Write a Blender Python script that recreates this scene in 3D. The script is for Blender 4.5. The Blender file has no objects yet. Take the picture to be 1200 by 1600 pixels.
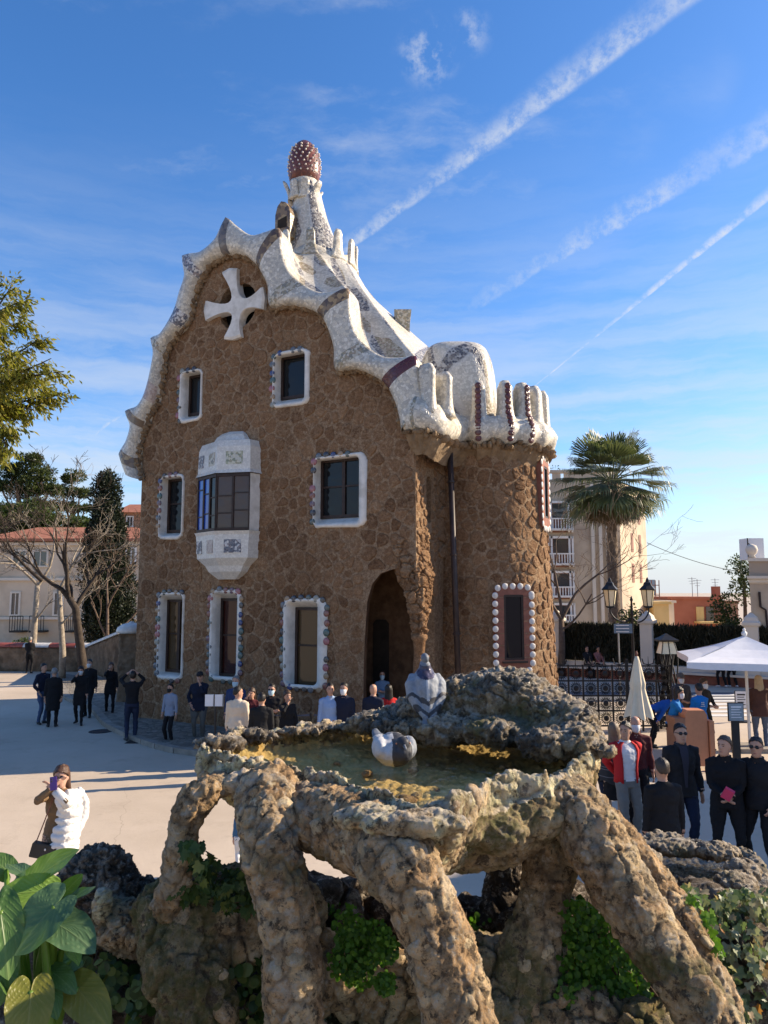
import bpy, bmesh, math, random
import numpy as np
from mathutils import Vector, Matrix
from mathutils.geometry import tessellate_polygon
from mathutils.kdtree import KDTree

# ------------------------------------------------------------------ camera, sky, sun, exposure
SC = bpy.context.scene
COL = SC.collection
R = math.radians
PITCH = R(6.2)
CAMZ = 3.75
FOC = 1155.0                      # focal length in pixels of a 1200 x 1600 frame
cam_data = bpy.data.cameras.new('camera')
cam = bpy.data.objects.new('camera', cam_data)
COL.objects.link(cam)
cam_data.sensor_fit = 'VERTICAL'
cam_data.sensor_height = 36.0
cam_data.lens = 36.0 * FOC / 1600.0
cam_data.clip_start = 0.05
cam_data.clip_end = 9000
cam.location = (0, 0, CAMZ)
cam.rotation_euler = (R(90) + PITCH, 0, 0)
SC.camera = cam

SUN_AZ = 14.0                     # degrees behind the +X axis
SUN_EL = 27.0
SUND = Vector((math.cos(R(SUN_AZ)) * math.cos(R(SUN_EL)), math.sin(R(SUN_AZ)) * math.cos(R(SUN_EL)), math.sin(R(SUN_EL))))
sun_data = bpy.data.lights.new('sun', 'SUN')
sun_data.energy = 5.0
sun_data.angle = R(0.53)
sun_data.color = (1.0, 0.83, 0.61)
sun = bpy.data.objects.new('sun', sun_data)
sun.rotation_euler = SUND.to_track_quat('Z', 'Y').to_euler()
COL.objects.link(sun)

SC.view_settings.view_transform = 'Standard'
SC.view_settings.look = 'None'
SC.view_settings.gamma = 1.0
SC.view_settings.use_curve_mapping = False
SC.view_settings.exposure = 0.97
SC.cycles.max_bounces = 7
SC.cycles.transparent_max_bounces = 12
SC.cycles.caustics_reflective = False
SC.cycles.caustics_refractive = False


def ray(px, py):
	"""direction of a photograph pixel, scaled so that its y is 1"""
	vx, vz = (px - 600.0) / FOC, (800.0 - py) / FOC
	y = math.cos(PITCH) - vz * math.sin(PITCH)
	z = math.sin(PITCH) + vz * math.cos(PITCH)
	return Vector((vx / y, 1.0, z / y))


def at(px, py, Y):
	r = ray(px, py)
	return Vector((r.x * Y, Y, CAMZ + r.z * Y))


def at_z(px, py, z):
	r = ray(px, py)
	Y = (z - CAMZ) / r.z
	return Vector((r.x * Y, Y, z))


def raydir(px, py):
	return ray(px, py).normalized()


world = bpy.data.worlds.new('World')
SC.world = world
world.use_nodes = True


class NT:
	"""small helper that writes node graphs"""
	def __init__(s, tree):
		s.t = tree
		s.n = tree.nodes
		s.n.clear()

	def node(s, typ, **kw):
		n = s.n.new(typ)
		for k, v in kw.items():
			setattr(n, k, v)
		return n

	def put(s, sock, v):
		if isinstance(v, bpy.types.NodeSocket):
			s.t.links.new(v, sock)
		elif v is not None:
			if hasattr(sock, 'default_value'):
				dv = sock.default_value
				if hasattr(dv, '__len__') and not hasattr(v, '__len__'):
					v = (v,) * len(dv)
				if hasattr(dv, '__len__') and len(dv) == 4 and len(v) == 3:
					v = (*v, 1.0)
				sock.default_value = v

	def m(s, op, a, b=None, c=None, clamp=False):
		n = s.node('ShaderNodeMath', operation=op, use_clamp=clamp)
		s.put(n.inputs[0], a)
		if b is not None: s.put(n.inputs[1], b)
		if c is not None: s.put(n.inputs[2], c)
		return n.outputs[0]

	def vm(s, op, a, b=None, scale=None):
		n = s.node('ShaderNodeVectorMath', operation=op)
		s.put(n.inputs[0], a)
		if b is not None: s.put(n.inputs[1], b)
		if scale is not None: s.put(n.inputs['Scale'], scale)
		return n.outputs['Value'] if op in ('DOT_PRODUCT', 'LENGTH', 'DISTANCE') else n.outputs['Vector']

	def step(s, x, a, b, lo=0.0, hi=1.0):
		n = s.node('ShaderNodeMapRange', interpolation_type='SMOOTHSTEP')
		s.put(n.inputs['Value'], x)
		n.inputs['From Min'].default_value = a
		n.inputs['From Max'].default_value = b
		n.inputs['To Min'].default_value = lo
		n.inputs['To Max'].default_value = hi
		return n.outputs[0]

	def noise(s, vec, scale, detail=4, rough=0.55, out=0, dist=0.0):
		n = s.node('ShaderNodeTexNoise')
		s.put(n.inputs['Vector'], vec)
		n.inputs['Scale'].default_value = scale
		n.inputs['Detail'].default_value = detail
		n.inputs['Roughness'].default_value = rough
		n.inputs['Distortion'].default_value = dist
		return n.outputs[out]

	def voronoi(s, vec, scale, feature='F1', out='Distance', rnd=1.0):
		n = s.node('ShaderNodeTexVoronoi', feature=feature)
		s.put(n.inputs['Vector'], vec)
		n.inputs['Scale'].default_value = scale
		n.inputs['Randomness'].default_value = rnd
		return n.outputs[out]

	def mix(s, fac, a, b, blend='MIX'):
		n = s.node('ShaderNodeMix', data_type='RGBA', blend_type=blend)
		s.put(n.inputs[0], fac)
		s.put(n.inputs[6], a)
		s.put(n.inputs[7], b)
		return n.outputs[2]

	def ramp(s, fac, stops, interp='LINEAR'):
		n = s.node('ShaderNodeValToRGB')
		n.color_ramp.interpolation = interp
		e = n.color_ramp.elements
		while len(e) < len(stops):
			e.new(0.5)
		for el, (p, c) in zip(e, stops):
			el.position = p
			el.color = (*c, 1) if len(c) == 3 else c
		s.put(n.inputs[0], fac)
		return n.outputs[0]

	def bump(s, height, strength=0.5, dist=0.02, normal=None):
		n = s.node('ShaderNodeBump')
		n.inputs['Strength'].default_value = strength
		n.inputs['Distance'].default_value = dist
		s.put(n.inputs['Height'], height)
		if normal is not None: s.put(n.inputs['Normal'], normal)
		return n.outputs[0]


def build_sky():
	g = NT(world.node_tree)
	out = g.node('ShaderNodeOutputWorld')
	bg = g.node('ShaderNodeBackground')
	sky = g.node('ShaderNodeTexSky', sky_type='NISHITA')
	sky.sun_disc = False
	sky.sun_elevation = R(SUN_EL)
	sky.sun_rotation = R(90 - SUN_AZ)
	sky.air_density = 1.0
	sky.dust_density = 0.5
	sky.ozone_density = 3.2
	d = g.node('ShaderNodeTexCoord').outputs['Generated']
	d = g.vm('NORMALIZE', d)
	warp = g.vm('SCALE', g.vm('SUBTRACT', g.noise(d, 22.0, 5, 0.6, out=1), (0.5, 0.5, 0.5)), scale=0.020)
	dw = g.vm('ADD', d, warp)
	total = None

	def trail(p0, p1, w0, w1, amp, fade0, fade1, puff, soft=1.0):
		"""a vapour trail along the great circle through two directions"""
		nonlocal total
		a, b = raydir(*p0), raydir(*p1)
		n = a.cross(b).normalized()
		if n.z < 0: n = -n
		u = (b - a).normalized()
		al = g.vm('DOT_PRODUCT', d, tuple(u))
		off = g.vm('DOT_PRODUCT', g.vm('ADD', d, g.vm('SCALE', warp, scale=puff)), tuple(n))
		a0, a1 = a.dot(u), b.dot(u)
		t = g.m('DIVIDE', g.m('SUBTRACT', al, a0), a1 - a0)
		w = g.m('MAXIMUM', g.m('ADD', g.m('MULTIPLY', t, (w1 - w0) / FOC), w0 / FOC), 0.6 / FOC)
		q = g.m('DIVIDE', off, w)
		# denser on the lower edge, feathered above
		core = g.m('MULTIPLY', g.step(q, -1.0, -0.55), g.step(q, -0.5, 1.3, 1.0, 0.0))
		core = g.m('POWER', core, soft)
		tex = g.noise(d, 60.0, 6, 0.68)
		tex2 = g.noise(d, 17.0, 4, 0.6)
		br = g.m('MULTIPLY', g.step(tex, 0.32, 0.64, 0.22, 1.1), g.step(tex2, 0.28, 0.62, 0.4, 1.0))
		k = g.m('MULTIPLY', g.m('MULTIPLY', core, br), amp)
		k = g.m('MULTIPLY', k, g.step(t, fade0[0], fade0[1]))
		k = g.m('MULTIPLY', k, g.step(t, fade1[0], fade1[1], 1.0, 0.0))
		# only on the near half of the great circle
		k = g.m('MULTIPLY', k, g.step(g.vm('DOT_PRODUCT', d, tuple((a + b).normalized())), -0.2, 0.2))
		total = k if total is None else g.m('MAXIMUM', total, k)

	trail((120, 698), (1050, -2), 3.2, 24, 0.55, (-0.05, 0.02), (1.6, 2.4), 0.4)
	trail((690, 498), (1200, 200), 16, 26, 0.48, (-0.05, 0.35), (1.5, 2.2), 1.0)
	trail((840, 599), (1200, 304), 1.6, 9, 0.75, (-0.10, 0.02), (1.6, 2.4), 0.06)
	trail((850, 620), (1200, 566), 6, 15, 0.24, (-0.1, 0.5), (1.5, 2.2), 0.4)
	# thin cirrus streaks
	mp = g.node('ShaderNodeMapping')
	g.put(mp.inputs['Vector'], dw)
	mp.inputs['Rotation'].default_value = (0.3, 0.5, 0.9)
	mp.inputs['Location'].default_value = (0.35, 0.2, 0.55)
	mp.inputs['Scale'].default_value = (2.0, 6.5, 7.0)
	c1 = g.noise(mp.outputs[0], 1.6, 7, 0.62)
	c2 = g.noise(d, 3.1, 3, 0.5)
	cir = g.m('MULTIPLY', g.step(c1, 0.50, 0.74), g.step(c2, 0.42, 0.62))
	cir = g.m('MULTIPLY', cir, 0.34)
	# small puff near the first trail
	pd = g.vm('DISTANCE', dw, tuple(raydir(668, 85)))
	puff = g.m('MULTIPLY', g.step(pd, 0.0, 0.045, 1.0, 0.0), g.step(g.noise(d, 34.0, 5, 0.65), 0.42, 0.66))
	pd2 = g.vm('DISTANCE', dw, tuple(raydir(738, 50)))
	puff2 = g.m('MULTIPLY', g.step(pd2, 0.0, 0.03, 0.7, 0.0), g.step(g.noise(d, 34.0, 5, 0.65), 0.42, 0.66))
	total = g.m('MAXIMUM', total, g.m('MULTIPLY', g.m('MAXIMUM', puff, puff2), 0.55))
	total = g.m('MAXIMUM', total, cir)
	# low veil of thin cloud above the horizon, all the way round
	sep = g.node('ShaderNodeSeparateXYZ')
	g.put(sep.inputs[0], d)
	mp2 = g.node('ShaderNodeMapping')
	g.put(mp2.inputs['Vector'], dw)
	mp2.inputs['Scale'].default_value = (1.6, 1.6, 14.0)
	veil = g.noise(mp2.outputs[0], 2.2, 6, 0.6)
	low = g.m('MULTIPLY', g.step(sep.outputs[2], -0.02, 0.58, 1.1, 0.0), g.step(veil, 0.30, 0.68, 0.10, 0.85))
	total = g.m('MAXIMUM', total, g.m('MULTIPLY', low, 0.9))
	total = g.m('MAXIMUM', total, g.m('MULTIPLY', g.step(sep.outputs[2], -0.01, 0.17, 1.0, 0.0), g.step(veil, 0.25, 0.6, 0.72, 0.97)))
	hs = g.node('ShaderNodeHueSaturation')
	hs.inputs['Saturation'].default_value = 1.2
	hs.inputs['Value'].default_value = 1.0
	g.put(hs.inputs['Color'], sky.outputs[0])
	base = g.mix(1.0, hs.outputs[0], (0.88, 0.97, 1.12), 'MULTIPLY')
	col = g.mix(g.m('MINIMUM', total, 1.0), base, (3.75, 3.95, 4.2))
	g.put(bg.inputs['Color'], col)
	bg.inputs['Strength'].default_value = 0.106
	g.t.links.new(bg.outputs[0], out.inputs[0])


build_sky()

# ------------------------------------------------------------------ small library
TMP = bpy.data.scenes.new('tmp')


def rng_of(seed):
	return random.Random(seed)


def _hash(ix, iy, iz, s=0):
	h = (ix.astype(np.int64) * 374761393 + iy.astype(np.int64) * 668265263 + iz.astype(np.int64) * 2147483647 + s * 974634777) & 0xFFFFFFFF
	h = ((h ^ (h >> 13)) * 1274126177) & 0xFFFFFFFF
	h = ((h ^ (h >> 16)) * 2246822519) & 0xFFFFFFFF
	return ((h ^ (h >> 15)) & 0xFFFFFF) / float(0xFFFFFF)


def vnoise(p, s=0):
	i = np.floor(p).astype(np.int64)
	f = p - i
	f = f * f * f * (f * (f * 6 - 15) + 10)
	out = 0
	for dx in (0, 1):
		for dy in (0, 1):
			for dz in (0, 1):
				w = (f[:, 0] if dx else 1 - f[:, 0]) * (f[:, 1] if dy else 1 - f[:, 1]) * (f[:, 2] if dz else 1 - f[:, 2])
				out = out + w * _hash(i[:, 0] + dx, i[:, 1] + dy, i[:, 2] + dz, s)
	return out


def fbm(p, octaves=4, s=0, gain=0.5):
	a, tot, out = 1.0, 0.0, 0
	for k in range(octaves):
		out = out + a * vnoise(p * (2.03 ** k) + 17.3 * k, s + k)
		tot += a
		a *= gain
	return out / tot - 0.5


def worley(p, s=0):
	i = np.floor(p).astype(np.int64)
	f1 = np.full(len(p), 9.0)
	f2 = np.full(len(p), 9.0)
	idv = np.zeros(len(p))
	for dx in (-1, 0, 1):
		for dy in (-1, 0, 1):
			for dz in (-1, 0, 1):
				cx, cy, cz = i[:, 0] + dx, i[:, 1] + dy, i[:, 2] + dz
				q = np.stack([cx + _hash(cx, cy, cz, s), cy + _hash(cx, cy, cz, s + 1), cz + _hash(cx, cy, cz, s + 2)], 1)
				dd = np.sqrt(((q - p) ** 2).sum(1))
				hid = _hash(cx, cy, cz, s + 3)
				closer = dd < f1
				f2 = np.where(closer, f1, np.minimum(f2, dd))
				idv = np.where(closer, hid, idv)
				f1 = np.where(closer, dd, f1)
	return f1, f2, idv


def set_props(o, label=None, cat=None, group=None, kind=None, category=None):
	cat = cat or category
	if label: o['label'] = label
	if cat: o['category'] = cat
	if group: o['group'] = group
	if kind: o['kind'] = kind
	return o


def hang(o, parent):
	o.parent = parent
	if parent is not None:
		M = Matrix.Identity(4)
		q = parent
		chain = []
		while q is not None:
			chain.append(q)
			q = q.parent
		for q in reversed(chain):
			M = M @ q.matrix_parent_inverse @ q.matrix_basis if q.parent else q.matrix_basis.copy()
		o.matrix_parent_inverse = M.inverted()
	return o


def thing(name, label, cat, loc=(0, 0, 0), group=None, rz=0.0):
	o = bpy.data.objects.new(name, None)
	o.empty_display_size = 0.2
	o.location = loc
	o.rotation_euler = (0, 0, rz)
	COL.objects.link(o)
	return set_props(o, label, cat, group)


def raw_mesh(name, verts, faces, mats, midx=None, smooth=False, attr=None):
	me = bpy.data.meshes.new(name)
	if isinstance(faces, np.ndarray):
		n, k = faces.shape
		me.vertices.add(len(verts))
		me.vertices.foreach_set('co', np.asarray(verts, dtype=np.float32).ravel())
		me.loops.add(n * k)
		me.loops.foreach_set('vertex_index', faces.astype(np.int32).ravel())
		me.polygons.add(n)
		me.polygons.foreach_set('loop_start', np.arange(0, n * k, k, dtype=np.int32))
		me.polygons.foreach_set('loop_total', np.full(n, k, dtype=np.int32))
		me.update(calc_edges=True)
	else:
		me.from_pydata([tuple(v) for v in verts], [], faces)
	for m in (mats if isinstance(mats, (list, tuple)) else [mats]):
		me.materials.append(m)
	if midx is not None and len(me.polygons):
		me.polygons.foreach_set('material_index', np.asarray(midx, dtype=np.int32))
	if smooth and len(me.polygons):
		me.polygons.foreach_set('use_smooth', np.ones(len(me.polygons), dtype=bool))
	if attr is not None:
		for nm, val in attr.items():
			a = me.attributes.new(nm, 'FLOAT', 'POINT')
			a.data.foreach_set('value', np.asarray(val, dtype=np.float32))
	me.update()
	return me


def link_mesh(name, me, parent=None, **props):
	o = bpy.data.objects.new(name, me)
	COL.objects.link(o)
	if parent is not None: hang(o, parent)
	return set_props(o, **props)


class MB:
	"""collects shapes, then builds one mesh object"""
	def __init__(s):
		s.v, s.f, s.mi, s.r = [], [], [], []

	def add(s, verts, faces, mi=0, rnd=0.5):
		b = len(s.v)
		s.v.extend([tuple(v) for v in verts])
		s.r.extend([rnd] * len(verts))
		for f in faces:
			s.f.append([i + b for i in f])
			s.mi.append(mi)
		return s

	def box(s, c, size, mi=0, rz=0.0, rnd=0.5, M=None):
		hx, hy, hz = size[0] / 2, size[1] / 2, size[2] / 2
		cs, sn = math.cos(rz), math.sin(rz)
		vs = []
		for z in (-hz, hz):
			for x, y in ((-hx, -hy), (hx, -hy), (hx, hy), (-hx, hy)):
				vs.append(Vector((c[0] + x * cs - y * sn, c[1] + x * sn + y * cs, c[2] + z)))
		if M is not None: vs = [M @ v for v in vs]
		return s.add(vs, [(0, 3, 2, 1), (4, 5, 6, 7), (0, 1, 5, 4), (1, 2, 6, 5), (2, 3, 7, 6), (3, 0, 4, 7)], mi, rnd)

	def loft(s, rings, mi=0, closed=True, cap0=True, cap1=True, rnd=0.5, loop=False):
		"""rings of equal length; closed = each ring is a loop"""
		n, k = len(rings), len(rings[0])
		vs = [p for r_ in rings for p in r_]
		fs = []
		kk = k if closed else k - 1
		for i in range(n if loop else n - 1):
			a, b = i * k, ((i + 1) % n) * k
			for j in range(kk):
				j2 = (j + 1) % k
				fs.append((a + j, a + j2, b + j2, b + j))
		if closed and not loop:
			if cap0: fs.append(tuple(range(k - 1, -1, -1)))
			if cap1: fs.append(tuple((n - 1) * k + j for j in range(k)))
		return s.add(vs, fs, mi, rnd)

	def tube(s, pts, radii, sides=6, mi=0, cap=True, rnd=0.5, flat=1.0):
		pts = [Vector(p) for p in pts]
		if not hasattr(radii, '__len__'): radii = [radii] * len(pts)
		rings = []
		ref = None
		for i, p in enumerate(pts):
			d = (pts[min(i + 1, len(pts) - 1)] - pts[max(i - 1, 0)])
			if d.length < 1e-9: d = Vector((0, 0, 1))
			d.normalize()
			if ref is None:
				ref = Vector((1, 0, 0)) if abs(d.x) < 0.8 else Vector((0, 1, 0))
			u = (ref - d * ref.dot(d))
			if u.length < 1e-6: u = d.orthogonal()
			u.normalize()
			ref = u
			w = d.cross(u)
			rings.append([p + (u * math.cos(2 * math.pi * j / sides) + w * flat * math.sin(2 * math.pi * j / sides)) * radii[i] for j in range(sides)])
		return s.loft(rings, mi, True, cap, cap, rnd)

	def lathe(s, prof, c=(0, 0, 0), n=16, mi=0, sx=1.0, sy=1.0, cap=True, rnd=0.5):
		rings = []
		for r_, z in prof:
			rings.append([(c[0] + r_ * sx * math.cos(2 * math.pi * j / n), c[1] + r_ * sy * math.sin(2 * math.pi * j / n), c[2] + z) for j in range(n)])
		return s.loft(rings, mi, True, cap, cap, rnd)

	def ell(s, c, r, n=10, m=7, mi=0, M=None, rnd=0.5):
		rings = []
		for i in range(m + 1):
			a = -math.pi / 2 + math.pi * i / m
			rr, z = max(math.cos(a), 0.02), math.sin(a)
			ring = [Vector((r[0] * rr * math.cos(2 * math.pi * j / n), r[1] * rr * math.sin(2 * math.pi * j / n), r[2] * z)) for j in range(n)]
			if M is not None: ring = [M @ p for p in ring]
			rings.append([p + Vector(c) for p in ring])
		return s.loft(rings, mi, True, True, True, rnd)

	def prism(s, poly, fn, d0, d1, mi=0, rnd=0.5):
		"""polygon of (a, b), pushed through fn(a, b, depth) at two depths"""
		n = len(poly)
		vs = [fn(a, b, d0) for a, b in poly] + [fn(a, b, d1) for a, b in poly]
		tris = tessellate_polygon([[Vector((a, b, 0)) for a, b in poly]])
		fs = [tuple(t) for t in tris] + [tuple(i + n for i in reversed(t)) for t in tris]
		fs += [(j, (j + 1) % n, (j + 1) % n + n, j + n) for j in range(n)]
		return s.add(vs, fs, mi, rnd)

	def build(s, name, mats, parent=None, smooth=False, fix=True, **props):
		me = raw_mesh(name, s.v, s.f, mats, s.mi, smooth, {'rnd': s.r})
		if fix: fix_normals(me)
		return link_mesh(name, me, parent, **props)


def fix_normals(me):
	bm = bmesh.new()
	bm.from_mesh(me)
	bmesh.ops.recalc_face_normals(bm, faces=bm.faces)
	bm.to_mesh(me)
	bm.free()


def remesh(verts, faces, voxel, smooth=2):
	"""fuse closed shapes into one continuous surface; returns vertex and quad arrays"""
	me = bpy.data.meshes.new('t')
	me.from_pydata([tuple(v) for v in verts], [], faces)
	fix_normals(me)
	o = bpy.data.objects.new('t', me)
	TMP.collection.objects.link(o)
	m = o.modifiers.new('r', 'REMESH')
	m.mode = 'VOXEL'
	m.voxel_size = voxel
	if smooth:
		q = o.modifiers.new('s', 'SMOOTH')
		q.iterations = smooth
		q.factor = 0.5
	with bpy.context.temp_override(scene=TMP, view_layer=TMP.view_layers[0]):
		dg = bpy.context.evaluated_depsgraph_get()
		dg.update()
	ev = o.evaluated_get(dg)
	em = ev.to_mesh()
	V = np.empty(len(em.vertices) * 3, dtype=np.float32)
	em.vertices.foreach_get('co', V)
	L = np.empty(len(em.loops), dtype=np.int32)
	em.loops.foreach_get('vertex_index', L)
	tot = np.empty(len(em.polygons), dtype=np.int32)
	em.polygons.foreach_get('loop_total', tot)
	V = V.reshape(-1, 3).astype(np.float64)
	if (tot == 4).all():
		F = L.reshape(-1, 4).copy()
	else:
		st = np.concatenate([[0], np.cumsum(tot)[:-1]])
		F = np.array([[L[a], L[a + 1], L[a + 2], L[a + 3 if t > 3 else 2 + a]] for a, t in zip(st, tot)], dtype=np.int32)
	ev.to_mesh_clear()
	bpy.data.objects.remove(o)
	bpy.data.meshes.remove(me)
	return V, F


def vert_normals(V, F):
	a, b, c, d = (V[F[:, i]] for i in range(4))
	fn = np.cross(c - a, d - b)
	N = np.zeros_like(V)
	for i in range(4):
		np.add.at(N, F[:, i], fn)
	L = np.linalg.norm(N, axis=1, keepdims=True)
	return N / np.maximum(L, 1e-12)


def subdivide(V, F):
	"""split every quad in four (plain, no smoothing)"""
	n = len(V)
	E = np.concatenate([F[:, [0, 1]], F[:, [1, 2]], F[:, [2, 3]], F[:, [3, 0]]])
	Es = np.sort(E, 1)
	key = Es[:, 0].astype(np.int64) * n + Es[:, 1]
	u, inv = np.unique(key, return_inverse=True)
	mid = (V[u // n] + V[u % n]) / 2
	cen = V[F].mean(1)
	k = len(F)
	e0, e1, e2, e3 = (n + inv[i * k:(i + 1) * k] for i in range(4))
	c = n + len(u) + np.arange(k)
	V2 = np.concatenate([V, mid, cen])
	F2 = np.concatenate([np.stack([F[:, 0], e0, c, e3], 1), np.stack([e0, F[:, 1], e1, c], 1), np.stack([c, e1, F[:, 2], e2], 1), np.stack([e3, c, e2, F[:, 3]], 1)])
	return V2, F2.astype(np.int32)


def catmull(pts, sub):
	"""open Catmull-Rom curve through pts (lists of floats or vectors)"""
	P = np.array([list(p) for p in pts], dtype=float)
	out = []
	for i in range(len(P) - 1):
		p0, p1, p2, p3 = P[max(i - 1, 0)], P[i], P[i + 1], P[min(i + 2, len(P) - 1)]
		for k in range(sub):
			t = k / sub
			out.append(0.5 * ((2 * p1) + (-p0 + p2) * t + (2 * p0 - 5 * p1 + 4 * p2 - p3) * t * t + (-p0 + 3 * p1 - 3 * p2 + p3) * t ** 3))
	out.append(P[-1])
	return np.array(out)


def dup(root, loc=None, rz=None, label=None):
	"""a copy of a thing and of its parts and their pieces"""
	def cp(o, parent):
		c = o.copy()
		COL.objects.link(c)
		if parent is not None: c.parent = parent
		for ch in o.children: cp(ch, c)
		return c
	c = cp(root, None)
	if loc is not None: c.location = loc
	if rz is not None: c.rotation_euler = (0, 0, rz)
	if label: c['label'] = label
	return c
# ------------------------------------------------------------------ materials
MATS = {}


def new_mat(name):
	m = bpy.data.materials.new(name)
	m.use_nodes = True
	g = NT(m.node_tree)
	out = g.node('ShaderNodeOutputMaterial')
	b = g.node('ShaderNodeBsdfPrincipled')
	g.t.links.new(b.outputs[0], out.inputs[0])
	MATS[name] = m
	return m, g, b, out


def P(b, g, **kw):
	names = dict(col='Base Color', rough='Roughness', metal='Metallic', normal='Normal', spec='Specular IOR Level', trans='Transmission Weight', ior='IOR', coat='Coat Weight', alpha='Alpha', sheen='Sheen Weight', emit='Emission Color', emits='Emission Strength')
	for k, v in kw.items():
		g.put(b.inputs[names[k]], v)


def wcoord(g):
	return g.node('ShaderNodeNewGeometry').outputs['Position']


def rough_mat(name, c0, c1, scale=3.0, rough=0.85, bump=0.3, bscale=18.0, bdist=0.02, detail=6, rnd=0.0, spec=0.3, c2=None):
	"""two-tone weathered surface with fine relief; rnd = how much each piece's own value shifts it"""
	m, g, b, _ = new_mat(name)
	co = wcoord(g)
	n = g.noise(co, scale, detail, 0.62)
	f = g.step(n, 0.30, 0.70)
	if rnd:
		a = g.node('ShaderNodeAttribute', attribute_name='rnd').outputs['Fac']
		f = g.m('ADD', g.m('MULTIPLY', f, 1 - rnd), g.m('MULTIPLY', a, rnd), clamp=True)
	col = g.mix(f, c0, c1)
	if c2 is not None:
		n3 = g.noise(co, scale * 0.37, 4, 0.6)
		col = g.mix(g.step(n3, 0.48, 0.66), col, c2)
	n2 = g.noise(co, bscale, 5, 0.65)
	P(b, g, col=col, rough=rough, spec=spec, normal=g.bump(n2, bump, bdist))
	return m


def mosaic_mat(name, tones, scale=9.0, grout=(0.25, 0.23, 0.21), rough=0.28, gw=0.045, var=0.5):
	"""broken-tile mosaic: irregular shards, each with its own tone, dark joints"""
	m, g, b, _ = new_mat(name)
	co = wcoord(g)
	idc = g.voronoi(co, scale, 'F1', 'Color')
	sep = g.node('ShaderNodeSeparateColor')
	g.put(sep.inputs[0], idc)
	edge = g.voronoi(co, scale, 'DISTANCE_TO_EDGE', 'Distance')
	stops = [(i / len(tones), t) for i, t in enumerate(tones)]
	col = g.ramp(sep.outputs[0], stops, 'CONSTANT')
	dirt = g.noise(co, 0.9, 5, 0.6)
	col = g.mix(g.step(dirt, 0.45, 0.75, 0.0, 0.35), col, (0.30, 0.27, 0.22), 'MIX')
	jo = g.step(edge, 0.0, gw, 1.0, 0.0)
	col = g.mix(g.m('MULTIPLY', jo, 0.75), col, grout)
	h = g.m('ADD', g.step(edge, 0.0, gw * 1.3), g.m('MULTIPLY', sep.outputs[1], 0.6))
	P(b, g, col=col, rough=g.m('ADD', g.m('MULTIPLY', jo, 0.5), rough), normal=g.bump(h, 0.5, 0.012), spec=0.5)
	return m


WHT = (0.62, 0.60, 0.55)
mosaic_mat('mosaic_white', [(0.58, 0.54, 0.45), (0.68, 0.64, 0.55), (0.50, 0.465, 0.39), (0.62, 0.565, 0.45), (0.42, 0.395, 0.34)], 13.0, (0.26, 0.235, 0.195))
mosaic_mat('mosaic_fine', [(0.64, 0.62, 0.56), (0.70, 0.68, 0.62), (0.60, 0.58, 0.53)], 22.0, (0.42, 0.40, 0.36), gw=0.03)
mosaic_mat('mosaic_grey', [(0.14, 0.15, 0.18), (0.5, 0.5, 0.5), (0.08, 0.08, 0.11), (0.6, 0.58, 0.55), (0.24, 0.2, 0.2), (0.1, 0.12, 0.16)], 17.0, (0.30, 0.28, 0.26))
mosaic_mat('mosaic_tan', [(0.34, 0.28, 0.2), (0.5, 0.46, 0.36), (0.28, 0.25, 0.16), (0.55, 0.52, 0.44), (0.20, 0.2, 0.17)], 17.0, (0.32, 0.29, 0.25))
mosaic_mat('mosaic_pink', [(0.42, 0.32, 0.27), (0.5, 0.42, 0.36), (0.35, 0.27, 0.24), (0.46, 0.38, 0.34)], 17.0, (0.36, 0.3, 0.27))
mosaic_mat('mosaic_green', [(0.36, 0.38, 0.26), (0.56, 0.54, 0.42), (0.22, 0.25, 0.17), (0.5, 0.5, 0.44), (0.32, 0.30, 0.2)], 17.0, (0.33, 0.31, 0.26))
mosaic_mat('mosaic_brown', [(0.13, 0.085, 0.05), (0.22, 0.15, 0.08), (0.09, 0.06, 0.045), (0.34, 0.24, 0.12)], 8.0, (0.18, 0.14, 0.1))
mosaic_mat('mosaic_dark', [(0.10, 0.09, 0.09), (0.16, 0.13, 0.11), (0.07, 0.07, 0.08), (0.2, 0.18, 0.16)], 8.0, (0.18, 0.17, 0.15))
mosaic_mat('mosaic_wine', [(0.09, 0.025, 0.03), (0.12, 0.035, 0.035), (0.07, 0.02, 0.028)], 8.0, (0.06, 0.03, 0.03), rough=0.22)
mosaic_mat('egg_tile', [(0.13, 0.035, 0.025), (0.17, 0.05, 0.03), (0.10, 0.025, 0.02)], 7.0, (0.08, 0.04, 0.035), rough=0.3)


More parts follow.
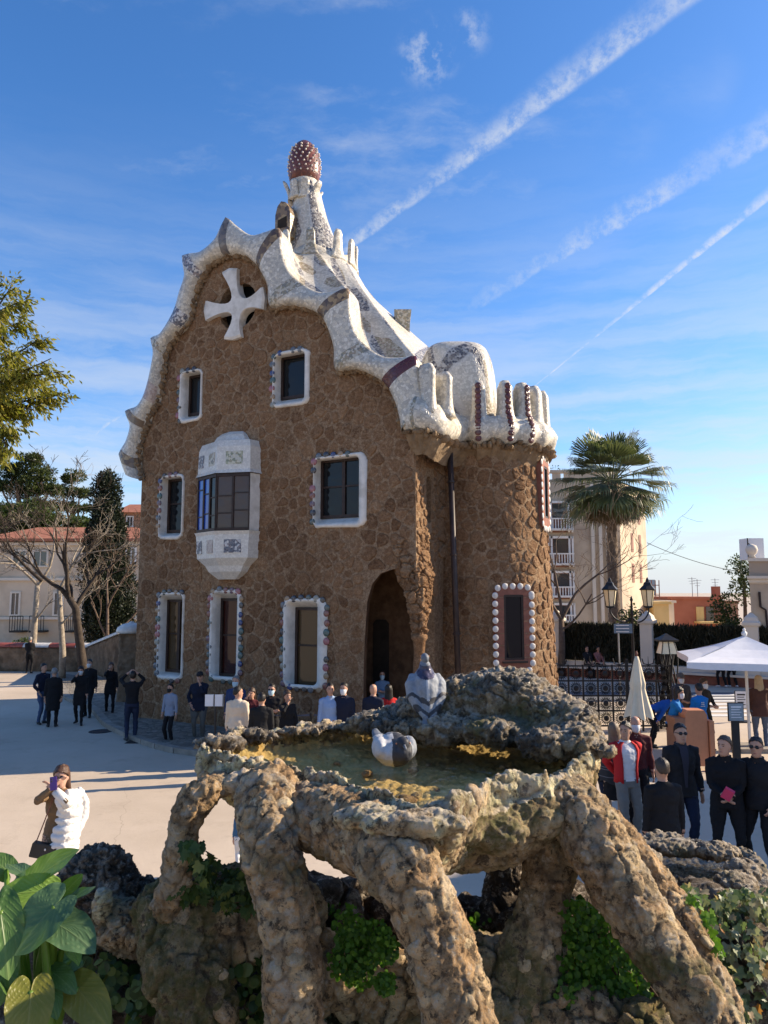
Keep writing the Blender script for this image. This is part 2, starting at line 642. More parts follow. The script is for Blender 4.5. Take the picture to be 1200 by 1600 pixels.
def facade_mat(name, mortar):
	m, g, b, _ = new_mat(name)
	co = wcoord(g)
	a = g.node('ShaderNodeAttribute', attribute_name='rnd').outputs['Fac']
	n = g.noise(co, 2.6, 7, 0.68)
	n2 = g.noise(co, 12.0, 8, 0.74)
	n3 = g.noise(co, 34.0, 6, 0.75)
	f = g.m('ADD', g.m('MULTIPLY', a, 0.5), g.m('MULTIPLY', g.step(n2, 0.28, 0.72), 0.5), clamp=True)
	st = g.ramp(f, [(0.0, (0.10, 0.050, 0.026)), (0.3, (0.20, 0.107, 0.054)), (0.7, (0.315, 0.183, 0.097)), (1.0, (0.46, 0.305, 0.182))])
	mo = g.ramp(g.step(n2, 0.25, 0.75), [(0.0, (0.18, 0.107, 0.060)), (0.5, (0.315, 0.205, 0.122)), (1.0, (0.49, 0.36, 0.23))])
	# lime and mortar smeared over the stones in loose patches
	big = g.noise(co, 0.9, 7, 0.7)
	smear = g.m('MULTIPLY', g.step(big, 0.46, 0.64, 0.06, 0.75), g.step(n2, 0.36, 0.6))
	col = mo if mortar else g.mix(smear, st, mo)
	col = g.mix(g.step(n3, 0.54, 0.70, 0.0, 0.7), col, (0.46, 0.35, 0.235))
	col = g.mix(g.step(n3, 0.48, 0.32, 0.0, 0.75), col, (0.065, 0.037, 0.022))
	grime = g.noise(co, 0.45, 5, 0.6)
	col = g.mix(g.step(grime, 0.48, 0.66, 0.0, 0.5), col, g.mix(1.0, col, (0.62, 0.56, 0.5), 'MULTIPLY'))
	pale = g.noise(co, 1.7, 6, 0.7)
	col = g.mix(g.step(pale, 0.66, 0.78, 0.0, 0.55), col, (0.44, 0.37, 0.28))
	h = g.m('ADD', n2, g.m('MULTIPLY', n3, 0.45))
	P(b, g, col=col, rough=0.95, spec=0.15, normal=g.bump(h, 1.0, 0.07))


facade_mat('facade_stone', False)
facade_mat('mortar', True)


def field_mat(name, a_tones, b_tones, c_tones):
	"""mosaic laid in fields: the sign of 'field' picks plain or patterned shards, 'tone' which pattern"""
	m, g, b, _ = new_mat(name)
	co = wcoord(g)
	sep = g.node('ShaderNodeSeparateColor')
	g.put(sep.inputs[0], g.voronoi(co, 17.0, 'F1', 'Color'))
	edge = g.voronoi(co, 17.0, 'DISTANCE_TO_EDGE', 'Distance')
	fld = g.node('ShaderNodeAttribute', attribute_name='field').outputs['Fac']
	tone = g.node('ShaderNodeAttribute', attribute_name='tone').outputs['Fac']
	rp = lambda t: g.ramp(sep.outputs[0], [(i / len(t), c) for i, c in enumerate(t)], 'CONSTANT')
	pat = g.mix(g.step(tone, 0.47, 0.53), rp(b_tones), rp(c_tones))
	col = g.mix(g.step(g.m('ADD', fld, g.m('MULTIPLY', g.m('SUBTRACT', sep.outputs[1], 0.5), 0.06)), -0.015, 0.015), rp(a_tones), pat)
	# white lines between the fields
	col = g.mix(g.step(g.m('ABSOLUTE', fld), 0.03, 0.07, 0.75, 0.0), col, (0.6, 0.58, 0.53))
	dirt = g.noise(co, 1.3, 6, 0.65)
	col = g.mix(g.step(dirt, 0.48, 0.72, 0.0, 0.35), col, (0.27, 0.24, 0.19))
	jo = g.step(edge, 0.0, 0.05, 1.0, 0.0)
	col = g.mix(g.m('MULTIPLY', jo, 0.7), col, (0.32, 0.30, 0.26))
	P(b, g, col=col, rough=0.32, normal=g.bump(g.m('ADD', g.step(edge, 0.0, 0.07), g.m('MULTIPLY', sep.outputs[2], 0.5)), 0.5, 0.01))


GREYS = [(0.10, 0.10, 0.115), (0.34, 0.33, 0.31), (0.06, 0.06, 0.075), (0.46, 0.44, 0.40), (0.17, 0.15, 0.14), (0.24, 0.225, 0.2)]
TANS = [(0.27, 0.215, 0.13), (0.44, 0.385, 0.27), (0.21, 0.185, 0.105), (0.48, 0.43, 0.33), (0.33, 0.25, 0.18)]
field_mat('mosaic_fields', [(0.57, 0.535, 0.45), (0.66, 0.62, 0.53), (0.50, 0.465, 0.39)], GREYS, TANS)
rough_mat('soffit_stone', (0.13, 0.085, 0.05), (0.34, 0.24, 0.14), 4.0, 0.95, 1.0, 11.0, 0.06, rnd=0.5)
rough_mat('plaster', (0.60, 0.575, 0.52), (0.73, 0.70, 0.64), 5.0, 0.6, 0.25, 24.0, 0.01, c2=(0.52, 0.49, 0.43))
rough_mat('brick_red', (0.20, 0.075, 0.05), (0.28, 0.11, 0.07), 6.0, 0.7, 0.3, 20.0, 0.01)
rough_mat('dark_frame', (0.028, 0.017, 0.013), (0.045, 0.026, 0.02), 8.0, 0.5, 0.1, 40.0, 0.004)
rough_mat('pipe_dark', (0.025, 0.018, 0.017), (0.05, 0.032, 0.028), 5.0, 0.5, 0.2, 30.0, 0.005)
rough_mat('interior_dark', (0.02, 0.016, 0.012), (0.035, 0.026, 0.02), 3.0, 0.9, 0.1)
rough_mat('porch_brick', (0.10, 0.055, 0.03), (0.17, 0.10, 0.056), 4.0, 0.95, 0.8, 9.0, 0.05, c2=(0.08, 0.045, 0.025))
rough_mat('white_disc', (0.50, 0.47, 0.44), (0.60, 0.57, 0.54), 9.0, 0.4, 0.2, 40.0, 0.004)
rough_mat('stud_white', (0.6, 0.56, 0.5), (0.72, 0.68, 0.62), 9.0, 0.35, 0.1)
DISC_COL = [(0.03, 0.05, 0.16), (0.07, 0.09, 0.08), (0.20, 0.07, 0.05), (0.11, 0.12, 0.13), (0.05, 0.10, 0.09), (0.30, 0.20, 0.11), (0.14, 0.08, 0.1), (0.03, 0.03, 0.04), (0.26, 0.25, 0.2), (0.30, 0.10, 0.11), (0.08, 0.07, 0.06)]


def disc_mat(i, c):
	m, g, b, _ = new_mat('ceramic_%d' % i)
	co = wcoord(g)
	n = g.voronoi(co, 22.0, 'F1', 'Distance')
	w = g.noise(co, 30.0, 3, 0.6)
	f = g.step(g.m('ADD', n, g.m('MULTIPLY', w, 0.4)), 0.62, 0.78)
	P(b, g, col=g.mix(f, c, tuple(min(0.4, x * 0.8 + 0.05) for x in c)), rough=0.25, normal=g.bump(n, 0.3, 0.006))


for _i, _c in enumerate(DISC_COL): disc_mat(_i, _c)


def glass_mat(name, tint=(0.012, 0.014, 0.016), rough=0.03, wav=0.12, spec=0.9):
	m, g, b, _ = new_mat(name)
	co = wcoord(g)
	n = g.noise(co, 1.3, 2, 0.5)
	P(b, g, col=tint, rough=rough, spec=spec, normal=g.bump(n, wav, 0.12), coat=0.12)
	return m


glass_mat('glass', spec=0.2)
glass_mat('glass_warm', (0.075, 0.048, 0.022), spec=0.4)  # warm reflection of the ground-floor panes put into the tint
glass_mat('glass_red', (0.035, 0.008, 0.006), spec=0.4)
glass_mat('glass_blue', (0.02, 0.075, 0.36), spec=0.5)  # tint carries the blue reflection of the oriel's left panes
glass_mat('glass_tower', (0.008, 0.009, 0.014), wav=0.05, spec=0.08)
glass_mat('glass_rose', (0.075, 0.042, 0.03), spec=0.35)  # tint carries the pinkish reflection of the oriel's right panes
glass_mat('glass_far', (0.05, 0.05, 0.05), wav=0.0)


def plain(name, c, rough=0.6, var=0.18, scale=6.0, metal=0.0, spec=0.4, bump=0.12, bscale=30.0):
	m, g, b, _ = new_mat(name)
	co = wcoord(g)
	n = g.noise(co, scale, 5, 0.6)
	c0 = tuple(x * (1 - var) for x in c)
	c1 = tuple(min(1, x * (1 + var)) for x in c)
	P(b, g, col=g.mix(g.step(n, 0.3, 0.7), c0, c1), rough=rough, metal=metal, spec=spec, normal=g.bump(g.noise(co, bscale, 4, 0.6), bump, 0.01))
	return m


def cloth(c, rough=0.85, bump=0.3):
	key = 'cloth_%02x%02x%02x' % tuple(int(min(1, x) * 255) for x in c) + ('s' if rough < 0.7 else '')
	if key in MATS: return MATS[key]
	m, g, b, _ = new_mat(key)
	co = wcoord(g)
	n = g.noise(co, 14.0, 5, 0.65)
	w = g.noise(co, 160.0, 2, 0.6)
	fold = g.noise(co, 7.0, 3, 0.55, dist=0.6)
	c0 = tuple(x * 0.82 for x in c)
	P(b, g, col=g.mix(n, c0, c), rough=rough, spec=0.25, normal=g.bump(g.m('ADD', fold, g.m('MULTIPLY', w, 0.05)), bump, 0.035))
	return m


def skin(c=(0.46, 0.27, 0.19)):
	key = 'skin_%02x%02x%02x' % tuple(int(x * 255) for x in c)
	if key in MATS: return MATS[key]
	m, g, b, _ = new_mat(key)
	co = wcoord(g)
	n = g.noise(co, 18.0, 4, 0.6)
	P(b, g, col=g.mix(n, tuple(x * 0.86 for x in c), (c[0] * 1.06, c[1], c[2] * 0.97)), rough=0.5, spec=0.35, normal=g.bump(g.noise(co, 90.0, 3, 0.6), 0.1, 0.004))
	b.inputs['Subsurface Weight'].default_value = 0.06
	b.inputs['Subsurface Radius'].default_value = (0.02, 0.008, 0.005)
	return m


def hair(c):
	key = 'hair_%02x%02x%02x' % tuple(int(x * 255) for x in c)
	if key in MATS: return MATS[key]
	m, g, b, _ = new_mat(key)
	co = wcoord(g)
	mp = g.node('ShaderNodeMapping')
	g.put(mp.inputs['Vector'], co)
	mp.inputs['Scale'].default_value = (1, 1, 0.12)
	n = g.noise(mp.outputs[0], 130.0, 4, 0.6)
	P(b, g, col=g.mix(n, tuple(x * 0.55 for x in c), tuple(min(1, x * 1.35) for x in c)), rough=0.45, spec=0.4, normal=g.bump(n, 0.6, 0.012))
	return m


def leaf_mat(name, cols, trans=0.45, rough=0.45, spec=0.35):
	"""leaves: each takes its own tone from the attribute 'rnd'; light passes through"""
	m, g, b, out = new_mat(name)
	a = g.node('ShaderNodeAttribute', attribute_name='rnd').outputs['Fac']
	col = g.ramp(a, [(i / max(1, len(cols) - 1), c) for i, c in enumerate(cols)])
	n = g.noise(wcoord(g), 40.0, 3, 0.6)
	col = g.mix(g.m('MULTIPLY', n, 0.35), col, tuple(x * 0.5 for x in cols[0]))
	P(b, g, col=col, rough=rough, spec=spec)
	tr = g.node('ShaderNodeBsdfTranslucent')
	g.put(tr.inputs[0], g.mix(0.5, col, (0.9, 1.0, 0.3), 'MULTIPLY'))
	ms = g.node('ShaderNodeMixShader')
	ms.inputs[0].default_value = trans
	g.t.links.new(b.outputs[0], ms.inputs[1])
	g.t.links.new(tr.outputs[0], ms.inputs[2])
	g.t.links.new(ms.outputs[0], out.inputs[0])
	return m


leaf_mat('leaf_tree', [(0.09, 0.11, 0.018), (0.19, 0.20, 0.03), (0.31, 0.28, 0.045), (0.42, 0.34, 0.08)], 0.55)
leaf_mat('leaf_pine', [(0.03, 0.048, 0.016), (0.065, 0.09, 0.028), (0.12, 0.14, 0.04)], 0.3)
leaf_mat('leaf_cypress', [(0.008, 0.014, 0.007), (0.018, 0.028, 0.013), (0.04, 0.05, 0.022)], 0.12)
leaf_mat('leaf_shrub', [(0.03, 0.05, 0.012), (0.06, 0.09, 0.02), (0.11, 0.14, 0.03)], 0.35)
leaf_mat('leaf_palm', [(0.05, 0.07, 0.03), (0.11, 0.135, 0.06), (0.21, 0.225, 0.115)], 0.35)
leaf_mat('leaf_palm_dry', [(0.10, 0.075, 0.04), (0.19, 0.14, 0.075)], 0.2)
leaf_mat('leaf_ivy', [(0.025, 0.055, 0.014), (0.06, 0.11, 0.024), (0.12, 0.17, 0.04), (0.26, 0.27, 0.06)], 0.4)
leaf_mat('leaf_ivy_pale', [(0.07, 0.12, 0.045), (0.17, 0.235, 0.10), (0.46, 0.45, 0.30), (0.46, 0.20, 0.06)], 0.4)
leaf_mat('leaf_fern', [(0.05, 0.12, 0.014), (0.12, 0.26, 0.024), (0.25, 0.44, 0.045)], 0.55)
leaf_mat('leaf_brush', [(0.018, 0.020, 0.012), (0.035, 0.037, 0.022), (0.05, 0.05, 0.03)], 0.1)


def big_leaf_mat(name, c0, c1, c2):
	m, g, b, out = new_mat(name)
	a = g.node('ShaderNodeAttribute', attribute_name='vein').outputs['Fac']
	n = g.noise(wcoord(g), 9.0, 5, 0.6)
	col = g.mix(g.step(n, 0.3, 0.7), c0, c1)
	col = g.mix(g.m('MULTIPLY', a, 0.6), col, c2)
	P(b, g, col=col, rough=0.36, spec=0.45, normal=g.bump(g.m('ADD', a, g.m('MULTIPLY', n, 0.5)), 0.35, 0.006))
	tr = g.node('ShaderNodeBsdfTranslucent')
	g.put(tr.inputs[0], g.mix(0.6, col, (0.85, 1.0, 0.2), 'MULTIPLY'))
	ms = g.node('ShaderNodeMixShader')
	ms.inputs[0].default_value = 0.42
	g.t.links.new(b.outputs[0], ms.inputs[1])
	g.t.links.new(tr.outputs[0], ms.inputs[2])
	g.t.links.new(ms.outputs[0], out.inputs[0])


big_leaf_mat('arum_green', (0.07, 0.15, 0.04), (0.12, 0.22, 0.06), (0.22, 0.31, 0.11))
big_leaf_mat('arum_blue', (0.075, 0.15, 0.07), (0.12, 0.21, 0.10), (0.2, 0.29, 0.14))
big_leaf_mat('arum_yellow', (0.19, 0.20, 0.03), (0.27, 0.24, 0.045), (0.33, 0.30, 0.08))
big_leaf_mat('arum_lime', (0.16, 0.28, 0.04), (0.22, 0.36, 0.06), (0.3, 0.42, 0.12))


def rock_mat(name, tones, moss=0.0, wet=0.0, pale_top=0.0, bump=1.0, sc=1.0):
	"""cemented rubble: tones per stone (attribute 'rnd'), grain, joints (attribute 'joint'), moss in patches"""
	m, g, b, _ = new_mat(name)
	co = wcoord(g)
	a = g.node('ShaderNodeAttribute', attribute_name='rnd').outputs['Fac']
	jn = g.node('ShaderNodeAttribute', attribute_name='joint').outputs['Fac']
	n1 = g.noise(co, 9.0 * sc, 9, 0.75)
	n2 = g.noise(co, 30.0 * sc, 8, 0.75)
	n4 = g.noise(co, 95.0 * sc, 5, 0.75)
	n3 = g.noise(co, 2.6 * sc, 5, 0.6)
	f = g.m('ADD', g.m('MULTIPLY', a, 0.62), g.m('MULTIPLY', g.step(n1, 0.32, 0.68), 0.38), clamp=True)
	col = g.ramp(f, [(i / (len(tones) - 1), t) for i, t in enumerate(tones)])
	# iron staining and dark damp areas that wander across stones
	col = g.mix(g.m('MULTIPLY', g.step(n3, 0.52, 0.66, 0.0, 0.35), g.step(n1, 0.4, 0.6)), col, (0.30, 0.17, 0.085))
	col = g.mix(g.step(n3, 0.46, 0.34, 0.0, 0.62), col, g.mix(1.0, col, (0.30, 0.26, 0.22), 'MULTIPLY'))
	col = g.mix(g.step(n2, 0.525, 0.63, 0.0, 0.8), col, (0.54, 0.47, 0.37))
	col = g.mix(g.step(n2, 0.485, 0.39, 0.0, 0.88), col, (0.05, 0.035, 0.022))
	lg = g.noise(co, 5.5 * sc, 7, 0.7, dist=1.2)
	col = g.mix(g.step(lg, 0.50, 0.62, 0.0, 0.6), col, g.mix(1.0, col, (0.42, 0.36, 0.30), 'MULTIPLY'))
	col = g.mix(g.step(lg, 0.46, 0.36, 0.0, 0.45), col, (0.52, 0.46, 0.37))
	col = g.mix(g.step(n4, 0.58, 0.74, 0.0, 0.6), col, (0.55, 0.48, 0.38))
	col = g.mix(g.step(n4, 0.42, 0.28, 0.0, 0.7), col, (0.045, 0.032, 0.02))
	col = g.mix(g.m('MULTIPLY', jn, g.step(n1, 0.35, 0.6, 0.25, 0.75)), col, (0.11, 0.078, 0.05))
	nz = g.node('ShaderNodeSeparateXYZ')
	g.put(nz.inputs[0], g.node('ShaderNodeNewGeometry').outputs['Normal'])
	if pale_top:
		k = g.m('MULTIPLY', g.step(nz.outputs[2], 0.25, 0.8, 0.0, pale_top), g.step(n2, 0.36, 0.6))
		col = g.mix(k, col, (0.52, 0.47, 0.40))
	if moss:
		k = g.m('MULTIPLY', g.step(n3, 0.56 - moss * 0.2, 0.70 - moss * 0.2), g.step(n2, 0.36, 0.55))
		col = g.mix(g.m('MULTIPLY', k, 0.85), col, g.mix(n1, (0.045, 0.055, 0.012), (0.14, 0.13, 0.03)))
	rough = 0.9
	if wet:
		k = g.step(g.noise(co, 5.0, 5, 0.6), 0.62 - wet * 0.3, 0.72 - wet * 0.3)
		col = g.mix(g.m('MULTIPLY', k, 0.75), col, (0.035, 0.032, 0.028))
		rough = g.m('SUBTRACT', 0.85, g.m('MULTIPLY', k, 0.62))
	h = g.m('ADD', g.m('MULTIPLY', g.noise(co, 16.0 * sc, 9, 0.74), 1.0), g.m('MULTIPLY', g.voronoi(co, 38.0 * sc, 'F1', 'Distance'), 0.28))
	P(b, g, col=col, rough=rough, spec=0.35, normal=g.bump(h, bump, 0.04 / sc))
	return m


WARM = [(0.204, 0.125, 0.063), (0.452, 0.283, 0.139), (0.605, 0.389, 0.190), (0.422, 0.304, 0.175), (0.731, 0.532, 0.296), (0.536, 0.274, 0.135)]
GREYT = [(0.197, 0.146, 0.081), (0.394, 0.288, 0.159), (0.595, 0.448, 0.257), (0.496, 0.326, 0.166), (0.740, 0.587, 0.351)]
rock_mat('rock_warm', WARM, moss=0.15)
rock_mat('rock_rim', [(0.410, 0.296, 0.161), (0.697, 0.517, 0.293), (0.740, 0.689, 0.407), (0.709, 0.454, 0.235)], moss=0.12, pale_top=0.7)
rock_mat('rock_moss', GREYT, moss=0.75)
rock_mat('rock_grey', GREYT, moss=0.35)
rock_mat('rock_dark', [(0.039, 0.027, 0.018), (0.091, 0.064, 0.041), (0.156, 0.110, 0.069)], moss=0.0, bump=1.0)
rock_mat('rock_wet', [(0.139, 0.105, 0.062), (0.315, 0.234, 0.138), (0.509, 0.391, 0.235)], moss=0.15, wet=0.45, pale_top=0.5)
rock_mat('rock_stone', [(0.300, 0.185, 0.090), (0.528, 0.350, 0.185), (0.638, 0.429, 0.226), (0.486, 0.373, 0.226), (0.740, 0.590, 0.350), (0.568, 0.311, 0.153)], moss=0.1)


def water_mat(name, tint, ripple=14.0, strength=0.25, clear=0.9):
	"""still water seen from above: clear body with a mirror sheen that grows at grazing angles"""
	m, g, b, out = new_mat(name)
	co = wcoord(g)
	h = g.m('ADD', g.noise(co, ripple, 3, 0.5, dist=0.8), g.m('MULTIPLY', g.noise(co, ripple * 3.1, 2, 0.5), 0.25))
	nb = g.bump(h, strength, 0.03)
	gl = g.node('ShaderNodeBsdfGlossy')
	gl.inputs['Roughness'].default_value = 0.02
	g.put(gl.inputs['Normal'], nb)
	tr = g.node('ShaderNodeBsdfTransparent')
	g.put(tr.inputs[0], tint)
	fr = g.node('ShaderNodeFresnel')
	fr.inputs['IOR'].default_value = 1.33
	ms = g.node('ShaderNodeMixShader')
	g.put(ms.inputs[0], g.m('MINIMUM', g.m('MULTIPLY', fr.outputs[0], 0.5), 0.42))
	g.t.links.new(tr.outputs[0], ms.inputs[1])
	g.t.links.new(gl.outputs[0], ms.inputs[2])
	g.t.links.new(ms.outputs[0], out.inputs[0])


water_mat('water', (0.94, 0.90, 0.78), 15.0, 0.22)
water_mat('water_pool', (0.55, 0.75, 0.68), 9.0, 0.5)
water_mat('water_film', (0.75, 0.74, 0.70), 26.0, 0.30)


def basin_floor_mat():
	m, g, b, _ = new_mat('basin_floor')
	co = wcoord(g)
	n = g.noise(co, 5.0, 7, 0.65)
	n2 = g.noise(co, 22.0, 5, 0.7)
	col = g.ramp(n, [(0.25, (0.24, 0.165, 0.055)), (0.45, (0.54, 0.40, 0.16)), (0.58, (0.70, 0.55, 0.27)), (0.75, (0.72, 0.50, 0.22))])
	col = g.mix(g.step(n2, 0.55, 0.75, 0.0, 0.6), col, (0.34, 0.16, 0.07))
	P(b, g, col=col, rough=0.8, normal=g.bump(n2, 0.7, 0.02))


basin_floor_mat()


def ground_mat():
	m, g, b, _ = new_mat('plaza_sand')
	co = wcoord(g)
	n = g.noise(co, 0.35, 6, 0.6)
	n2 = g.noise(co, 3.5, 7, 0.7)
	n3 = g.noise(co, 60.0, 4, 0.7)
	col = g.ramp(n, [(0.3, (0.43, 0.352, 0.27)), (0.5, (0.49, 0.405, 0.315)), (0.7, (0.54, 0.45, 0.355))])
	col = g.mix(g.step(n2, 0.56, 0.75, 0.0, 0.4), col, (0.30, 0.25, 0.19))
	col = g.mix(g.step(n3, 0.55, 0.8, 0.0, 0.5), col, (0.56, 0.47, 0.37))
	st = g.noise(co, 0.9, 7, 0.7)
	col = g.mix(g.step(st, 0.54, 0.70, 0.0, 0.28), col, (0.27, 0.215, 0.16))
	sp = g.voronoi(co, 2.4, 'F1', 'Distance')
	col = g.mix(g.step(sp, 0.03, 0.015, 0.0, 0.6), col, (0.12, 0.09, 0.065))
	# hairline cracks and joints of the poured surface
	wco = g.vm('ADD', co, g.vm('SCALE', g.noise(co, 1.2, 3, 0.5, out=1), scale=0.5))
	e = g.voronoi(wco, 0.16, 'DISTANCE_TO_EDGE', 'Distance')
	col = g.mix(g.step(e, 0.0, 0.0012, 0.3, 0.0), col, (0.15, 0.12, 0.09))
	P(b, g, col=col, rough=0.9, spec=0.25, normal=g.bump(g.m('ADD', n2, g.m('MULTIPLY', n3, 0.3)), 0.35, 0.02))


ground_mat()


def cobble_mat():
	m, g, b, _ = new_mat('pavement_cobble')
	co = wcoord(g)
	e = g.voronoi(co, 6.5, 'DISTANCE_TO_EDGE', 'Distance')
	c = g.node('ShaderNodeSeparateColor')
	g.put(c.inputs[0], g.voronoi(co, 6.5, 'F1', 'Color'))
	col = g.ramp(c.outputs[0], [(0.0, (0.13, 0.115, 0.095)), (0.5, (0.20, 0.175, 0.14)), (1.0, (0.28, 0.25, 0.21))])
	col = g.mix(g.step(e, 0.0, 0.07, 0.8, 0.0), col, (0.10, 0.085, 0.065))
	P(b, g, col=col, rough=0.85, normal=g.bump(g.step(e, 0.0, 0.14), 0.8, 0.03))


cobble_mat()
rough_mat('kerb_stone', (0.20, 0.18, 0.15), (0.30, 0.27, 0.23), 4.0, 0.85, 0.4, 25.0, 0.01)
rough_mat('bark_pale', (0.20, 0.165, 0.125), (0.34, 0.29, 0.23), 7.0, 0.9, 0.9, 22.0, 0.02)
rough_mat('bark_dark', (0.035, 0.026, 0.02), (0.075, 0.056, 0.042), 7.0, 0.9, 0.9, 22.0, 0.02)
rough_mat('bark_brown', (0.085, 0.058, 0.042), (0.15, 0.105, 0.075), 7.0, 0.9, 0.9, 22.0, 0.02)
rough_mat('bark_palm', (0.10, 0.07, 0.05), (0.19, 0.14, 0.10), 7.0, 0.95, 1.0, 16.0, 0.05)
rough_mat('wall_rubble', (0.14, 0.095, 0.06), (0.26, 0.18, 0.115), 3.0, 0.95, 1.0, 7.0, 0.07, c2=(0.10, 0.07, 0.045))
rough_mat('stucco_cream', (0.56, 0.45, 0.33), (0.66, 0.54, 0.40), 0.7, 0.9, 0.15, 12.0, 0.02, c2=(0.50, 0.40, 0.29))
rough_mat('stucco_pale', (0.60, 0.54, 0.45), (0.69, 0.62, 0.52), 0.7, 0.9, 0.15, 12.0, 0.02)
rough_mat('stucco_beige', (0.47, 0.38, 0.28), (0.56, 0.46, 0.34), 0.8, 0.9, 0.2, 12.0, 0.02, c2=(0.40, 0.32, 0.24))
rough_mat('stucco_yellow', (0.60, 0.42, 0.17), (0.70, 0.50, 0.22), 0.8, 0.9, 0.15, 12.0, 0.02)
rough_mat('stucco_red', (0.33, 0.11, 0.065), (0.40, 0.145, 0.085), 0.8, 0.9, 0.15, 12.0, 0.02)
rough_mat('brick_far', (0.34, 0.17, 0.10), (0.42, 0.23, 0.14), 1.5, 0.9, 0.2, 12.0, 0.02)
rough_mat('roof_tile', (0.30, 0.11, 0.065), (0.40, 0.17, 0.10), 2.0, 0.85, 0.3, 9.0, 0.03)
plain('iron', (0.014, 0.014, 0.016), 0.45, 0.3, 8.0, 0.3)
plain('white_paint', (0.72, 0.70, 0.66), 0.5, 0.06)
plain('cap_white', (0.62, 0.60, 0.56), 0.45, 0.12)
plain('cap_red', (0.30, 0.075, 0.045), 0.45, 0.2)
plain('shutter_brown', (0.20, 0.08, 0.05), 0.6, 0.15)
plain('lamp_glass', (0.75, 0.66, 0.45), 0.25, 0.05)
plain('steel_grey', (0.30, 0.31, 0.32), 0.45, 0.1, metal=0.5)
plain('board_white', (0.72, 0.73, 0.75), 0.4, 0.03)
plain('board_grey', (0.25, 0.30, 0.33), 0.35, 0.1)
plain('black_plastic', (0.016, 0.016, 0.018), 0.45, 0.2)
plain('kiosk_orange', (0.52, 0.21, 0.10), 0.55, 0.06)
plain('kiosk_dark', (0.30, 0.14, 0.08), 0.6, 0.08)
plain('canopy_white', (0.74, 0.74, 0.76), 0.75, 0.04)
plain('canopy_cream', (0.68, 0.58, 0.42), 0.8, 0.06)
plain('sign_blue', (0.10, 0.16, 0.24), 0.4, 0.1)
plain('pigeon_pale', (0.21, 0.23, 0.26), 0.7, 0.18, 40.0)
plain('pigeon_white', (0.46, 0.46, 0.46), 0.75, 0.12, 40.0)
plain('pigeon_black', (0.035, 0.037, 0.045), 0.6, 0.3, 40.0)
plain('pigeon_grey', (0.13, 0.145, 0.17), 0.6, 0.25, 40.0)
plain('pigeon_neck', (0.062, 0.055, 0.085), 0.35, 0.4, 60.0, metal=0.3)
plain('pigeon_foot', (0.42, 0.10, 0.08), 0.6, 0.2)
plain('rail_tape', (0.07, 0.08, 0.12), 0.6, 0.1)
# ------------------------------------------------------------------ ground
def build_ground():
	mb = MB()
	mb.add([(-3500, -3500, 0), (3500, -3500, 0), (3500, 3500, 0), (-3500, 3500, 0)], [(0, 1, 2, 3)])
	mb.build('ground', MATS['plaza_sand'], kind='structure')
	kp = [(70, 1050), (97, 1071), (106, 1088), (143, 1102), (166, 1127), (193, 1141), (233, 1157), (288, 1170), (380, 1176), (480, 1174), (600, 1166), (720, 1158), (800, 1150), (880, 1138)]
	pts = [at_z(x, y, 0.12) for x, y in kp]
	crv = [Vector(p) for p in catmull([p[:] for p in pts], 4)]
	back = [Vector((7.5, 24.0, 0.12)), Vector((3.0, 32.0, 0.12)), Vector((-11.5, 32.0, 0.12))]
	poly = crv + back
	mb = MB()
	mb.prism([(p.x, p.y) for p in poly], lambda a, b, d: Vector((a, b, d)), 0.004, 0.118)
	mb.build('pavement', MATS['pavement_cobble'], kind='structure')
	# the kerb is laid in single stones along the edge
	root = thing('kerb', None, None)
	root['kind'] = 'structure'
	rg = rng_of(5)
	acc, last = 0.0, crv[0]
	L = [0.0]
	for p, q in zip(crv, crv[1:]): L.append(L[-1] + (q - p).length)

	def along(s):
		for i in range(len(L) - 1):
			if s <= L[i + 1]:
				return crv[i].lerp(crv[i + 1], (s - L[i]) / max(1e-6, L[i + 1] - L[i]))
		return crv[-1]
	s = 0.0
	while s < L[-1] - 0.9:
		ln = rg.uniform(0.7, 0.95)
		a, b = along(s + 0.012), along(s + ln - 0.012)
		d = (b - a)
		mb = MB()
		h = 0.128 + rg.uniform(-0.004, 0.008)
		mid = (a + b) / 2
		ang = math.atan2(d.y, d.x)
		mb.box((mid.x, mid.y, h / 2), (d.length, 0.2, h), 0, ang)
		mb.build('kerb_stone', MATS['kerb_stone'], root)
		s += ln


build_ground()

# ------------------------------------------------------------------ the gatehouse: its own frame of reference
FA = Vector((-7.35, 22.2, 0.0))                 # left foot of the facade
FT = Vector((0.883, -0.469, 0.0))               # along the facade, to the right
FV = Vector((0.469, 0.883, 0.0))                # into the house
TC = Vector((2.8, 20.6, 0.0))                   # axis of the round tower
GZ = 0.118


def W(t, v, z):
	return FA + FT * t + FV * v + Vector((0, 0, z))


def fp(px, py, v=0.0):
	"""photograph pixel -> (t, z) on the plane v inside the facade"""
	r = ray(px, py)
	Y = (v + FA.x * FV.x + FA.y * FV.y) / (r.x * FV.x + FV.y)
	p = Vector((r.x * Y, Y, CAMZ + r.z * Y))
	return (p - FA).dot(FT), p.z


def tower_r(z):
	return 1.95 - 0.30 * min(max(z / 7.2, 0), 1) ** 0.8


def tower_pt(th, r, z):
	return Vector((TC.x + r * math.sin(th), TC.y - r * math.cos(th), z))


TB = fp(650, 800)[0]                            # right corner of the facade

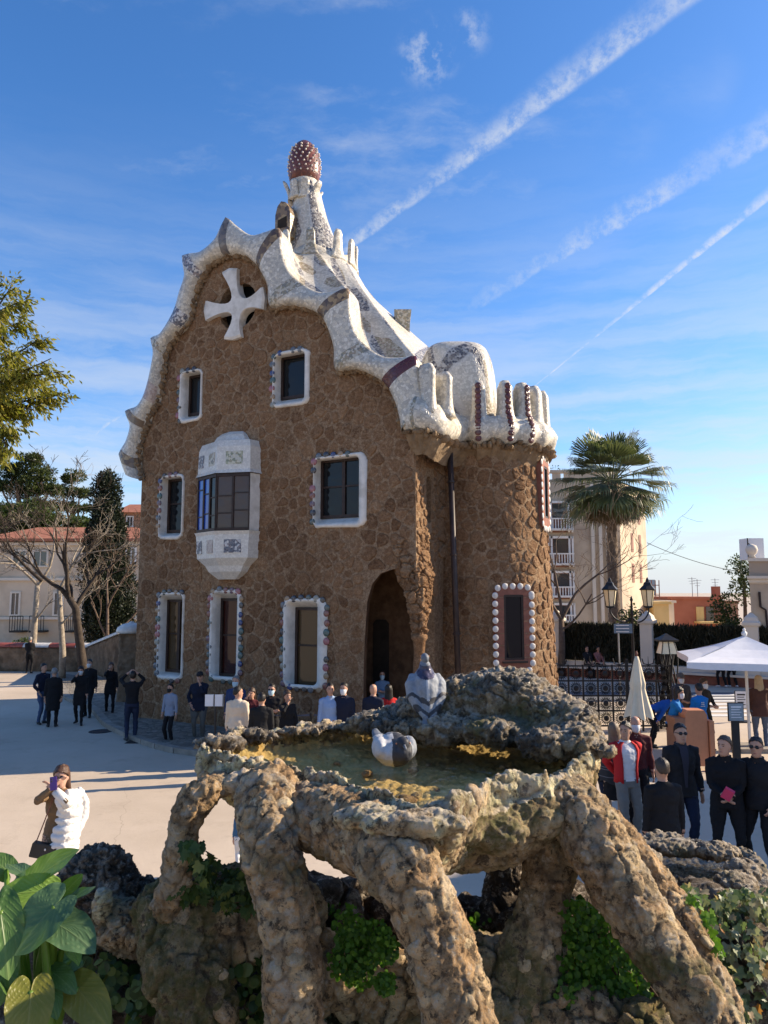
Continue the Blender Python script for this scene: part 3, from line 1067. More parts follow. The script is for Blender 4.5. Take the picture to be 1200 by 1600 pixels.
BAND = [  # outer edge, inner edge of the white roof border, traced up the left slope, over the gable, down the right
	((196, 741), (217, 749), ''), ((185, 709), (211, 723), 'mosaic_brown'), ((196, 690), (213, 701), ''), ((203, 664), (220, 673), ''), ((195, 642), (223, 665), 'mosaic_brown'),
	((214, 634), (233, 641), ''), ((228, 606), (243, 621), 'mosaic_pink'), ((240, 550), (252, 567), ''), ((235, 528), (256, 547), 'mosaic_tan'), ((250, 521), (264, 531), ''),
	((270, 487), (290, 502), 'mosaic_grey'), ((280, 455), (297, 475), ''), ((288, 428), (304, 449), ''), ((284, 399), (313, 429), 'mosaic_grey'), ((312, 393), (323, 414), ''),
	((338, 370), (338, 403), ''), ((352, 339), (355, 396), 'mosaic_dark'), ((370, 353), (370, 395), ''), ((392, 367), (386, 400), ''), ((415, 362), (398, 409), ''),
	((436, 356), (405, 417), 'mosaic_brown'), ((440, 390), (414, 433), ''), ((450, 420), (421, 451), ''), ((466, 438), (424, 478), 'mosaic_tan'), ((498, 456), (455, 476), ''),
	((525, 454), (485, 482), ''), ((544, 450), (503, 493), 'mosaic_brown'), ((547, 490), (515, 516), ''), ((556, 520), (524, 546), ''), ((572, 540), (526, 577), 'mosaic_tan'),
	((600, 557), (555, 576), ''), ((630, 558), (583, 585), ''), ((650, 556), (605, 601), 'mosaic_wine'), ((652, 590), (618, 626), ''), ((658, 618), (626, 653), ''), ((667, 632), (629, 674), 'mosaic_tan')]

house = thing('gatehouse', 'brown rubble-stone gatehouse with white mosaic wavy roof, turret and round tower', 'building', tuple(W(4.6, 3.0, 0)))


TIPS = (1, 4, 8, 13, 16, 20, 26, 32)


def roof_line():
	"""(t, z) of the outer and inner edges at fine steps, and the stripe material of each step"""
	S = 6
	O = catmull([fp(*b[0], v=-0.25) for b in BAND], S)
	for t in TIPS:                                # the horns come to points between concave sweeps
		for sg in (-1, 1):
			e = O[(t + sg) * S].copy()
			for k in range(1, S):
				f = (k / S) ** 0.62
				O[t * S + sg * k] = 0.45 * O[t * S + sg * k] + 0.55 * (O[t * S] * (1 - f) + e * f)
	I = catmull([fp(*b[1], v=-0.22) for b in BAND], S)
	stripe = []
	for k in range(len(O) - 1):
		s = (k + 0.5) / S
		j = int(round(s))
		stripe.append(BAND[j][2] if j < len(BAND) and abs(s - j) < 0.27 else '')
	return O, I, stripe


ROOF_O, ROOF_I, ROOF_S = roof_line()

WINS = [  # outer white box, pane box (photograph pixels), right-hand plaster seen, discs all round, grid (columns, rows), glass
	((281, 578, 313, 660), (297, 589, 314, 651), False, 'left', (1, 1), 'glass'),
	((427, 548, 485, 635), (441, 560, 477, 626), True, 'left', (1, 1), 'glass'),
	((250, 742, 286, 843), (264, 750, 285, 833), False, 'left', (1, 2), 'glass'),
	((490, 710, 574, 824), (503, 721, 562, 811), True, 'left', (2, 2), 'glass'),
	((247, 925, 286, 1062), (262, 937, 285, 1049), False, 'around', (2, 2), 'glass_warm'),
	((328, 922, 377, 1063), (346, 935, 371, 1056), True, 'around', (1, 2), 'glass_red'),
	((443, 935, 511, 1076), (463, 949, 497, 1074), True, 'around', (1, 2), 'glass_warm')]
DEPTH = 0.30


def win_rects():
	out = []
	for o, p, rt, disc, grid, gl in WINS:
		ym = (o[1] + o[3]) / 2
		tl, tr = fp(o[0], ym)[0], fp(o[2], ym)[0]
		zt, zb = fp((o[0] + o[2]) / 2, o[1])[1], fp((o[0] + o[2]) / 2, o[3])[1]
		op_r = fp(p[2] + 0.5, ym)[0]
		if not rt: tr = op_r + 0.05
		band = 0.10
		pl = fp(p[0], ym, DEPTH)[0]
		pzt, pzb = fp(p[0], p[1], DEPTH)[1], fp(p[0], p[3], DEPTH)[1]
		op = (min(tl + band, pl - 0.03), op_r, zb + 0.10, zt - 0.08)
		out.append(dict(outer=(tl, tr, zb, zt), op=op, pane=(pl, op_r + 0.06, min(pzb, op[3] - 0.3), pzt), disc=disc, grid=grid, glass=gl, rt=rt))
	return out


WR = win_rects()
PORCH = [fp(x, y) for x, y in ((569, 1112), (568, 1060), (570, 1000), (574, 940), (582, 912), (595, 896), (612, 890))]
ZC = fp(650, 884)[1]                             # underside of the corner above the porch
BAYT = (fp(317, 800)[0], fp(404, 800)[0])


def rrect(l, r, b, t, rad, n=5):
	rad = min(rad, (r - l) * 0.45, (t - b) * 0.45)
	pts = []
	for cx, cz, a0 in ((r - rad, t - rad, 0), (l + rad, t - rad, 90), (l + rad, b + rad, 180), (r - rad, b + rad, 270)):
		for k in range(n):
			a = R(a0 + 90 * k / (n - 1))
			pts.append((cx + rad * math.cos(a), cz + rad * math.sin(a)))
	return pts


CROSS_C = fp(371, 478)
CROSS_R = 0.70


def build_wall():
	mid = [(o * 0.4 + i * 0.6) for o, i in zip(ROOF_O[::3], ROOF_I[::3])]
	poly = [(0.0, 0.0), (0.0, mid[0][1])] + [(max(m[0], 0.0), m[1]) for m in mid[1:]]
	poly = [p for p in poly if p[0] < TB - 0.02]
	poly += [(TB, fp(650, 660)[1]), (TB, ZC), (fp(630, 884)[0], ZC - 0.02)] + [(p[0], max(p[1], 0)) for p in reversed(PORCH[1:])] + [(PORCH[1][0], 0.0)]
	holes = [rrect(*w['op'], 0.12) for w in WR]
	holes.append([(CROSS_C[0] + CROSS_R * math.cos(a), CROSS_C[1] + CROSS_R * math.sin(a)) for a in np.linspace(0, 2 * math.pi, 20, endpoint=False)])
	loops = [poly] + holes
	tris = tessellate_polygon([[Vector((a, b, 0)) for a, b in lp] for lp in loops])
	pts = [p for lp in loops for p in lp]
	mb = MB()
	mb.add([W(a, 0, b) for a, b in pts], [tuple(t) for t in tris])
	# cross window reveal
	ring = holes[-1]
	mb.loft([[W(a, 0, b) for a, b in ring], [W(a, 0.35, b) for a, b in ring]], 0, True, False, False)
	# left return wall with a rounded arris, back and far side
	zt = mid[0][1]
	for (a, b) in (((0, 0), (-0.06, 0.25)), ((-0.06, 0.25), (-0.1, 7.6)), ((-0.1, 7.6), (TB, 7.6))):
		mb.add([W(*a, 0), W(*b, 0), W(*b, zt + 0.3), W(*a, zt + 0.3)], [(0, 1, 2, 3)])
	mb.add([W(TB, 4.5, 0), W(TB, 7.6, 0), W(TB, 7.6, zt + 0.6), W(TB, 4.5, zt + 0.6)], [(0, 1, 2, 3)])
	# side wall between the corner and the tower, with the slit window cut in it
	z1 = 7.6
	sl = rrect(0.62, 0.92, fp(674, 812)[1], fp(674, 735)[1], 0.15)
	pv = [(0.0, ZC), (1.9, ZC), (1.9, z1), (0.0, z1)]
	lp2 = [pv, sl]
	tris = tessellate_polygon([[Vector((a, b, 0)) for a, b in lp] for lp in lp2])
	N = 26
	mb.add([W(TB, a, b) for lp in lp2 for a, b in lp], [tuple(t) for t in tris])
	mb.loft([[W(TB, a, b) for a, b in sl], [W(TB - 0.3, a, b) for a, b in sl]], 0, True, False, True)
	# lower part of the side wall: the pier behind the side arch
	mb.add([W(TB, 1.05, 0), W(TB, 1.9, 0), W(TB, 1.9, ZC), W(TB, 1.05, ZC)], [(0, 1, 2, 3)])
	mb.add([W(TB, 1.05, 0), W(TB - 0.4, 1.05, 0), W(TB - 0.4, 1.05, ZC), W(TB, 1.05, ZC)], [(0, 1, 2, 3)])
	# porch: reveal of the arch, then a wider chamber with its back wall and ceiling
	tl = PORCH[0][0]
	for (a, b) in zip([(PORCH[1][0], 0.0)] + PORCH[1:], PORCH[1:]):
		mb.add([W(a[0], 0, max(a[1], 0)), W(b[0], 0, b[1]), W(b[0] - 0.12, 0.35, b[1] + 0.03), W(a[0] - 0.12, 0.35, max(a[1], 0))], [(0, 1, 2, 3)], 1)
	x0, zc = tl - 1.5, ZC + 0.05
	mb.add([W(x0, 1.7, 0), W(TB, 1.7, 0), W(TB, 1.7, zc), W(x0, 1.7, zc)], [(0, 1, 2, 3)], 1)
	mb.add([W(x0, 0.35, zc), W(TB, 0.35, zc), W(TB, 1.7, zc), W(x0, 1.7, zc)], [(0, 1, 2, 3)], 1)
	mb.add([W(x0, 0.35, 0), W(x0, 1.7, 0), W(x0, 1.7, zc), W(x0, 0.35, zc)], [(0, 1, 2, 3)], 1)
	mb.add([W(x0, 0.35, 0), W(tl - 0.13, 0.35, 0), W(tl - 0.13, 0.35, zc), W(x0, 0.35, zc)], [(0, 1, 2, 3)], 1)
	# tower drum, cut open at its two windows by the surrounds set on it
	rings = []
	for z in np.linspace(0, 7.6, 30):
		rings.append([tower_pt(2 * math.pi * j / 72, tower_r(z), z) for j in range(72)])
	mb.loft(rings, 0, True, False, True)
	return mb.build('wall', [MATS['mortar'], MATS['porch_brick']], house)


wall = build_wall()


def voronoi_cells(pts, half=0.8, k=16):
	P = np.array(pts)
	cells = []
	for i, p in enumerate(P):
		d = ((P - p) ** 2).sum(1)
		nb = np.argsort(d)[1:k + 1]
		poly = [(p[0] - half, p[1] - half), (p[0] + half, p[1] - half), (p[0] + half, p[1] + half), (p[0] - half, p[1] + half)]
		for j in nb:
			q = P[j]
			n = q - p
			c = (q + p) / 2
			poly = clip(poly, n, float(n @ c))
			if len(poly) < 3: break
		cells.append(poly)
	return cells


def clip(poly, n, c):
	"""keep the part of a polygon where n . x <= c"""
	out = []
	for i in range(len(poly)):
		a, b = poly[i], poly[(i + 1) % len(poly)]
		da, db = n[0] * a[0] + n[1] * a[1] - c, n[0] * b[0] + n[1] * b[1] - c
		if da <= 0: out.append(a)
		if (da < 0 < db) or (db < 0 < da):
			t = da / (da - db)
			out.append((a[0] + (b[0] - a[0]) * t, a[1] + (b[1] - a[1]) * t))
	return out


def clip_rect(poly, seed, rc):
	"""cut a cell back to the side of a rectangle on which its seed lies; None when the seed is inside"""
	l, r, b, t = rc
	gaps = [(l - seed[0], (1, 0), l), (seed[0] - r, (-1, 0), -r), (b - seed[1], (0, 1), b), (seed[1] - t, (0, -1), -t)]
	g, n, c = max(gaps, key=lambda q: q[0])
	if g <= 0: return None
	xs = [p[0] for p in poly]
	ys = [p[1] for p in poly]
	if max(xs) < l or min(xs) > r or max(ys) < b or min(ys) > t: return poly
	return clip(poly, n, c)


def chaikin(poly, q=0.22):
	out = []
	for i in range(len(poly)):
		a, b = poly[i], poly[(i + 1) % len(poly)]
		out.append((a[0] + (b[0] - a[0]) * q, a[1] + (b[1] - a[1]) * q))
		out.append((a[0] + (b[0] - a[0]) * (1 - q), a[1] + (b[1] - a[1]) * (1 - q)))
	return out


def darts(x0, x1, y0, y1, rfun, rg, tries):
	pts = []
	grid = {}
	cs = 0.5
	for _ in range(tries):
		p = (rg.uniform(x0, x1), rg.uniform(y0, y1))
		r_ = rfun(p)
		gx, gy = int(p[0] // cs), int(p[1] // cs)
		ok = True
		for ix in range(gx - 1, gx + 2):
			for iy in range(gy - 1, gy + 2):
				for q in grid.get((ix, iy), ()):
					if (q[0] - p[0]) ** 2 + (q[1] - p[1]) ** 2 < r_ * r_:
						ok = False
						break
				if not ok: break
			if not ok: break
		if ok:
			pts.append(p)
			grid.setdefault((gx, gy), []).append(p)
	return pts


def stone_shape(poly, fn, rg, proud, inset=0.022):
	"""one rubble stone: a rounded polygon with sloping flanks and an uneven face"""
	cx = sum(p[0] for p in poly) / len(poly)
	cy = sum(p[1] for p in poly) / len(poly)
	poly = chaikin(poly)
	n = len(poly)
	rad = max(0.05, sum(math.hypot(p[0] - cx, p[1] - cy) for p in poly) / n)
	k0 = max(0.55, 1 - inset / rad)
	k1 = max(0.4, k0 - 0.035 / rad)
	k2 = k1 * 0.55
	pr = proud * (rg.uniform(0.5, 1.4) if rg.random() < 0.72 else 0.22)
	tilt = (rg.uniform(-0.35, 0.35), rg.uniform(-0.35, 0.35))

	def pt(p, k, d, jit):
		x, y = cx + (p[0] - cx) * k, cy + (p[1] - cy) * k
		e = d + (tilt[0] * (x - cx) + tilt[1] * (y - cy)) * 0.12 * (d > 0) + rg.uniform(-jit, jit)
		return fn(x, y, -e)
	vs = [pt(p, k0, -0.02, 0) for p in poly] + [pt(p, k1, pr * 0.85, 0.006) for p in poly] + [pt(p, k2, pr, 0.008) for p in poly] + [fn(cx, cy, -pr)]
	fs = []
	for j in range(n):
		j2 = (j + 1) % n
		fs.append((j, j2, n + j2, n + j))
		fs.append((n + j, n + j2, 2 * n + j2, 2 * n + j))
		fs.append((2 * n + j, 2 * n + j2, 3 * n))
	return vs, fs


def build_stones():
	rg = rng_of(11)
	items = []                                       # (size seen, verts, faces, tone)
	# facade
	zmax = max(ROOF_O[:, 1])
	sd = darts(-0.3, TB + 0.3, -0.1, zmax, lambda p: 0.19 + 0.15 * (math.sin(p[0] * 2.3 + p[1] * 1.7) * 0.5 + 0.5) + 0.06 * rg.random(), rg, 16000)
	cells = voronoi_cells(sd)
	TI, ZI = ROOF_I[:, 0], ROOF_I[:, 1]
	order = np.argsort(TI)

	def under(p):
		k = np.abs(TI - p[0]) < 0.12
		top = ZI[k].max() if k.any() else np.interp(p[0], TI[order], ZI[order])
		return p[1] < top + 0.05
	rects = [(w['outer'][0] + 0.03, w['outer'][1] - 0.03, w['outer'][2] + 0.03, w['outer'][3] - 0.03) for w in WR]
	rects.append((PORCH[1][0], TB + 1, -1, PORCH[-1][1]))
	rects.append((BAYT[0] + 0.05, BAYT[1] - 0.05, fp(360, 900)[1], fp(360, 680)[1]))
	rects.append((CROSS_C[0] - 0.6, CROSS_C[0] + 0.6, CROSS_C[1] - 0.6, CROSS_C[1] + 0.6))
	for s_, c in zip(sd, cells):
		if s_[0] < 0.02 or s_[0] > TB or s_[1] < 0.05 or not under(s_): continue
		for rc in rects:
			c = clip_rect(c, s_, rc)
			if c is None or len(c) < 3: break
		if c is None or len(c) < 3: continue
		c = clip(clip(c, (1, 0), TB - 0.005), (-1, 0), 0.0)
		if len(c) < 3: continue
		tone = min(1, max(0, rg.gauss(0.45, 0.26)))
		v, f = stone_shape(c, lambda a, b, d: W(a, d, b), rg, 0.024, 0.011)
		p = W(s_[0], 0, s_[1])
		items.append((polyarea(c) / (p.y ** 2) * 1.2 * abs(FV.dot(p.normalized())), v, f, tone))
	# tower
	th0, th1 = R(-62), R(105)
	RM = 1.8
	sd = darts(th0 * RM, th1 * RM, 0.0, 7.3, lambda p: 0.17 + 0.14 * (math.sin(p[0] * 2.9 + p[1] * 2.1) * 0.5 + 0.5) + 0.05 * rg.random(), rg, 9000)
	cells = voronoi_cells(sd)
	trc = [(tw[0] * RM, tw[1] * RM, tw[2], tw[3]) for tw in TWIN]
	for s_, c in zip(sd, cells):
		th = s_[0] / RM
		if s_[1] < 0.1 or s_[1] > 7.2: continue
		for rc in trc:
			c = clip_rect(c, s_, rc)
			if c is None or len(c) < 3: break
		if c is None or len(c) < 3: continue
		lit = th > R(12)
		v, f = stone_shape(c, lambda a, b, d: tower_pt(a / RM, tower_r(b) - d, b), rg, 0.042 if lit else 0.026, 0.010)
		p = tower_pt(th, tower_r(s_[1]), s_[1])
		nrm = Vector((math.sin(th), -math.cos(th), 0))
		items.append((polyarea(c) / p.y ** 2 * max(0, -nrm.dot(p.normalized())), v, f, min(1, max(0, rg.gauss(0.5, 0.26)))))
	# side wall of the corner
	sd = darts(0, 1.5, ZC, 7.5, lambda p: 0.17, rg, 900)
	for s_, c in zip(sd, voronoi_cells(sd)):
		if 0.55 < s_[0] < 1.0 and fp(674, 820)[1] < s_[1] < fp(674, 728)[1]: continue
		c = clip(c, (-1, 0), 0.0)
		if len(c) < 3: continue
		v, f = stone_shape(c, lambda a, b, d: W(TB - d, a, b), rg, 0.04, 0.008)
		items.append((polyarea(c) / 18.0 ** 2 * 0.5, v, f, min(1, max(0, rg.gauss(0.75, 0.15)))))
	items.sort(key=lambda q: -q[0])
	for sz, v, f, tone in items[:290]:
		me = raw_mesh('stone', v, f, MATS['facade_stone'], None, False, {'rnd': [tone] * len(v)})
		fix_normals(me)
		link_mesh('stone', me, wall)
	mb = MB()
	for sz, v, f, tone in items[290:]: mb.add(v, f, 0, tone)
	mb.build('small_stones', MATS['facade_stone'], wall, kind='stuff')
	return len(items)


def polyarea(c):
	return abs(sum(c[i][0] * c[(i + 1) % len(c)][1] - c[(i + 1) % len(c)][0] * c[i][1] for i in range(len(c)))) / 2


TWIN = [(R(-2.0), R(27.0), 2.25, 4.05), (R(50), R(75), 5.05, 6.95)]
# first tower window from its pixels
def _tw():
	def th_of(px, z):
		best = min(np.linspace(-0.9, 0.9, 721), key=lambda a: abs((lambda q: q.x / q.y * FOC + 600 - px)(tower_pt(a, tower_r(z), z))))
		return float(best)
	za = at(795, 1053, 18.75).z
	zb = at(795, 913, 18.75).z
	TWIN[0] = (th_of(763, 3), th_of(829, 3), za, zb)
	za, zb = at(845, 828, 19.6).z, at(845, 712, 19.6).z
	TWIN[1] = (R(47), R(84), za, zb)


_tw()
build_stones()


def fbox(mb, t0, t1, v0, v1, z0, z1, mi=0):
	vs = [W(t, v, z) for z in (z0, z1) for t, v in ((t0, v0), (t1, v0), (t1, v1), (t0, v1))]
	mb.add(vs, [(0, 3, 2, 1), (4, 5, 6, 7), (0, 1, 5, 4), (1, 2, 6, 5), (2, 3, 7, 6), (3, 0, 4, 7)], mi)


def disc_mesh(mat, nrm, r=0.095, th=0.035, n=12):
	"""a domed ceramic disc facing along nrm"""
	q = Vector(nrm).to_track_quat('Z', 'Y').to_matrix()
	mb = MB()
	prof = [(r * 0.98, -0.01), (r, th * 0.5), (r * 0.86, th), (r * 0.4, th * 1.35)]
	rings = [[q @ Vector((a * math.cos(2 * math.pi * j / n), a * math.sin(2 * math.pi * j / n), z)) for j in range(n)] for a, z in prof]
	mb.loft(rings)
	me = raw_mesh('disc', mb.v, mb.f, mat, None, True, {'rnd': mb.r})
	fix_normals(me)
	return me


FDISC = [disc_mesh(MATS['ceramic_%d' % i], -FV, 0.082 + 0.004 * (i % 5), 0.022) for i in range(len(DISC_COL))]


def put_disc(me, loc, parent, name='disc'):
	o = bpy.data.objects.new(name, me)
	COL.objects.link(o)
	o.location = loc
	return hang(o, parent)


def build_windows():
	rg = rng_of(21)
	for wi, w in enumerate(WR):
		l, r, b, t = w['outer']
		n = 7
		outer = rrect(l, r, b, t, 0.22, n)
		op = rrect(*w['op'], 0.14, n)
		pl, pr, pb, pt_ = w['pane']
		pn = rrect(pl, pr, pb, pt_, 0.02, n)
		# uneven hand-trowelled edge
		oo = [(a + rg.uniform(-0.025, 0.025), c + rg.uniform(-0.025, 0.025)) for a, c in outer]
		mb = MB()
		mid = [((a[0] + c[0]) / 2, (a[1] + c[1]) / 2) for a, c in zip(oo, op)]
		mb.loft([[W(a, 0.02, c) for a, c in oo], [W(a, -0.045, c) for a, c in oo], [W(a, -0.07, c) for a, c in mid], [W(a, -0.05, c) for a, c in op],
				 [W(a * 0.6 + e * 0.4, DEPTH * 0.45, c * 0.6 + f * 0.4) for (a, c), (e, f) in zip(op, pn)], [W(a, DEPTH, c) for a, c in pn]], 0, True, False, False)
		win = mb.build('window', MATS['plaster'], house, smooth=True)
		fw = 0.07 if w['grid'][0] == 1 else 0.065
		fr = MB()
		zin = DEPTH
		fbox(fr, pl, pl + fw, zin - 0.06, zin + 0.02, pb, pt_)
		fbox(fr, pr - fw, pr, zin - 0.06, zin + 0.02, pb, pt_)
		fbox(fr, pl + fw, pr - fw, zin - 0.06, zin + 0.02, pt_ - fw, pt_)
		fbox(fr, pl + fw, pr - fw, zin - 0.06, zin + 0.02, pb, pb + fw * 1.2)
		nc, nr = w['grid']
		il, ir, ib, it = pl + fw, pr - fw, pb + fw * 1.2, pt_ - fw
		for c in range(1, nc):
			x = il + (ir - il) * c / nc
			fbox(fr, x - 0.045, x + 0.045, zin - 0.05, zin + 0.015, ib, it)
		for c in range(1, nr):
			z = ib + (it - ib) * c / nr + 0.05
			for k in range(nc):
				xa = il + (ir - il) * k / nc + (0.045 if k else 0)
				xb = il + (ir - il) * (k + 1) / nc - (0.045 if k < nc - 1 else 0)
				fbox(fr, xa, xb, zin - 0.035, zin + 0.012, z - 0.022, z + 0.022)
		fr.build('window_frame', MATS['dark_frame'], win)
		for c in range(nc):
			for k in range(nr):
				x0, x1 = il + (ir - il) * c / nc, il + (ir - il) * (c + 1) / nc
				z0, z1 = ib + (it - ib) * k / nr + (0.05 if k else 0), ib + (it - ib) * (k + 1) / nr + (0.05 if k + 1 < nr else 0)
				tw = rg.uniform(-0.006, 0.006)
				pm = MB()
				pm.add([W(x0, zin + tw, z0), W(x1, zin - tw, z0), W(x1, zin - tw, z1), W(x0, zin + tw, z1)], [(0, 1, 2, 3)])
				pm.build('pane', MATS[w['glass']], win, fix=False)
		# ceramic discs along the edge
		pth = outer + [outer[0]]
		acc, step = 0.0, 0.225
		for (a, c) in zip(pth, pth[1:]):
			seg = math.hypot(c[0] - a[0], c[1] - a[1])
			if seg < 1e-6: continue
			while acc < seg:
				x, z = a[0] + (c[0] - a[0]) * acc / seg, a[1] + (c[1] - a[1]) * acc / seg
				acc += step
				onl, onr = x < l + 0.1, x > r - 0.1
				if w['disc'] == 'left' and not (onl or (z > t - 0.1 and x < l + (r - l) * 0.75)): continue
				if not w['rt'] and onr: continue
				if rg.random() > 0.06: put_disc(rg.choice(FDISC), W(x + rg.uniform(-0.02, 0.02), -0.04, z + rg.uniform(-0.02, 0.02)), win)
			acc -= seg


build_windows()


def build_cross():
	c = CROSS_C
	# outline of a cross with flaring concave arms, from photograph points
	arm = [((345, 424), (369, 418)), ((409, 447), (410, 482)), ((375, 525), (348, 529)), ((319, 500), (319, 469))]
	pts = []
	inner = [(376, 459), (385, 484), (366, 497), (357, 476)]
	ctr = fp(371, 478, -0.18)
	P_ = lambda q: np.array(fp(q[0], q[1], -0.18))
	C0 = np.array(ctr)
	arms = [(P_(a), P_(b)) for a, b in arm]
	q0 = 0.06
	for i in range(4):
		a, b = arms[i]
		nx = arms[(i + 1) % 4][0]
		pts.append(tuple(a))
		pts.append(tuple((a + b) / 2 + (((a + b) / 2) - C0) * 0.06))
		pts.append(tuple(b))
		# concave sweep from this arm's end to the next arm's start
		m = ((b - C0) / np.linalg.norm(b - C0) + (nx - C0) / np.linalg.norm(nx - C0))
		m = C0 + m / np.linalg.norm(m) * q0
		for k in range(1, 10):
			s = k / 10
			q = (1 - s) ** 2 * b + 2 * s * (1 - s) * (2.2 * m - (b + nx) * 0.25 - C0 * 0.7) + s * s * nx
			pts.append(tuple(q))
	mb = MB()
	ins = [(C0[0] + (p[0] - C0[0]) * 0.93, C0[1] + (p[1] - C0[1]) * 0.93) for p in pts]
	n = len(pts)
	tri = tessellate_polygon([[Vector((a, b, 0)) for a, b in ins]])
	vs = [W(a, -0.16, b) for a, b in ins] + [W(a, -0.12, b) for a, b in pts] + [W(a, 0.12, b) for a, b in pts]
	fs = [tuple(t) for t in tri]
	for k in (0, n):
		fs += [(k + j, k + (j + 1) % n, k + n + (j + 1) % n, k + n + j) for j in range(n)]
	mb.add(vs, fs)
	cr = mb.build('cross', MATS['plaster'], house)
	rnd = [(c[0] + CROSS_R * 1.05 * math.cos(a), c[1] + CROSS_R * 1.05 * math.sin(a)) for a in np.linspace(0, 2 * math.pi, 24, endpoint=False)]
	g = MB()
	g.add([W(a, 0.33, b) for a, b in rnd], [tuple(range(24))])
	g.build('pane', MATS['glass'], cr, fix=False)


build_cross()


def build_bay():
	"""the white oriel on the first floor: plinth, glazed belt of two canted faces, domed hood"""
	t0, t1 = BAYT
	tm = t0 + (t1 - t0) * 0.52
	plan = [(t0, 0.02), (t0 + 0.02, -0.22), (tm, -0.62), (t1 - 0.02, -0.36), (t1 + 0.04, 0.02)]

	def ring(k, z, add=0.0):
		out = []
		for t, v in plan:
			out.append(W(tm + (t - tm) * k, v * (k if v < 0 else 1) - (add if v < 0 else 0), z))
		return out
	zf = lambda y: fp(355, y, -0.35)[1]
	z = {y: zf(y) for y in (672, 678, 690, 700, 736, 742, 830, 836, 872, 884, 893, 905)}
	bay = MB()
	bay.loft([ring(0.34, z[905]), ring(0.62, z[893], 0.02), ring(0.72, z[884], 0.02), ring(0.97, z[872], 0.03), ring(1.02, z[836], 0.03), ring(1.06, z[830] - 0.01, 0.05)], 0, False)
	hood = MB()
	hood.loft([ring(1.06, z[742] + 0.01, 0.05), ring(1.02, z[736], 0.03), ring(1.0, z[700], 0.02), ring(0.93, z[690], 0.0), ring(0.62, z[687 if 687 in z else 690] + 0.06, -0.05), ring(0.52, z[678], -0.05), ring(0.4, z[672], -0.1)], 0, False)
	bay.add(ring(0.34, z[905]), [(0, 1, 2, 3, 4)])
	hood.add(ring(0.4, z[672], -0.1), [(0, 1, 2, 3, 4)])
	b = bay.build('bay_window', MATS['mosaic_fine'], house)
	hood.build('hood', MATS['mosaic_fine'], b)
	# inner walls closing the top of the plinth and the underside of the hood
	fr = MB()

	def lerp2(a, c, s): return (a[0] + (c[0] - a[0]) * s, a[1] + (c[1] - a[1]) * s)

	def bar(p, q, za, zb, th=0.05):
		a, c = Vector(W(p[0], p[1], 0)), Vector(W(q[0], q[1], 0))
		n = (c - a).cross(Vector((0, 0, 1))).normalized() * th / 2
		vs = [a + n, c + n, c - n, a - n]
		fr.add([Vector((v.x, v.y, za)) for v in vs] + [Vector((v.x, v.y, zb)) for v in vs], [(0, 3, 2, 1), (4, 5, 6, 7), (0, 1, 5, 4), (1, 2, 6, 5), (2, 3, 7, 6), (3, 0, 4, 7)])
	za, zb = z[830], z[742]
	faces = [(plan[0], plan[1], 1), (plan[1], plan[2], 3), (plan[2], plan[3], 2)]
	glass = {0: ['glass_blue'], 1: ['glass_blue', 'glass_blue', 'glass'], 2: ['glass_rose', 'glass_rose']}
	rg = rng_of(8)
	for fi, (p, q, n) in enumerate(faces):
		bar(p, q, za, za + 0.08, 0.08)
		bar(p, q, zb - 0.08, zb, 0.08)
		for k in range(n + 1):
			s = k / n
			w_ = 0.03
			a, c = lerp2(p, q, max(0, s - w_)), lerp2(p, q, min(1, s + w_))
			bar(a, c, za + 0.08, zb - 0.08, 0.07)
		for k in range(n):
			cuts = sorted([0.0, rg.uniform(0.2, 0.42), rg.uniform(0.6, 0.8), 1.0])
			a, c = lerp2(p, q, k / n + 0.03), lerp2(p, q, (k + 1) / n - 0.03)
			for u0, u1 in zip(cuts, cuts[1:]):
				y0, y1 = za + 0.08 + (zb - za - 0.16) * u0, za + 0.08 + (zb - za - 0.16) * u1
				if u0: bar(a, c, y0 - 0.015, y0 + 0.015, 0.05)
				pm = MB()
				tw = rg.uniform(-0.012, 0.012)
				A1, C1 = W(a[0], a[1], 0), W(c[0], c[1] + tw, 0)
				pm.add([(A1.x, A1.y, y0), (C1.x, C1.y, y0), (C1.x, C1.y, y1), (A1.x, A1.y, y1)], [(0, 1, 2, 3)])
				pm.build('pane', MATS[glass[fi][k]], b, fix=False)
	fr.build('window_frame', MATS['dark_frame'], b)
	fs = MB()
	a, c, d = W(plan[3][0], plan[3][1], 0), W(plan[4][0], plan[4][1], 0), None
	fs.add([(a.x, a.y, za), (c.x, c.y, za), (c.x, c.y, zb), (a.x, a.y, zb)], [(0, 1, 2, 3)])
	fs.build('side_panel', MATS['plaster'], b, fix=False)
	# mosaic squares
	for zc, h in ((zf(718), 0.36), (zf(854), 0.36)):
		for (p, q, s0, s1, mt) in ((plan[1], plan[2], 0.02, 0.30, 'mosaic_grey'), (plan[1], plan[2], 0.58, 0.88, 'mosaic_tan' if zc > z[742] else 'mosaic_pink'), (plan[2], plan[3], 0.28, 0.78, 'mosaic_green' if zc > z[742] else 'mosaic_grey')):
			a, c = lerp2(p, q, s0), lerp2(p, q, s1)
			sq = MB()
			a3, c3 = W(a[0], a[1] - 0.045, 0), W(c[0], c[1] - 0.045, 0)
			bb = Vector(FV) * 0.05
			vs = []
			for off in (Vector((0, 0, 0)), bb):
				vs += [(a3.x + off.x, a3.y + off.y, zc - h / 2), (c3.x + off.x, c3.y + off.y, zc - h / 2), (c3.x + off.x, c3.y + off.y, zc + h / 2), (a3.x + off.x, a3.y + off.y, zc + h / 2)]
			sq.add(vs, [(0, 1, 2, 3), (0, 4, 5, 1), (1, 5, 6, 2), (2, 6, 7, 3), (3, 7, 4, 0)])
			sq.build('mosaic_square', MATS[mt], b)


build_bay()
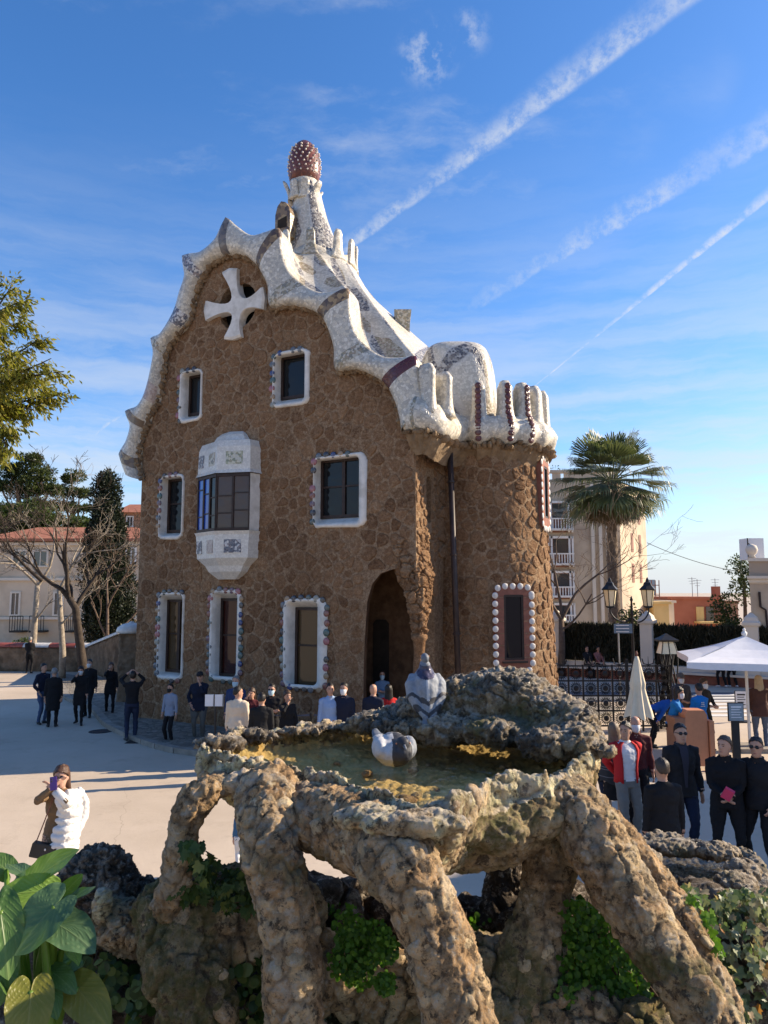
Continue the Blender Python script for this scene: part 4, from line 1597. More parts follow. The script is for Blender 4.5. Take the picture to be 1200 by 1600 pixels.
# ------------------------------------------------------------------ roof, borders, turret
def rocky(V, F, cell=0.12, amp=0.02, fine=0.006, seed=1, sub=0, stretch=(1, 1, 1), e0=0.22):
	"""turn a smooth body into cemented rubble; returns V, F and the attributes of the rock materials"""
	for _ in range(sub): V, F = subdivide(V, F)
	N = vert_normals(V, F)
	q = V * np.array(stretch) / cell
	wq = q + np.stack([fbm(q * 0.9 + 31 * k, 3, seed + 7 * k) for k in range(3)], 1) * 0.9
	f1, f2, idv = worley(wq, seed)
	e = np.clip((f2 - f1) / e0, 0, 1)
	tilt = np.stack([(idv * k) % 1 - 0.5 for k in (17.3, 31.7, 53.1)], 1)
	fac = (tilt * (wq - np.floor(wq) - 0.5)).sum(1)
	wild = 0.35 + 1.3 * np.clip(fbm(V / (cell * 3.2) + 21, 2, seed + 70) + 0.5, 0.1, 0.9)
	d = amp * wild * (np.clip(e * 1.9, 0, 1) ** 0.7 * (0.55 + 0.75 * idv + 0.9 * fac) - 0.5)
	rid = 1 - np.abs(2 * (fbm(V / (cell * 0.75) + 5, 4, seed + 40, 0.6) + 0.5) - 1) * 2.2
	rid2 = 1 - np.abs(2 * (fbm(V / (cell * 0.22) + 9, 3, seed + 50, 0.6) + 0.5) - 1) * 2.2
	d = d + fine * 1.5 * (rid - 0.6) + fine * 0.9 * (rid2 - 0.6) + fine * 3.0 * fbm(V / (cell * 0.5), 3, seed + 60)
	return V + N * d[:, None], F, {'rnd': idv, 'joint': 1 - np.clip(e * 1.3, 0, 1)}


def band_sections():
	secs = []
	for O, I in zip(ROOF_O, ROOF_I):
		dz = np.array(O) - np.array(I)
		prof = [(0.03, -0.06), (-0.22, -0.03), (-0.33, 0.03), (-0.40, 0.18), (-0.43, 0.38), (-0.40, 0.60), (-0.34, 0.80), (-0.29, 0.93), (-0.245, 1.0), (-0.12, 0.97), (0.2, 0.93), (0.5, 0.86)]
		secs.append([W(I[0] + dz[0] * k, v, I[1] + dz[1] * k) for v, k in prof])
	return secs


def build_band():
	secs = band_sections()
	mats = ['mosaic_white', 'mosaic_brown', 'mosaic_pink', 'mosaic_tan', 'mosaic_grey', 'mosaic_dark', 'mosaic_wine']
	mb = MB()
	k = len(secs[0])
	vs = [p for s in secs for p in s]
	mb.add(vs, [])
	for i in range(len(secs) - 1):
		st = mats.index(ROOF_S[i]) if ROOF_S[i] else 0
		for j in range(k - 1):
			a, b = i * k, (i + 1) * k
			mb.f.append([a + j, a + j + 1, b + j + 1, b + j])
			mb.mi.append(st if 0 < j < 9 else 0)
	o = mb.build('roof_border', [MATS[m] for m in mats], house, smooth=True)
	o.data.materials[0] = MATS['mosaic_white']
	# jagged stones that carry the border
	rg = rng_of(31)
	I = ROOF_I
	mb = MB()
	L = 0.0
	for i in range(len(I) - 1):
		a, b = np.array(I[i]), np.array(I[i + 1])
		O = np.array(ROOF_O[i])
		inw = (a - O)
		inw = inw / max(1e-6, np.linalg.norm(inw))
		seg = np.linalg.norm(b - a)
		nst = max(1, int(round(seg / 0.13)))
		for q in range(nst):
			c = a + (b - a) * ((q + 0.5) / nst) + inw * rg.uniform(0.0, 0.05)
			if c[0] > TB or c[0] < -0.15: continue
			M = Matrix.Rotation(rg.uniform(0, 6.28), 3, Vector((rg.random(), rg.random(), rg.random())).normalized())
			mb.ell(W(c[0], -0.10 + rg.uniform(-0.05, 0.05), c[1]), (rg.uniform(0.06, 0.1), rg.uniform(0.12, 0.17), rg.uniform(0.05, 0.085)), 6, 4, 0, M, rg.random())
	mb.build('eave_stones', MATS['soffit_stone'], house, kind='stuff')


build_band()

TURC = W(4.12, 3.1, 0)
CROWN_Z = 14.15


def ring_pt(a, r, z, c=None):
	c = TURC if c is None else c
	u = FT * math.cos(a) - FV * math.sin(a)          # a = 0 right, 90 front, 180 left
	return Vector((c.x, c.y, 0)) + u * r + Vector((0, 0, z))


def build_roof():
	patch = ['mosaic_white', 'mosaic_grey', 'mosaic_tan', 'mosaic_pink', 'mosaic_green']
	base = []
	n = len(ROOF_O)
	for i in range(0, n, 1):
		O = ROOF_O[i]
		I = ROOF_I[i]
		p = W(O[0] + (I[0] - O[0]) * 0.08, 0.25, O[1] + (I[1] - O[1]) * 0.08)
		f = i / (n - 1)
		ang = math.pi * (1.12 - 1.12 * f)
		base.append((p, ang))
	pr = base[-1][0]
	zr = pr.z
	for k, (t, v) in enumerate([(TB - 0.15, 1.0), (TB - 0.05, 2.2), (TB, 3.6), (TB, 5.4), (TB - 0.4, 7.4), (TB - 2.5, 7.7), (4.5, 7.7), (2.0, 7.7), (0.1, 7.5), (0.0, 5.0), (0.0, 2.5)]):
		zz = zr + 0.55 * min(k, 3)
		base.append((W(t, v, zz if k < 6 else 9.0 if k < 9 else 7.6), -math.pi * (k + 1) / 13.6))
	ws = np.linspace(0, 1, 40)
	mb = MB()
	rings = []
	for w in ws:
		ring = []
		for p, a in base:
			c = ring_pt(a, 1.32, CROWN_Z)
			q = p.lerp(c, w)
			q.z = p.z + (c.z - p.z) * (0.9 * w + 0.1 * w ** 2.2)
			ring.append(q)
		rings.append(ring)
	k = len(base)
	vs = [p for r_ in rings for p in r_]
	fs = [(i * k + j, i * k + (j + 1) % k, (i + 1) * k + (j + 1) % k, (i + 1) * k + j) for i in range(len(ws) - 1) for j in range(k)]
	fld, tone = [], []
	for i, w in enumerate(ws):
		for j in range(k):
			u = j * 0.19
			row = w * 4.2
			fld.append(math.sin(u * 1.5 + (2.1 if int(row) % 2 else 0)) * 0.8 - abs((row % 1) - 0.5) * 1.5 + 0.34)
			tone.append(0.0 if math.sin(u * 1.2 + int(row) * 2.2) > -0.1 else 1.0)
	me = raw_mesh('roof', vs, fs, MATS['mosaic_fields'], None, True, {'field': fld, 'tone': tone})
	fix_normals(me)
	link_mesh('roof', me, house)


build_roof()


def tongue(mb, base, out, tan, h, w0, w1, d0, d1, lean=0.0, mi=0, n=9, top=0.06):
	"""an upright fin of the parapet: flared foot, slender neck, rounded head"""
	rings = []
	for i in range(n):
		s = i / (n - 1)
		f = (1 - s) ** 4
		w = (w1 + (w0 - w1) * f) / 2
		d = (d1 + (d0 - d1) * f) / 2
		if i == n - 1: w, d = w * 0.62, d * 0.62
		c = base + out * (lean * s * s) + Vector((0, 0, h * (s if i < n - 1 else 1) - (0 if i == n - 1 else top * (s > 0.9))))
		ring = []
		for j in range(12):
			a = 2 * math.pi * j / 12
			ca, sa = math.cos(a), math.sin(a)
			e = 0.55
			x = math.copysign(abs(ca) ** e, ca) * w
			y = math.copysign(abs(sa) ** e, sa) * d
			ring.append(c + tan * x + out * y)
		rings.append(ring)
	mb.loft(rings, mi)


def build_crown():
	# low smooth cups between the fins
	mb = MB()
	prof = [(1.48, CROWN_Z - 0.55), (1.43, CROWN_Z - 0.3), (1.35, CROWN_Z), (1.33, CROWN_Z + 0.15)]
	rings = []
	N = 60
	for r_, z in prof + [(1.2, CROWN_Z + 0.15), (1.1, CROWN_Z - 0.5)]:
		ring = []
		for j in range(N):
			a = 2 * math.pi * j / N
			sc = 0.10 * math.cos(5 * a + 0.9) if z > CROWN_Z - 0.2 else 0
			ring.append(ring_pt(a, r_, z + sc))
		rings.append(ring)
	mb.loft(rings, 0, True, False, False)
	mb.build('crown_ring', MATS['mosaic_white'], house, smooth=True)
	for a, h, w in ((128, 0.95, 0.24), (98, 0.95, 0.26), (62, 0.9, 0.28), (24, 0.98, 0.28), (-4, 0.9, 0.28), (-35, 1.0, 0.34), (-72, 1.0, 0.34), (-108, 1.0, 0.34), (-145, 1.0, 0.34), (165, 1.05, 0.34)):
		m = MB()
		aa = R(a)
		out = FT * math.cos(aa) - FV * math.sin(aa)
		tongue(m, ring_pt(aa, 1.32, CROWN_Z - 0.15), out, Vector((-out.y, out.x, 0)), h, 0.66, w, 0.24, 0.15, 0.03)
		m.build('crown_fin', MATS['mosaic_white' if a not in (62, 128) else 'mosaic_tan'], house, smooth=True)


build_crown()
EGGC = at(475, 300, TURC.y)
EGGC.z = 0


def build_turret():
	def zc(py): return at(480, py, TURC.y).z
	prof = [(1.1, zc(430)), (0.90, zc(400)), (0.74, zc(372)), (0.60, zc(348)), (0.53, zc(328)), (0.47, zc(308)), (0.44, zc(295)), (0.43, zc(281))]
	rings = []
	for i, (r_, z) in enumerate(prof):
		s = i / (len(prof) - 1)
		c = Vector((TURC.x, TURC.y, 0)).lerp(EGGC, s)
		rings.append([ring_pt(2 * math.pi * j / 40, r_, z, c) for j in range(40)])
	mb = MB()
	pf = catmull([(r_, z) for r_, z in prof], 5)
	NN = 80
	vs, fld, tone = [], [], []
	for i, (r_, z) in enumerate(pf):
		s = i / (len(pf) - 1)
		c = Vector((TURC.x, TURC.y, 0)).lerp(EGGC, s)
		for j in range(NN):
			a = 2 * math.pi * j / NN
			vs.append(ring_pt(a, r_, z, c))
			strip = abs(((a * 4 / (2 * math.pi) + 0.05) % 1) - 0.5) * 2
			fld.append(max((0.34 - strip) * 1.2 if s < 0.9 else -0.2, 0.3 - abs(s - 0.25) * 3 + 0.4 * math.sin(a * 4)))
			tone.append(0.0 if s < 0.45 else 0.2)
	fs = [(i * NN + j, i * NN + (j + 1) % NN, (i + 1) * NN + (j + 1) % NN, (i + 1) * NN + j) for i in range(len(pf) - 1) for j in range(NN)]
	me = raw_mesh('turret', vs, fs, MATS['mosaic_fields'], None, True, {'field': fld, 'tone': tone})
	fix_normals(me)
	link_mesh('turret', me, house)
	# petals of the cup under the pine cone
	for a, z0, h, w, ln in ((100, 318, 0.62, 0.30, 0.05), (52, 320, 0.66, 0.28, 0.1), (8, 322, 0.62, 0.26, 0.24), (150, 318, 0.72, 0.26, 0.22), (-60, 320, 0.6, 0.28, 0.2), (-130, 320, 0.6, 0.28, 0.2)):
		m = MB()
		aa = R(a)
		out = FT * math.cos(aa) - FV * math.sin(aa)
		tongue(m, ring_pt(aa, 0.44, zc(z0), EGGC), out, Vector((-out.y, out.x, 0)), h, 0.46, w, 0.16, 0.13, ln)
		m.build('cup_petal', MATS['mosaic_white'], house, smooth=True)
	# pine-cone finial with white studs
	pr = [(0.38, 288), (0.47, 285), (0.52, 275), (0.535, 265), (0.52, 254), (0.47, 244), (0.385, 234.5), (0.28, 227.5), (0.16, 223), (0.02, 221)]
	mb = MB()
	pf = [(r_, zc(y)) for r_, y in pr]
	mb.lathe(pf, (EGGC.x, EGGC.y, 0), 32)
	egg = mb.build('finial', MATS['egg_tile'], house, smooth=True)
	st = MB()
	zs = np.linspace(zc(280), zc(238), 8)
	for q, z in enumerate(zs):
		r_ = float(np.interp(z, [p[1] for p in pf], [p[0] for p in pf]))
		n = max(7, int(17 * r_ / 0.53))
		for j in range(n):
			a = 2 * math.pi * (j + 0.5 * (q % 2)) / n
			d = Vector((math.cos(a), math.sin(a), 0.15)).normalized()
			c = Vector((EGGC.x, EGGC.y, z)) + d * r_
			M = d.to_track_quat('Z', 'Y').to_matrix()
			st.ell(c, (0.034, 0.034, 0.05), 6, 4, 0, M)
	st.build('studs', MATS['stud_white'], egg, smooth=True, kind='stuff')
	# small brown dormer with a dark opening, left of the turret
	c = at(441, 357, TURC.y - 0.75)
	out = -FV
	tan = FT
	sh = [(-0.28, -0.3), (0.3, -0.3), (0.3, 0.45), (0.24, 0.66), (0.1, 0.86), (-0.06, 0.92), (-0.2, 0.78), (-0.28, 0.5)]
	mb = MB()
	mb.prism(sh, lambda a, b, d: c + tan * a - out * d + Vector((0, 0, b)), 0.0, 0.8)
	dm = mb.build('dormer', MATS['mosaic_brown'], house)
	mb = MB()
	mb.prism([(-0.17, 0.02), (0.17, 0.02), (0.17, 0.38), (-0.17, 0.3)], lambda a, b, d: c + tan * a - out * d + Vector((0, 0, b)), -0.012, 0.05)
	mb.build('opening', MATS['interior_dark'], dm)
	# short flared chimney on the far slope
	c = at(629, 530, 23.2)
	mb = MB()
	mb.loft([[c + Vector((x * k, y * k, z)) for x, y in ((-0.22, -0.3), (0.22, -0.3), (0.22, 0.3), (-0.22, 0.3))] for k, z in ((1.0, -0.9), (1.0, 0.1), (1.05, 0.45), (1.25, 0.82), (1.25, 0.86))])
	mb.build('chimney', MATS['mosaic_tan'], house)


build_turret()


def build_tower_roof():
	c = at(711, 600, 20.9)
	mb = MB()
	mats = ['mosaic_white', 'mosaic_grey', 'mosaic_tan']
	zt = at(712, 545, 20.9).z
	zb = 7.6
	rings = []
	nm, nn = 30, 96
	fld, tone = [], []
	for i in range(nm + 1):
		s = i / nm
		a = s * math.pi / 2
		k = max(math.cos(a), 0.0) ** 0.34
		z = zb + (zt - zb) * math.sin(a) ** 0.72
		for j in range(nn):
			b = 2 * math.pi * j / nn
			rings.append((c.x + 1.17 * max(k, 0.03) * math.copysign(abs(math.cos(b)) ** 0.6, math.cos(b)), c.y + 1.35 * max(k, 0.03) * math.copysign(abs(math.sin(b)) ** 0.6, math.sin(b)), z))
			tri = abs(((b * 3 / math.pi + 0.35) % 1) - 0.5) * 2
			fld.append(max(0.28 - abs(s - 0.30 - 0.42 * tri) * 2.2, (0.25 - s) * 1.2 + (0.5 - tri) * 0.6) if s < 0.9 else -0.3)
			tone.append(0.0 if b < 5.2 else 1.0)
	fs = [(i * nn + j, i * nn + (j + 1) % nn, (i + 1) * nn + (j + 1) % nn, (i + 1) * nn + j) for i in range(nm) for j in range(nn)]
	fs.append(tuple(nm * nn + j for j in range(nn)))
	me = raw_mesh('dome', rings, fs, MATS['mosaic_fields'], None, True, {'field': fld, 'tone': tone})
	fix_normals(me)
	link_mesh('dome', me, house)
	# flat deck behind the parapet
	mb = MB()
	mb.add([tower_pt(2 * math.pi * j / 40, 1.75, 7.75) for j in range(40)], [tuple(range(40))])
	mb.build('roof_deck', MATS['mosaic_tan'], house)


build_tower_roof()
PARR = 1.88


def parapet_path():
	"""plan of the tower parapet from the facade corner round the prow and on round the drum, with outward normals"""
	p = [at(632, 672, 17.72), at(650, 672, 17.42), at(668, 672, 17.36), at(690, 682, 17.55), at(704, 684, 18.05)]
	pts = [Vector((q.x, q.y, 0)) for q in p]
	for d in range(-22, 215, 9):
		pts.append(tower_pt(R(d), PARR, 0))
	c = catmull(pts, 4)
	return [Vector(q) for q in c]


FIN_TH = [-11, 13, 31, 48, 68, 92, 118, 145, 172]


def build_parapet():
	path = parapet_path()
	n = len(path)
	mb = MB()
	mats = ['mosaic_white', 'mosaic_tan', 'mosaic_brown']
	secs = []
	under = []
	rg = rng_of(41)
	for i, p in enumerate(path):
		tan = (path[min(i + 1, n - 1)] - path[max(i - 1, 0)]).normalized()
		out = Vector((tan.y, -tan.x, 0))
		th = math.degrees(math.atan2(p.x - TC.x, -(p.y - TC.y)))
		wave = 0.0
		if i > 20:
			dmin = min(abs(((th - f + 180) % 360) - 180) for f in FIN_TH)
			wave = math.cos(min(dmin, 12) / 12 * math.pi)
		s0 = min(1.0, i / 20.0)
		zl = 7.61 - 0.07 * wave
		zu = 8.33 + 0.04 * wave
		if i < 20:
			zl = float(np.interp(i, [0, 4, 8, 12, 16, 20], [7.66, 7.66, 7.62, 7.50, 7.50, 7.60]))
			zu = float(np.interp(i, [0, 4, 8, 12, 16, 20], [8.6, 8.45, 8.30, 8.28, 8.3, 8.33]))
		b = 0.08 + 0.10 * max(wave, 0)
		pr = [(-0.28, zl + 0.02), (-0.05, zl), (0.03, zl + 0.04), (0.06 + b * 0.5, zl + (zu - zl) * 0.25), (0.04 + b, zl + (zu - zl) * 0.5), (0.0 + b * 0.6, zl + (zu - zl) * 0.75), (-0.06, zu), (-0.2, zu + 0.02), (-0.32, zu), (-0.34, zu - 0.4)]
		secs.append([p + out * o + Vector((0, 0, z)) for o, z in pr])
		under.append((p, out, zl))
	k = len(secs[0])
	mb.add([q for s in secs for q in s], [])
	for i in range(n - 1):
		for j in range(k - 1):
			mb.f.append([i * k + j, i * k + j + 1, (i + 1) * k + j + 1, (i + 1) * k + j])
			mb.mi.append(1 if i in (3,) and j < 7 else 0)
	par = mb.build('parapet', [MATS[m] for m in mats], house, smooth=True)
	# stones under the rim
	em = MB()
	for (p, out, zl), (p2, o2, zl2) in zip(under, under[1:]):
		seg = (p2 - p).length
		for q in range(max(1, int(seg / 0.085))):
			f = rg.random()
			c = p.lerp(p2, f) + out * rg.uniform(-0.12, 0.02)
			M = Matrix.Rotation(math.atan2(out.y, out.x) + rg.uniform(-0.4, 0.4), 3, 'Z')
			em.ell((c.x, c.y, zl + rg.uniform(-0.11, -0.01)), (rg.uniform(0.09, 0.2), rg.uniform(0.04, 0.075), rg.uniform(0.05, 0.12)), 6, 4, 0, M, rg.random())
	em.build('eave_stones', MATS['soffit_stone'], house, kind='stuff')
	# rough corbelling between the wall and the rim
	V = []
	rings = []
	for z, o in ((6.95, -0.30), (7.15, -0.2), (7.32, -0.09), (7.47, -0.04), (7.55, -0.2)):
		rings.append([p + out * (o + rg.uniform(-0.035, 0.035)) + Vector((0, 0, z + (zl - 7.52) + rg.uniform(-0.04, 0.03))) for p, out, zl in under])
	sm = MB()
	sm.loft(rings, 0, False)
	sm.build('eave', MATS['soffit_stone'], house)
	# fins
	fins = []
	dm = disc_mesh
	wine = MATS['mosaic_wine']
	for d in FIN_TH:
		m = MB()
		th = R(d)
		out = Vector((math.sin(th), -math.cos(th), 0))
		tan = Vector((math.cos(th), math.sin(th), 0))
		h = 1.29
		tongue(m, tower_pt(th, PARR - 0.22, 7.98), out, tan, h, 0.70, 0.34, 0.56, 0.44, -0.02, n=12)
		f = m.build('parapet_fin', MATS['mosaic_white'], house, smooth=True)
		if d in (-11, 13, 31):
			me = dm(wine, out, 0.085, 0.03)
			for z in np.arange(7.68, 9.2, 0.142):
				s = max(0, (z - 7.98) / h)
				dep = (0.44 + 0.12 * (1 - s) ** 4) / 2
				off = PARR - 0.225 + dep if z > 8.36 else PARR + 0.06 + 0.13 * math.sin(max(0, min(1, (z - 7.55) / 0.80)) * math.pi) - 0.02
				put_disc(me, tower_pt(th, off, z), f)
	for px, Y, top, w0, out in ((664, 17.62, 570, 0.44, Vector((0.72, -0.69, 0))), (690, 17.9, 583, 0.44, Vector((0.75, -0.66, 0)))):
		m = MB()
		c = at(px, 634, Y)
		out.normalize()
		tongue(m, Vector((c.x, c.y, 8.0)), out, Vector((-out.y, out.x, 0)), at(px, top, Y).z - 8.0, w0, 0.22, 0.74, 0.56, 0.04)
		m.build('parapet_fin', MATS['mosaic_white'], house, smooth=True)


build_parapet()


def build_tower_windows():
	wd = disc_mesh
	for k, (a0, a1, z0, z1) in enumerate(TWIN):
		mid = (a0 + a1) / 2
		out = Vector((math.sin(mid), -math.cos(mid), 0))
		tan = Vector((math.cos(mid), math.sin(mid), 0))
		zc = (z0 + z1) / 2
		rr = tower_r(zc)
		ch = 2 * rr * math.sin((a1 - a0) / 2)
		org = tower_pt(mid, rr, 0)
		f = lambda a, d, z: Vector((org.x, org.y, 0)) + tan * a - out * d + Vector((0, 0, z))
		hw = ch / 2 - 0.09
		gw = hw * 0.54 if k == 0 else hw * 0.5
		y0, y1 = z0 + 0.34, z1 - 0.26
		n = 6
		o = rrect(-hw, hw, z0 + 0.05, z1 - 0.05, 0.2, n)
		i_ = rrect(-gw, gw, y0, y1, 0.03, n)
		mb = MB()
		mb.loft([[f(a, 0.35, z) for a, z in o], [f(a, -0.075, z) for a, z in o], [f(a, -0.085, z) for a, z in i_], [f(a, -0.02, z) for a, z in i_]], 0, True, False, False)
		# tile joints of the brick-red surround
		win = mb.build('window', MATS['brick_red'], house)
		for z in np.arange(z0 + 0.4, z1 - 0.2, 0.30):
			for sgn in (-1, 1):
				j = MB()
				j.add([f(sgn * gw, -0.089, z - 0.008), f(sgn * hw, -0.082, z - 0.008), f(sgn * hw, -0.082, z + 0.008), f(sgn * gw, -0.089, z + 0.008)], [(0, 1, 2, 3)])
				j.build('joint', MATS['mortar'], win)
		fr = MB()
		fw = 0.055
		for (a, b, c, d) in ((-gw, -gw + fw, y0, y1), (gw - fw, gw, y0, y1), (-gw + fw, gw - fw, y1 - fw, y1), (-gw + fw, gw - fw, y0, y0 + fw)):
			fr.add([f(x, v, z) for z in (c, d) for x, v in ((a, -0.075), (b, -0.075), (b, 0.02), (a, 0.02))], [(0, 3, 2, 1), (4, 5, 6, 7), (0, 1, 5, 4), (1, 2, 6, 5), (2, 3, 7, 6), (3, 0, 4, 7)])
		fr.build('window_frame', MATS['dark_frame'], win)
		g = MB()
		g.add([f(-gw, -0.045, y0), f(gw, -0.045, y0), f(gw, -0.045, y1), f(-gw, -0.045, y1)], [(0, 1, 2, 3)])
		g.build('pane', MATS['glass_tower'], win, fix=False)
		if k == 0:
			g = MB()
			g.box(f(0, -0.105, y0 - 0.05), (gw * 2.5, 0.08, 0.05), 0, mid)
			g.build('sill', MATS['dark_frame'], win)
		me = wd(MATS['white_disc'], out, 0.082, 0.016)
		pth = o + [o[0]]
		acc, step = 0.0, 0.208
		for a, c in zip(pth, pth[1:]):
			seg = math.hypot(c[0] - a[0], c[1] - a[1])
			if seg < 1e-6: continue
			while acc < seg:
				x, z = a[0] + (c[0] - a[0]) * acc / seg, a[1] + (c[1] - a[1]) * acc / seg
				acc += step
				put_disc(me, f(x, -0.07, z), win)
			acc -= seg


build_tower_windows()


def build_porch():
	# rough inverted cone of stone that gathers the corner onto one leaning column
	z = lambda py, px=650, Y=17.9: at(px, py, Y).z
	secs = [(ZC + 0.9, (TB - 0.30, 0.42), 0.33, 0.44), (ZC + 0.3, (TB - 0.40, 0.52), 0.46, 0.55), (ZC, (TB - 0.33, 0.54), 0.44, 0.60), (z(905), (TB - 0.22, 0.48), 0.38, 0.54), (z(930), (TB - 0.10, 0.38), 0.27, 0.42), (z(955), (TB - 0.06, 0.29), 0.20, 0.28), (z(980), (TB - 0.04, 0.24), 0.16, 0.19), (z(996), (TB - 0.03, 0.22), 0.14, 0.15)]
	mb = MB()
	mb.loft([[W(t + a * math.cos(q), v + b * math.sin(q), zz) for q in np.linspace(0, 2 * math.pi, 18, endpoint=False)] for zz, (t, v), a, b in secs])
	V, F = remesh(mb.v, mb.f, 0.035, 1)
	V, F, at_ = rocky(V, F, 0.22, 0.085, 0.014, 3, 1)
	me = raw_mesh('corbel', V, F, MATS['facade_stone'], None, False, at_)
	link_mesh('corbel', me, house)
	# column: capital ring and shaft
	col = MB()
	zc = z(996)
	base = (TB - 0.16, 0.2)
	pts = []
	for s in np.linspace(0, 1, 9):
		zz = zc * (1 - s)
		pts.append((W(TB - 0.03 + (base[0] - TB + 0.03) * s, 0.22 + (base[1] - 0.22) * s, zz), 0.11 + 0.03 * s))
	col.tube([p for p, _ in pts], [r_ for _, r_ in pts], 14)
	c = col.build('column', MATS['facade_stone'], house, smooth=True)
	cap = MB()
	t, v = TB - 0.03, 0.22
	cap.lathe([(0.10, zc - 0.42), (0.13, zc - 0.36), (0.15, zc - 0.10), (0.20, zc - 0.04), (0.20, zc + 0.04), (0.16, zc + 0.07)], tuple(W(t, v, 0)), 16)
	cap.build('capital', MATS['facade_stone'], c, smooth=True)
	# dark doorway at the back of the porch
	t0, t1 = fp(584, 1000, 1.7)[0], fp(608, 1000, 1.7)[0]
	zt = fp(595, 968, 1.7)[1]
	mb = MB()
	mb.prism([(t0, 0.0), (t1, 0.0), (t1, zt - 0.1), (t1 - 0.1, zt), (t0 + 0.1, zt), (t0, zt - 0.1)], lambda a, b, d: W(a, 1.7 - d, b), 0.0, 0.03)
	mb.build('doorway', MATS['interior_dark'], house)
	# rain pipe in the re-entrant angle
	p = MB()
	a, b = at(703, 712, 18.62), at(716, 1062, 18.62)
	d = (b - a) / (a.z - b.z)
	p.tube([a + Vector((0, 0, 0.25)), b + d * b.z], [0.075, 0.075], 10)
	pipe = p.build('rain_pipe', MATS['pipe_dark'], house, smooth=True)
	for f in (0.12, 0.45, 0.8):
		q = a.lerp(b, f)
		m = MB()
		m.lathe([(0.09, -0.03), (0.098, -0.02), (0.098, 0.02), (0.09, 0.03)], tuple(q), 10)
		m.build('pipe_bracket', MATS['pipe_dark'], pipe)


build_porch()
# ------------------------------------------------------------------ trees, walls and buildings around the plaza
def leaf_mesh(pts, dirs, size, rg, droop=0.0, aspect=0.5, upbias=0.3):
	"""many single leaves as bent quads; pts/dirs are arrays; returns verts, faces, tones"""
	n = len(pts)
	r = np.random.RandomState(rg.randint(0, 1 << 30))
	D = dirs + r.normal(0, 0.55, (n, 3))
	D[:, 2] += -droop
	D /= np.maximum(np.linalg.norm(D, axis=1, keepdims=True), 1e-6)
	U = r.normal(0, 1, (n, 3))
	U[:, 2] += upbias
	S = np.cross(D, U)
	S /= np.maximum(np.linalg.norm(S, axis=1, keepdims=True), 1e-6)
	Nn = np.cross(S, D)
	L = size * r.uniform(0.6, 1.3, (n, 1))
	w = L * aspect
	a = pts
	m = pts + D * L * 0.5 + Nn * L * 0.08
	tip = pts + D * L
	V = np.stack([a, m + S * w * 0.5, tip, m - S * w * 0.5], 1).reshape(-1, 3)
	F = np.arange(n * 4).reshape(n, 4)
	tone = np.repeat(np.clip(r.normal(0.5, 0.24, n), 0, 1), 4)
	return V, F, tone


def leaves_obj(name, V, F, tone, mat, parent=None, **props):
	me = raw_mesh(name, V, F, MATS[mat], None, False, {'rnd': tone})
	return link_mesh(name, me, parent, **props)


def branch_net(rg, root, d, length, radius, levels, spread=0.55, kids=(2, 3), shrink=0.72, lift=0.12, segs=4, sides=6, wob=0.16, minr=0.007):
	"""skeleton of a tree: list of (points, radii, level)"""
	out = []

	def grow(p, d, ln, r, lv):
		pts, rad = [p.copy()], [r]
		for i in range(segs):
			d = (d + Vector((rg.gauss(0, wob), rg.gauss(0, wob), rg.gauss(0, wob) + lift))).normalized()
			p = p + d * (ln / segs)
			pts.append(p.copy())
			rad.append(max(minr, r * (1 - 0.45 * (i + 1) / segs)))
		out.append((pts, rad, lv))
		if lv >= levels: return
		for k in range(rg.randint(*kids)):
			i = rg.randint(max(1, segs // 2), segs)
			ax = Vector((rg.gauss(0, 1), rg.gauss(0, 1), rg.gauss(0, 0.5)))
			nd = (d + ax.normalized() * spread * rg.uniform(0.7, 1.5)).normalized()
			grow(pts[i], nd, ln * shrink * rg.uniform(0.75, 1.15), max(minr, rad[i] * 0.68), lv + 1)
	grow(Vector(root), Vector(d).normalized(), length, radius, 0)
	return out


def bare_tree(label, base, limbs, mat, rg, levels=4, trunk=None, rtrunk=0.13, length=1.6, group=None, thin=0.62, lift=0.05, spread=0.65):
	t = thing('bare_tree', label, 'tree', base, group)
	tm = MB()
	tm.tube([base] + trunk, list(np.linspace(rtrunk * 1.25, rtrunk * 0.8, len(trunk) + 1)), 8)
	tm.build('trunk', MATS[mat], t, smooth=True)
	bm_ = MB()
	for p, d, ln, r_ in limbs:
		for pts, rad, lv in branch_net(rg, p, d, ln, r_, levels, spread, (2, 3), 0.74, lift, 4):
			bm_.tube(pts, rad, 5 if lv < 2 else 3, cap=False)
	bm_.build('branches', MATS[mat], t, smooth=True, fix=False)
	return t


def clump_crown(rg, centers, radii, per, size, mat, name, parent, squash=0.75, droop=0.0, aspect=0.5):
	r = np.random.RandomState(rg.randint(0, 1 << 30))
	P_, D_ = [], []
	for c, ra in zip(centers, radii):
		n = int(per * ra * ra)
		d = r.normal(0, 1, (n, 3))
		d /= np.linalg.norm(d, axis=1, keepdims=True)
		rr = ra * r.uniform(0.45, 1.05, (n, 1)) ** 0.6
		p = np.array(c) + d * rr * np.array([1, 1, squash])
		bump_ = 1 + 0.25 * (vnoise(p * 2.2 / max(0.3, ra) + 3.1, 5) - 0.5)[:, None]
		P_.append(np.array(c) + (p - np.array(c)) * bump_)
		D_.append(d)
	V, F, T = leaf_mesh(np.concatenate(P_), np.concatenate(D_), size, rg, droop, aspect)
	return leaves_obj(name, V, F, T, mat, parent)


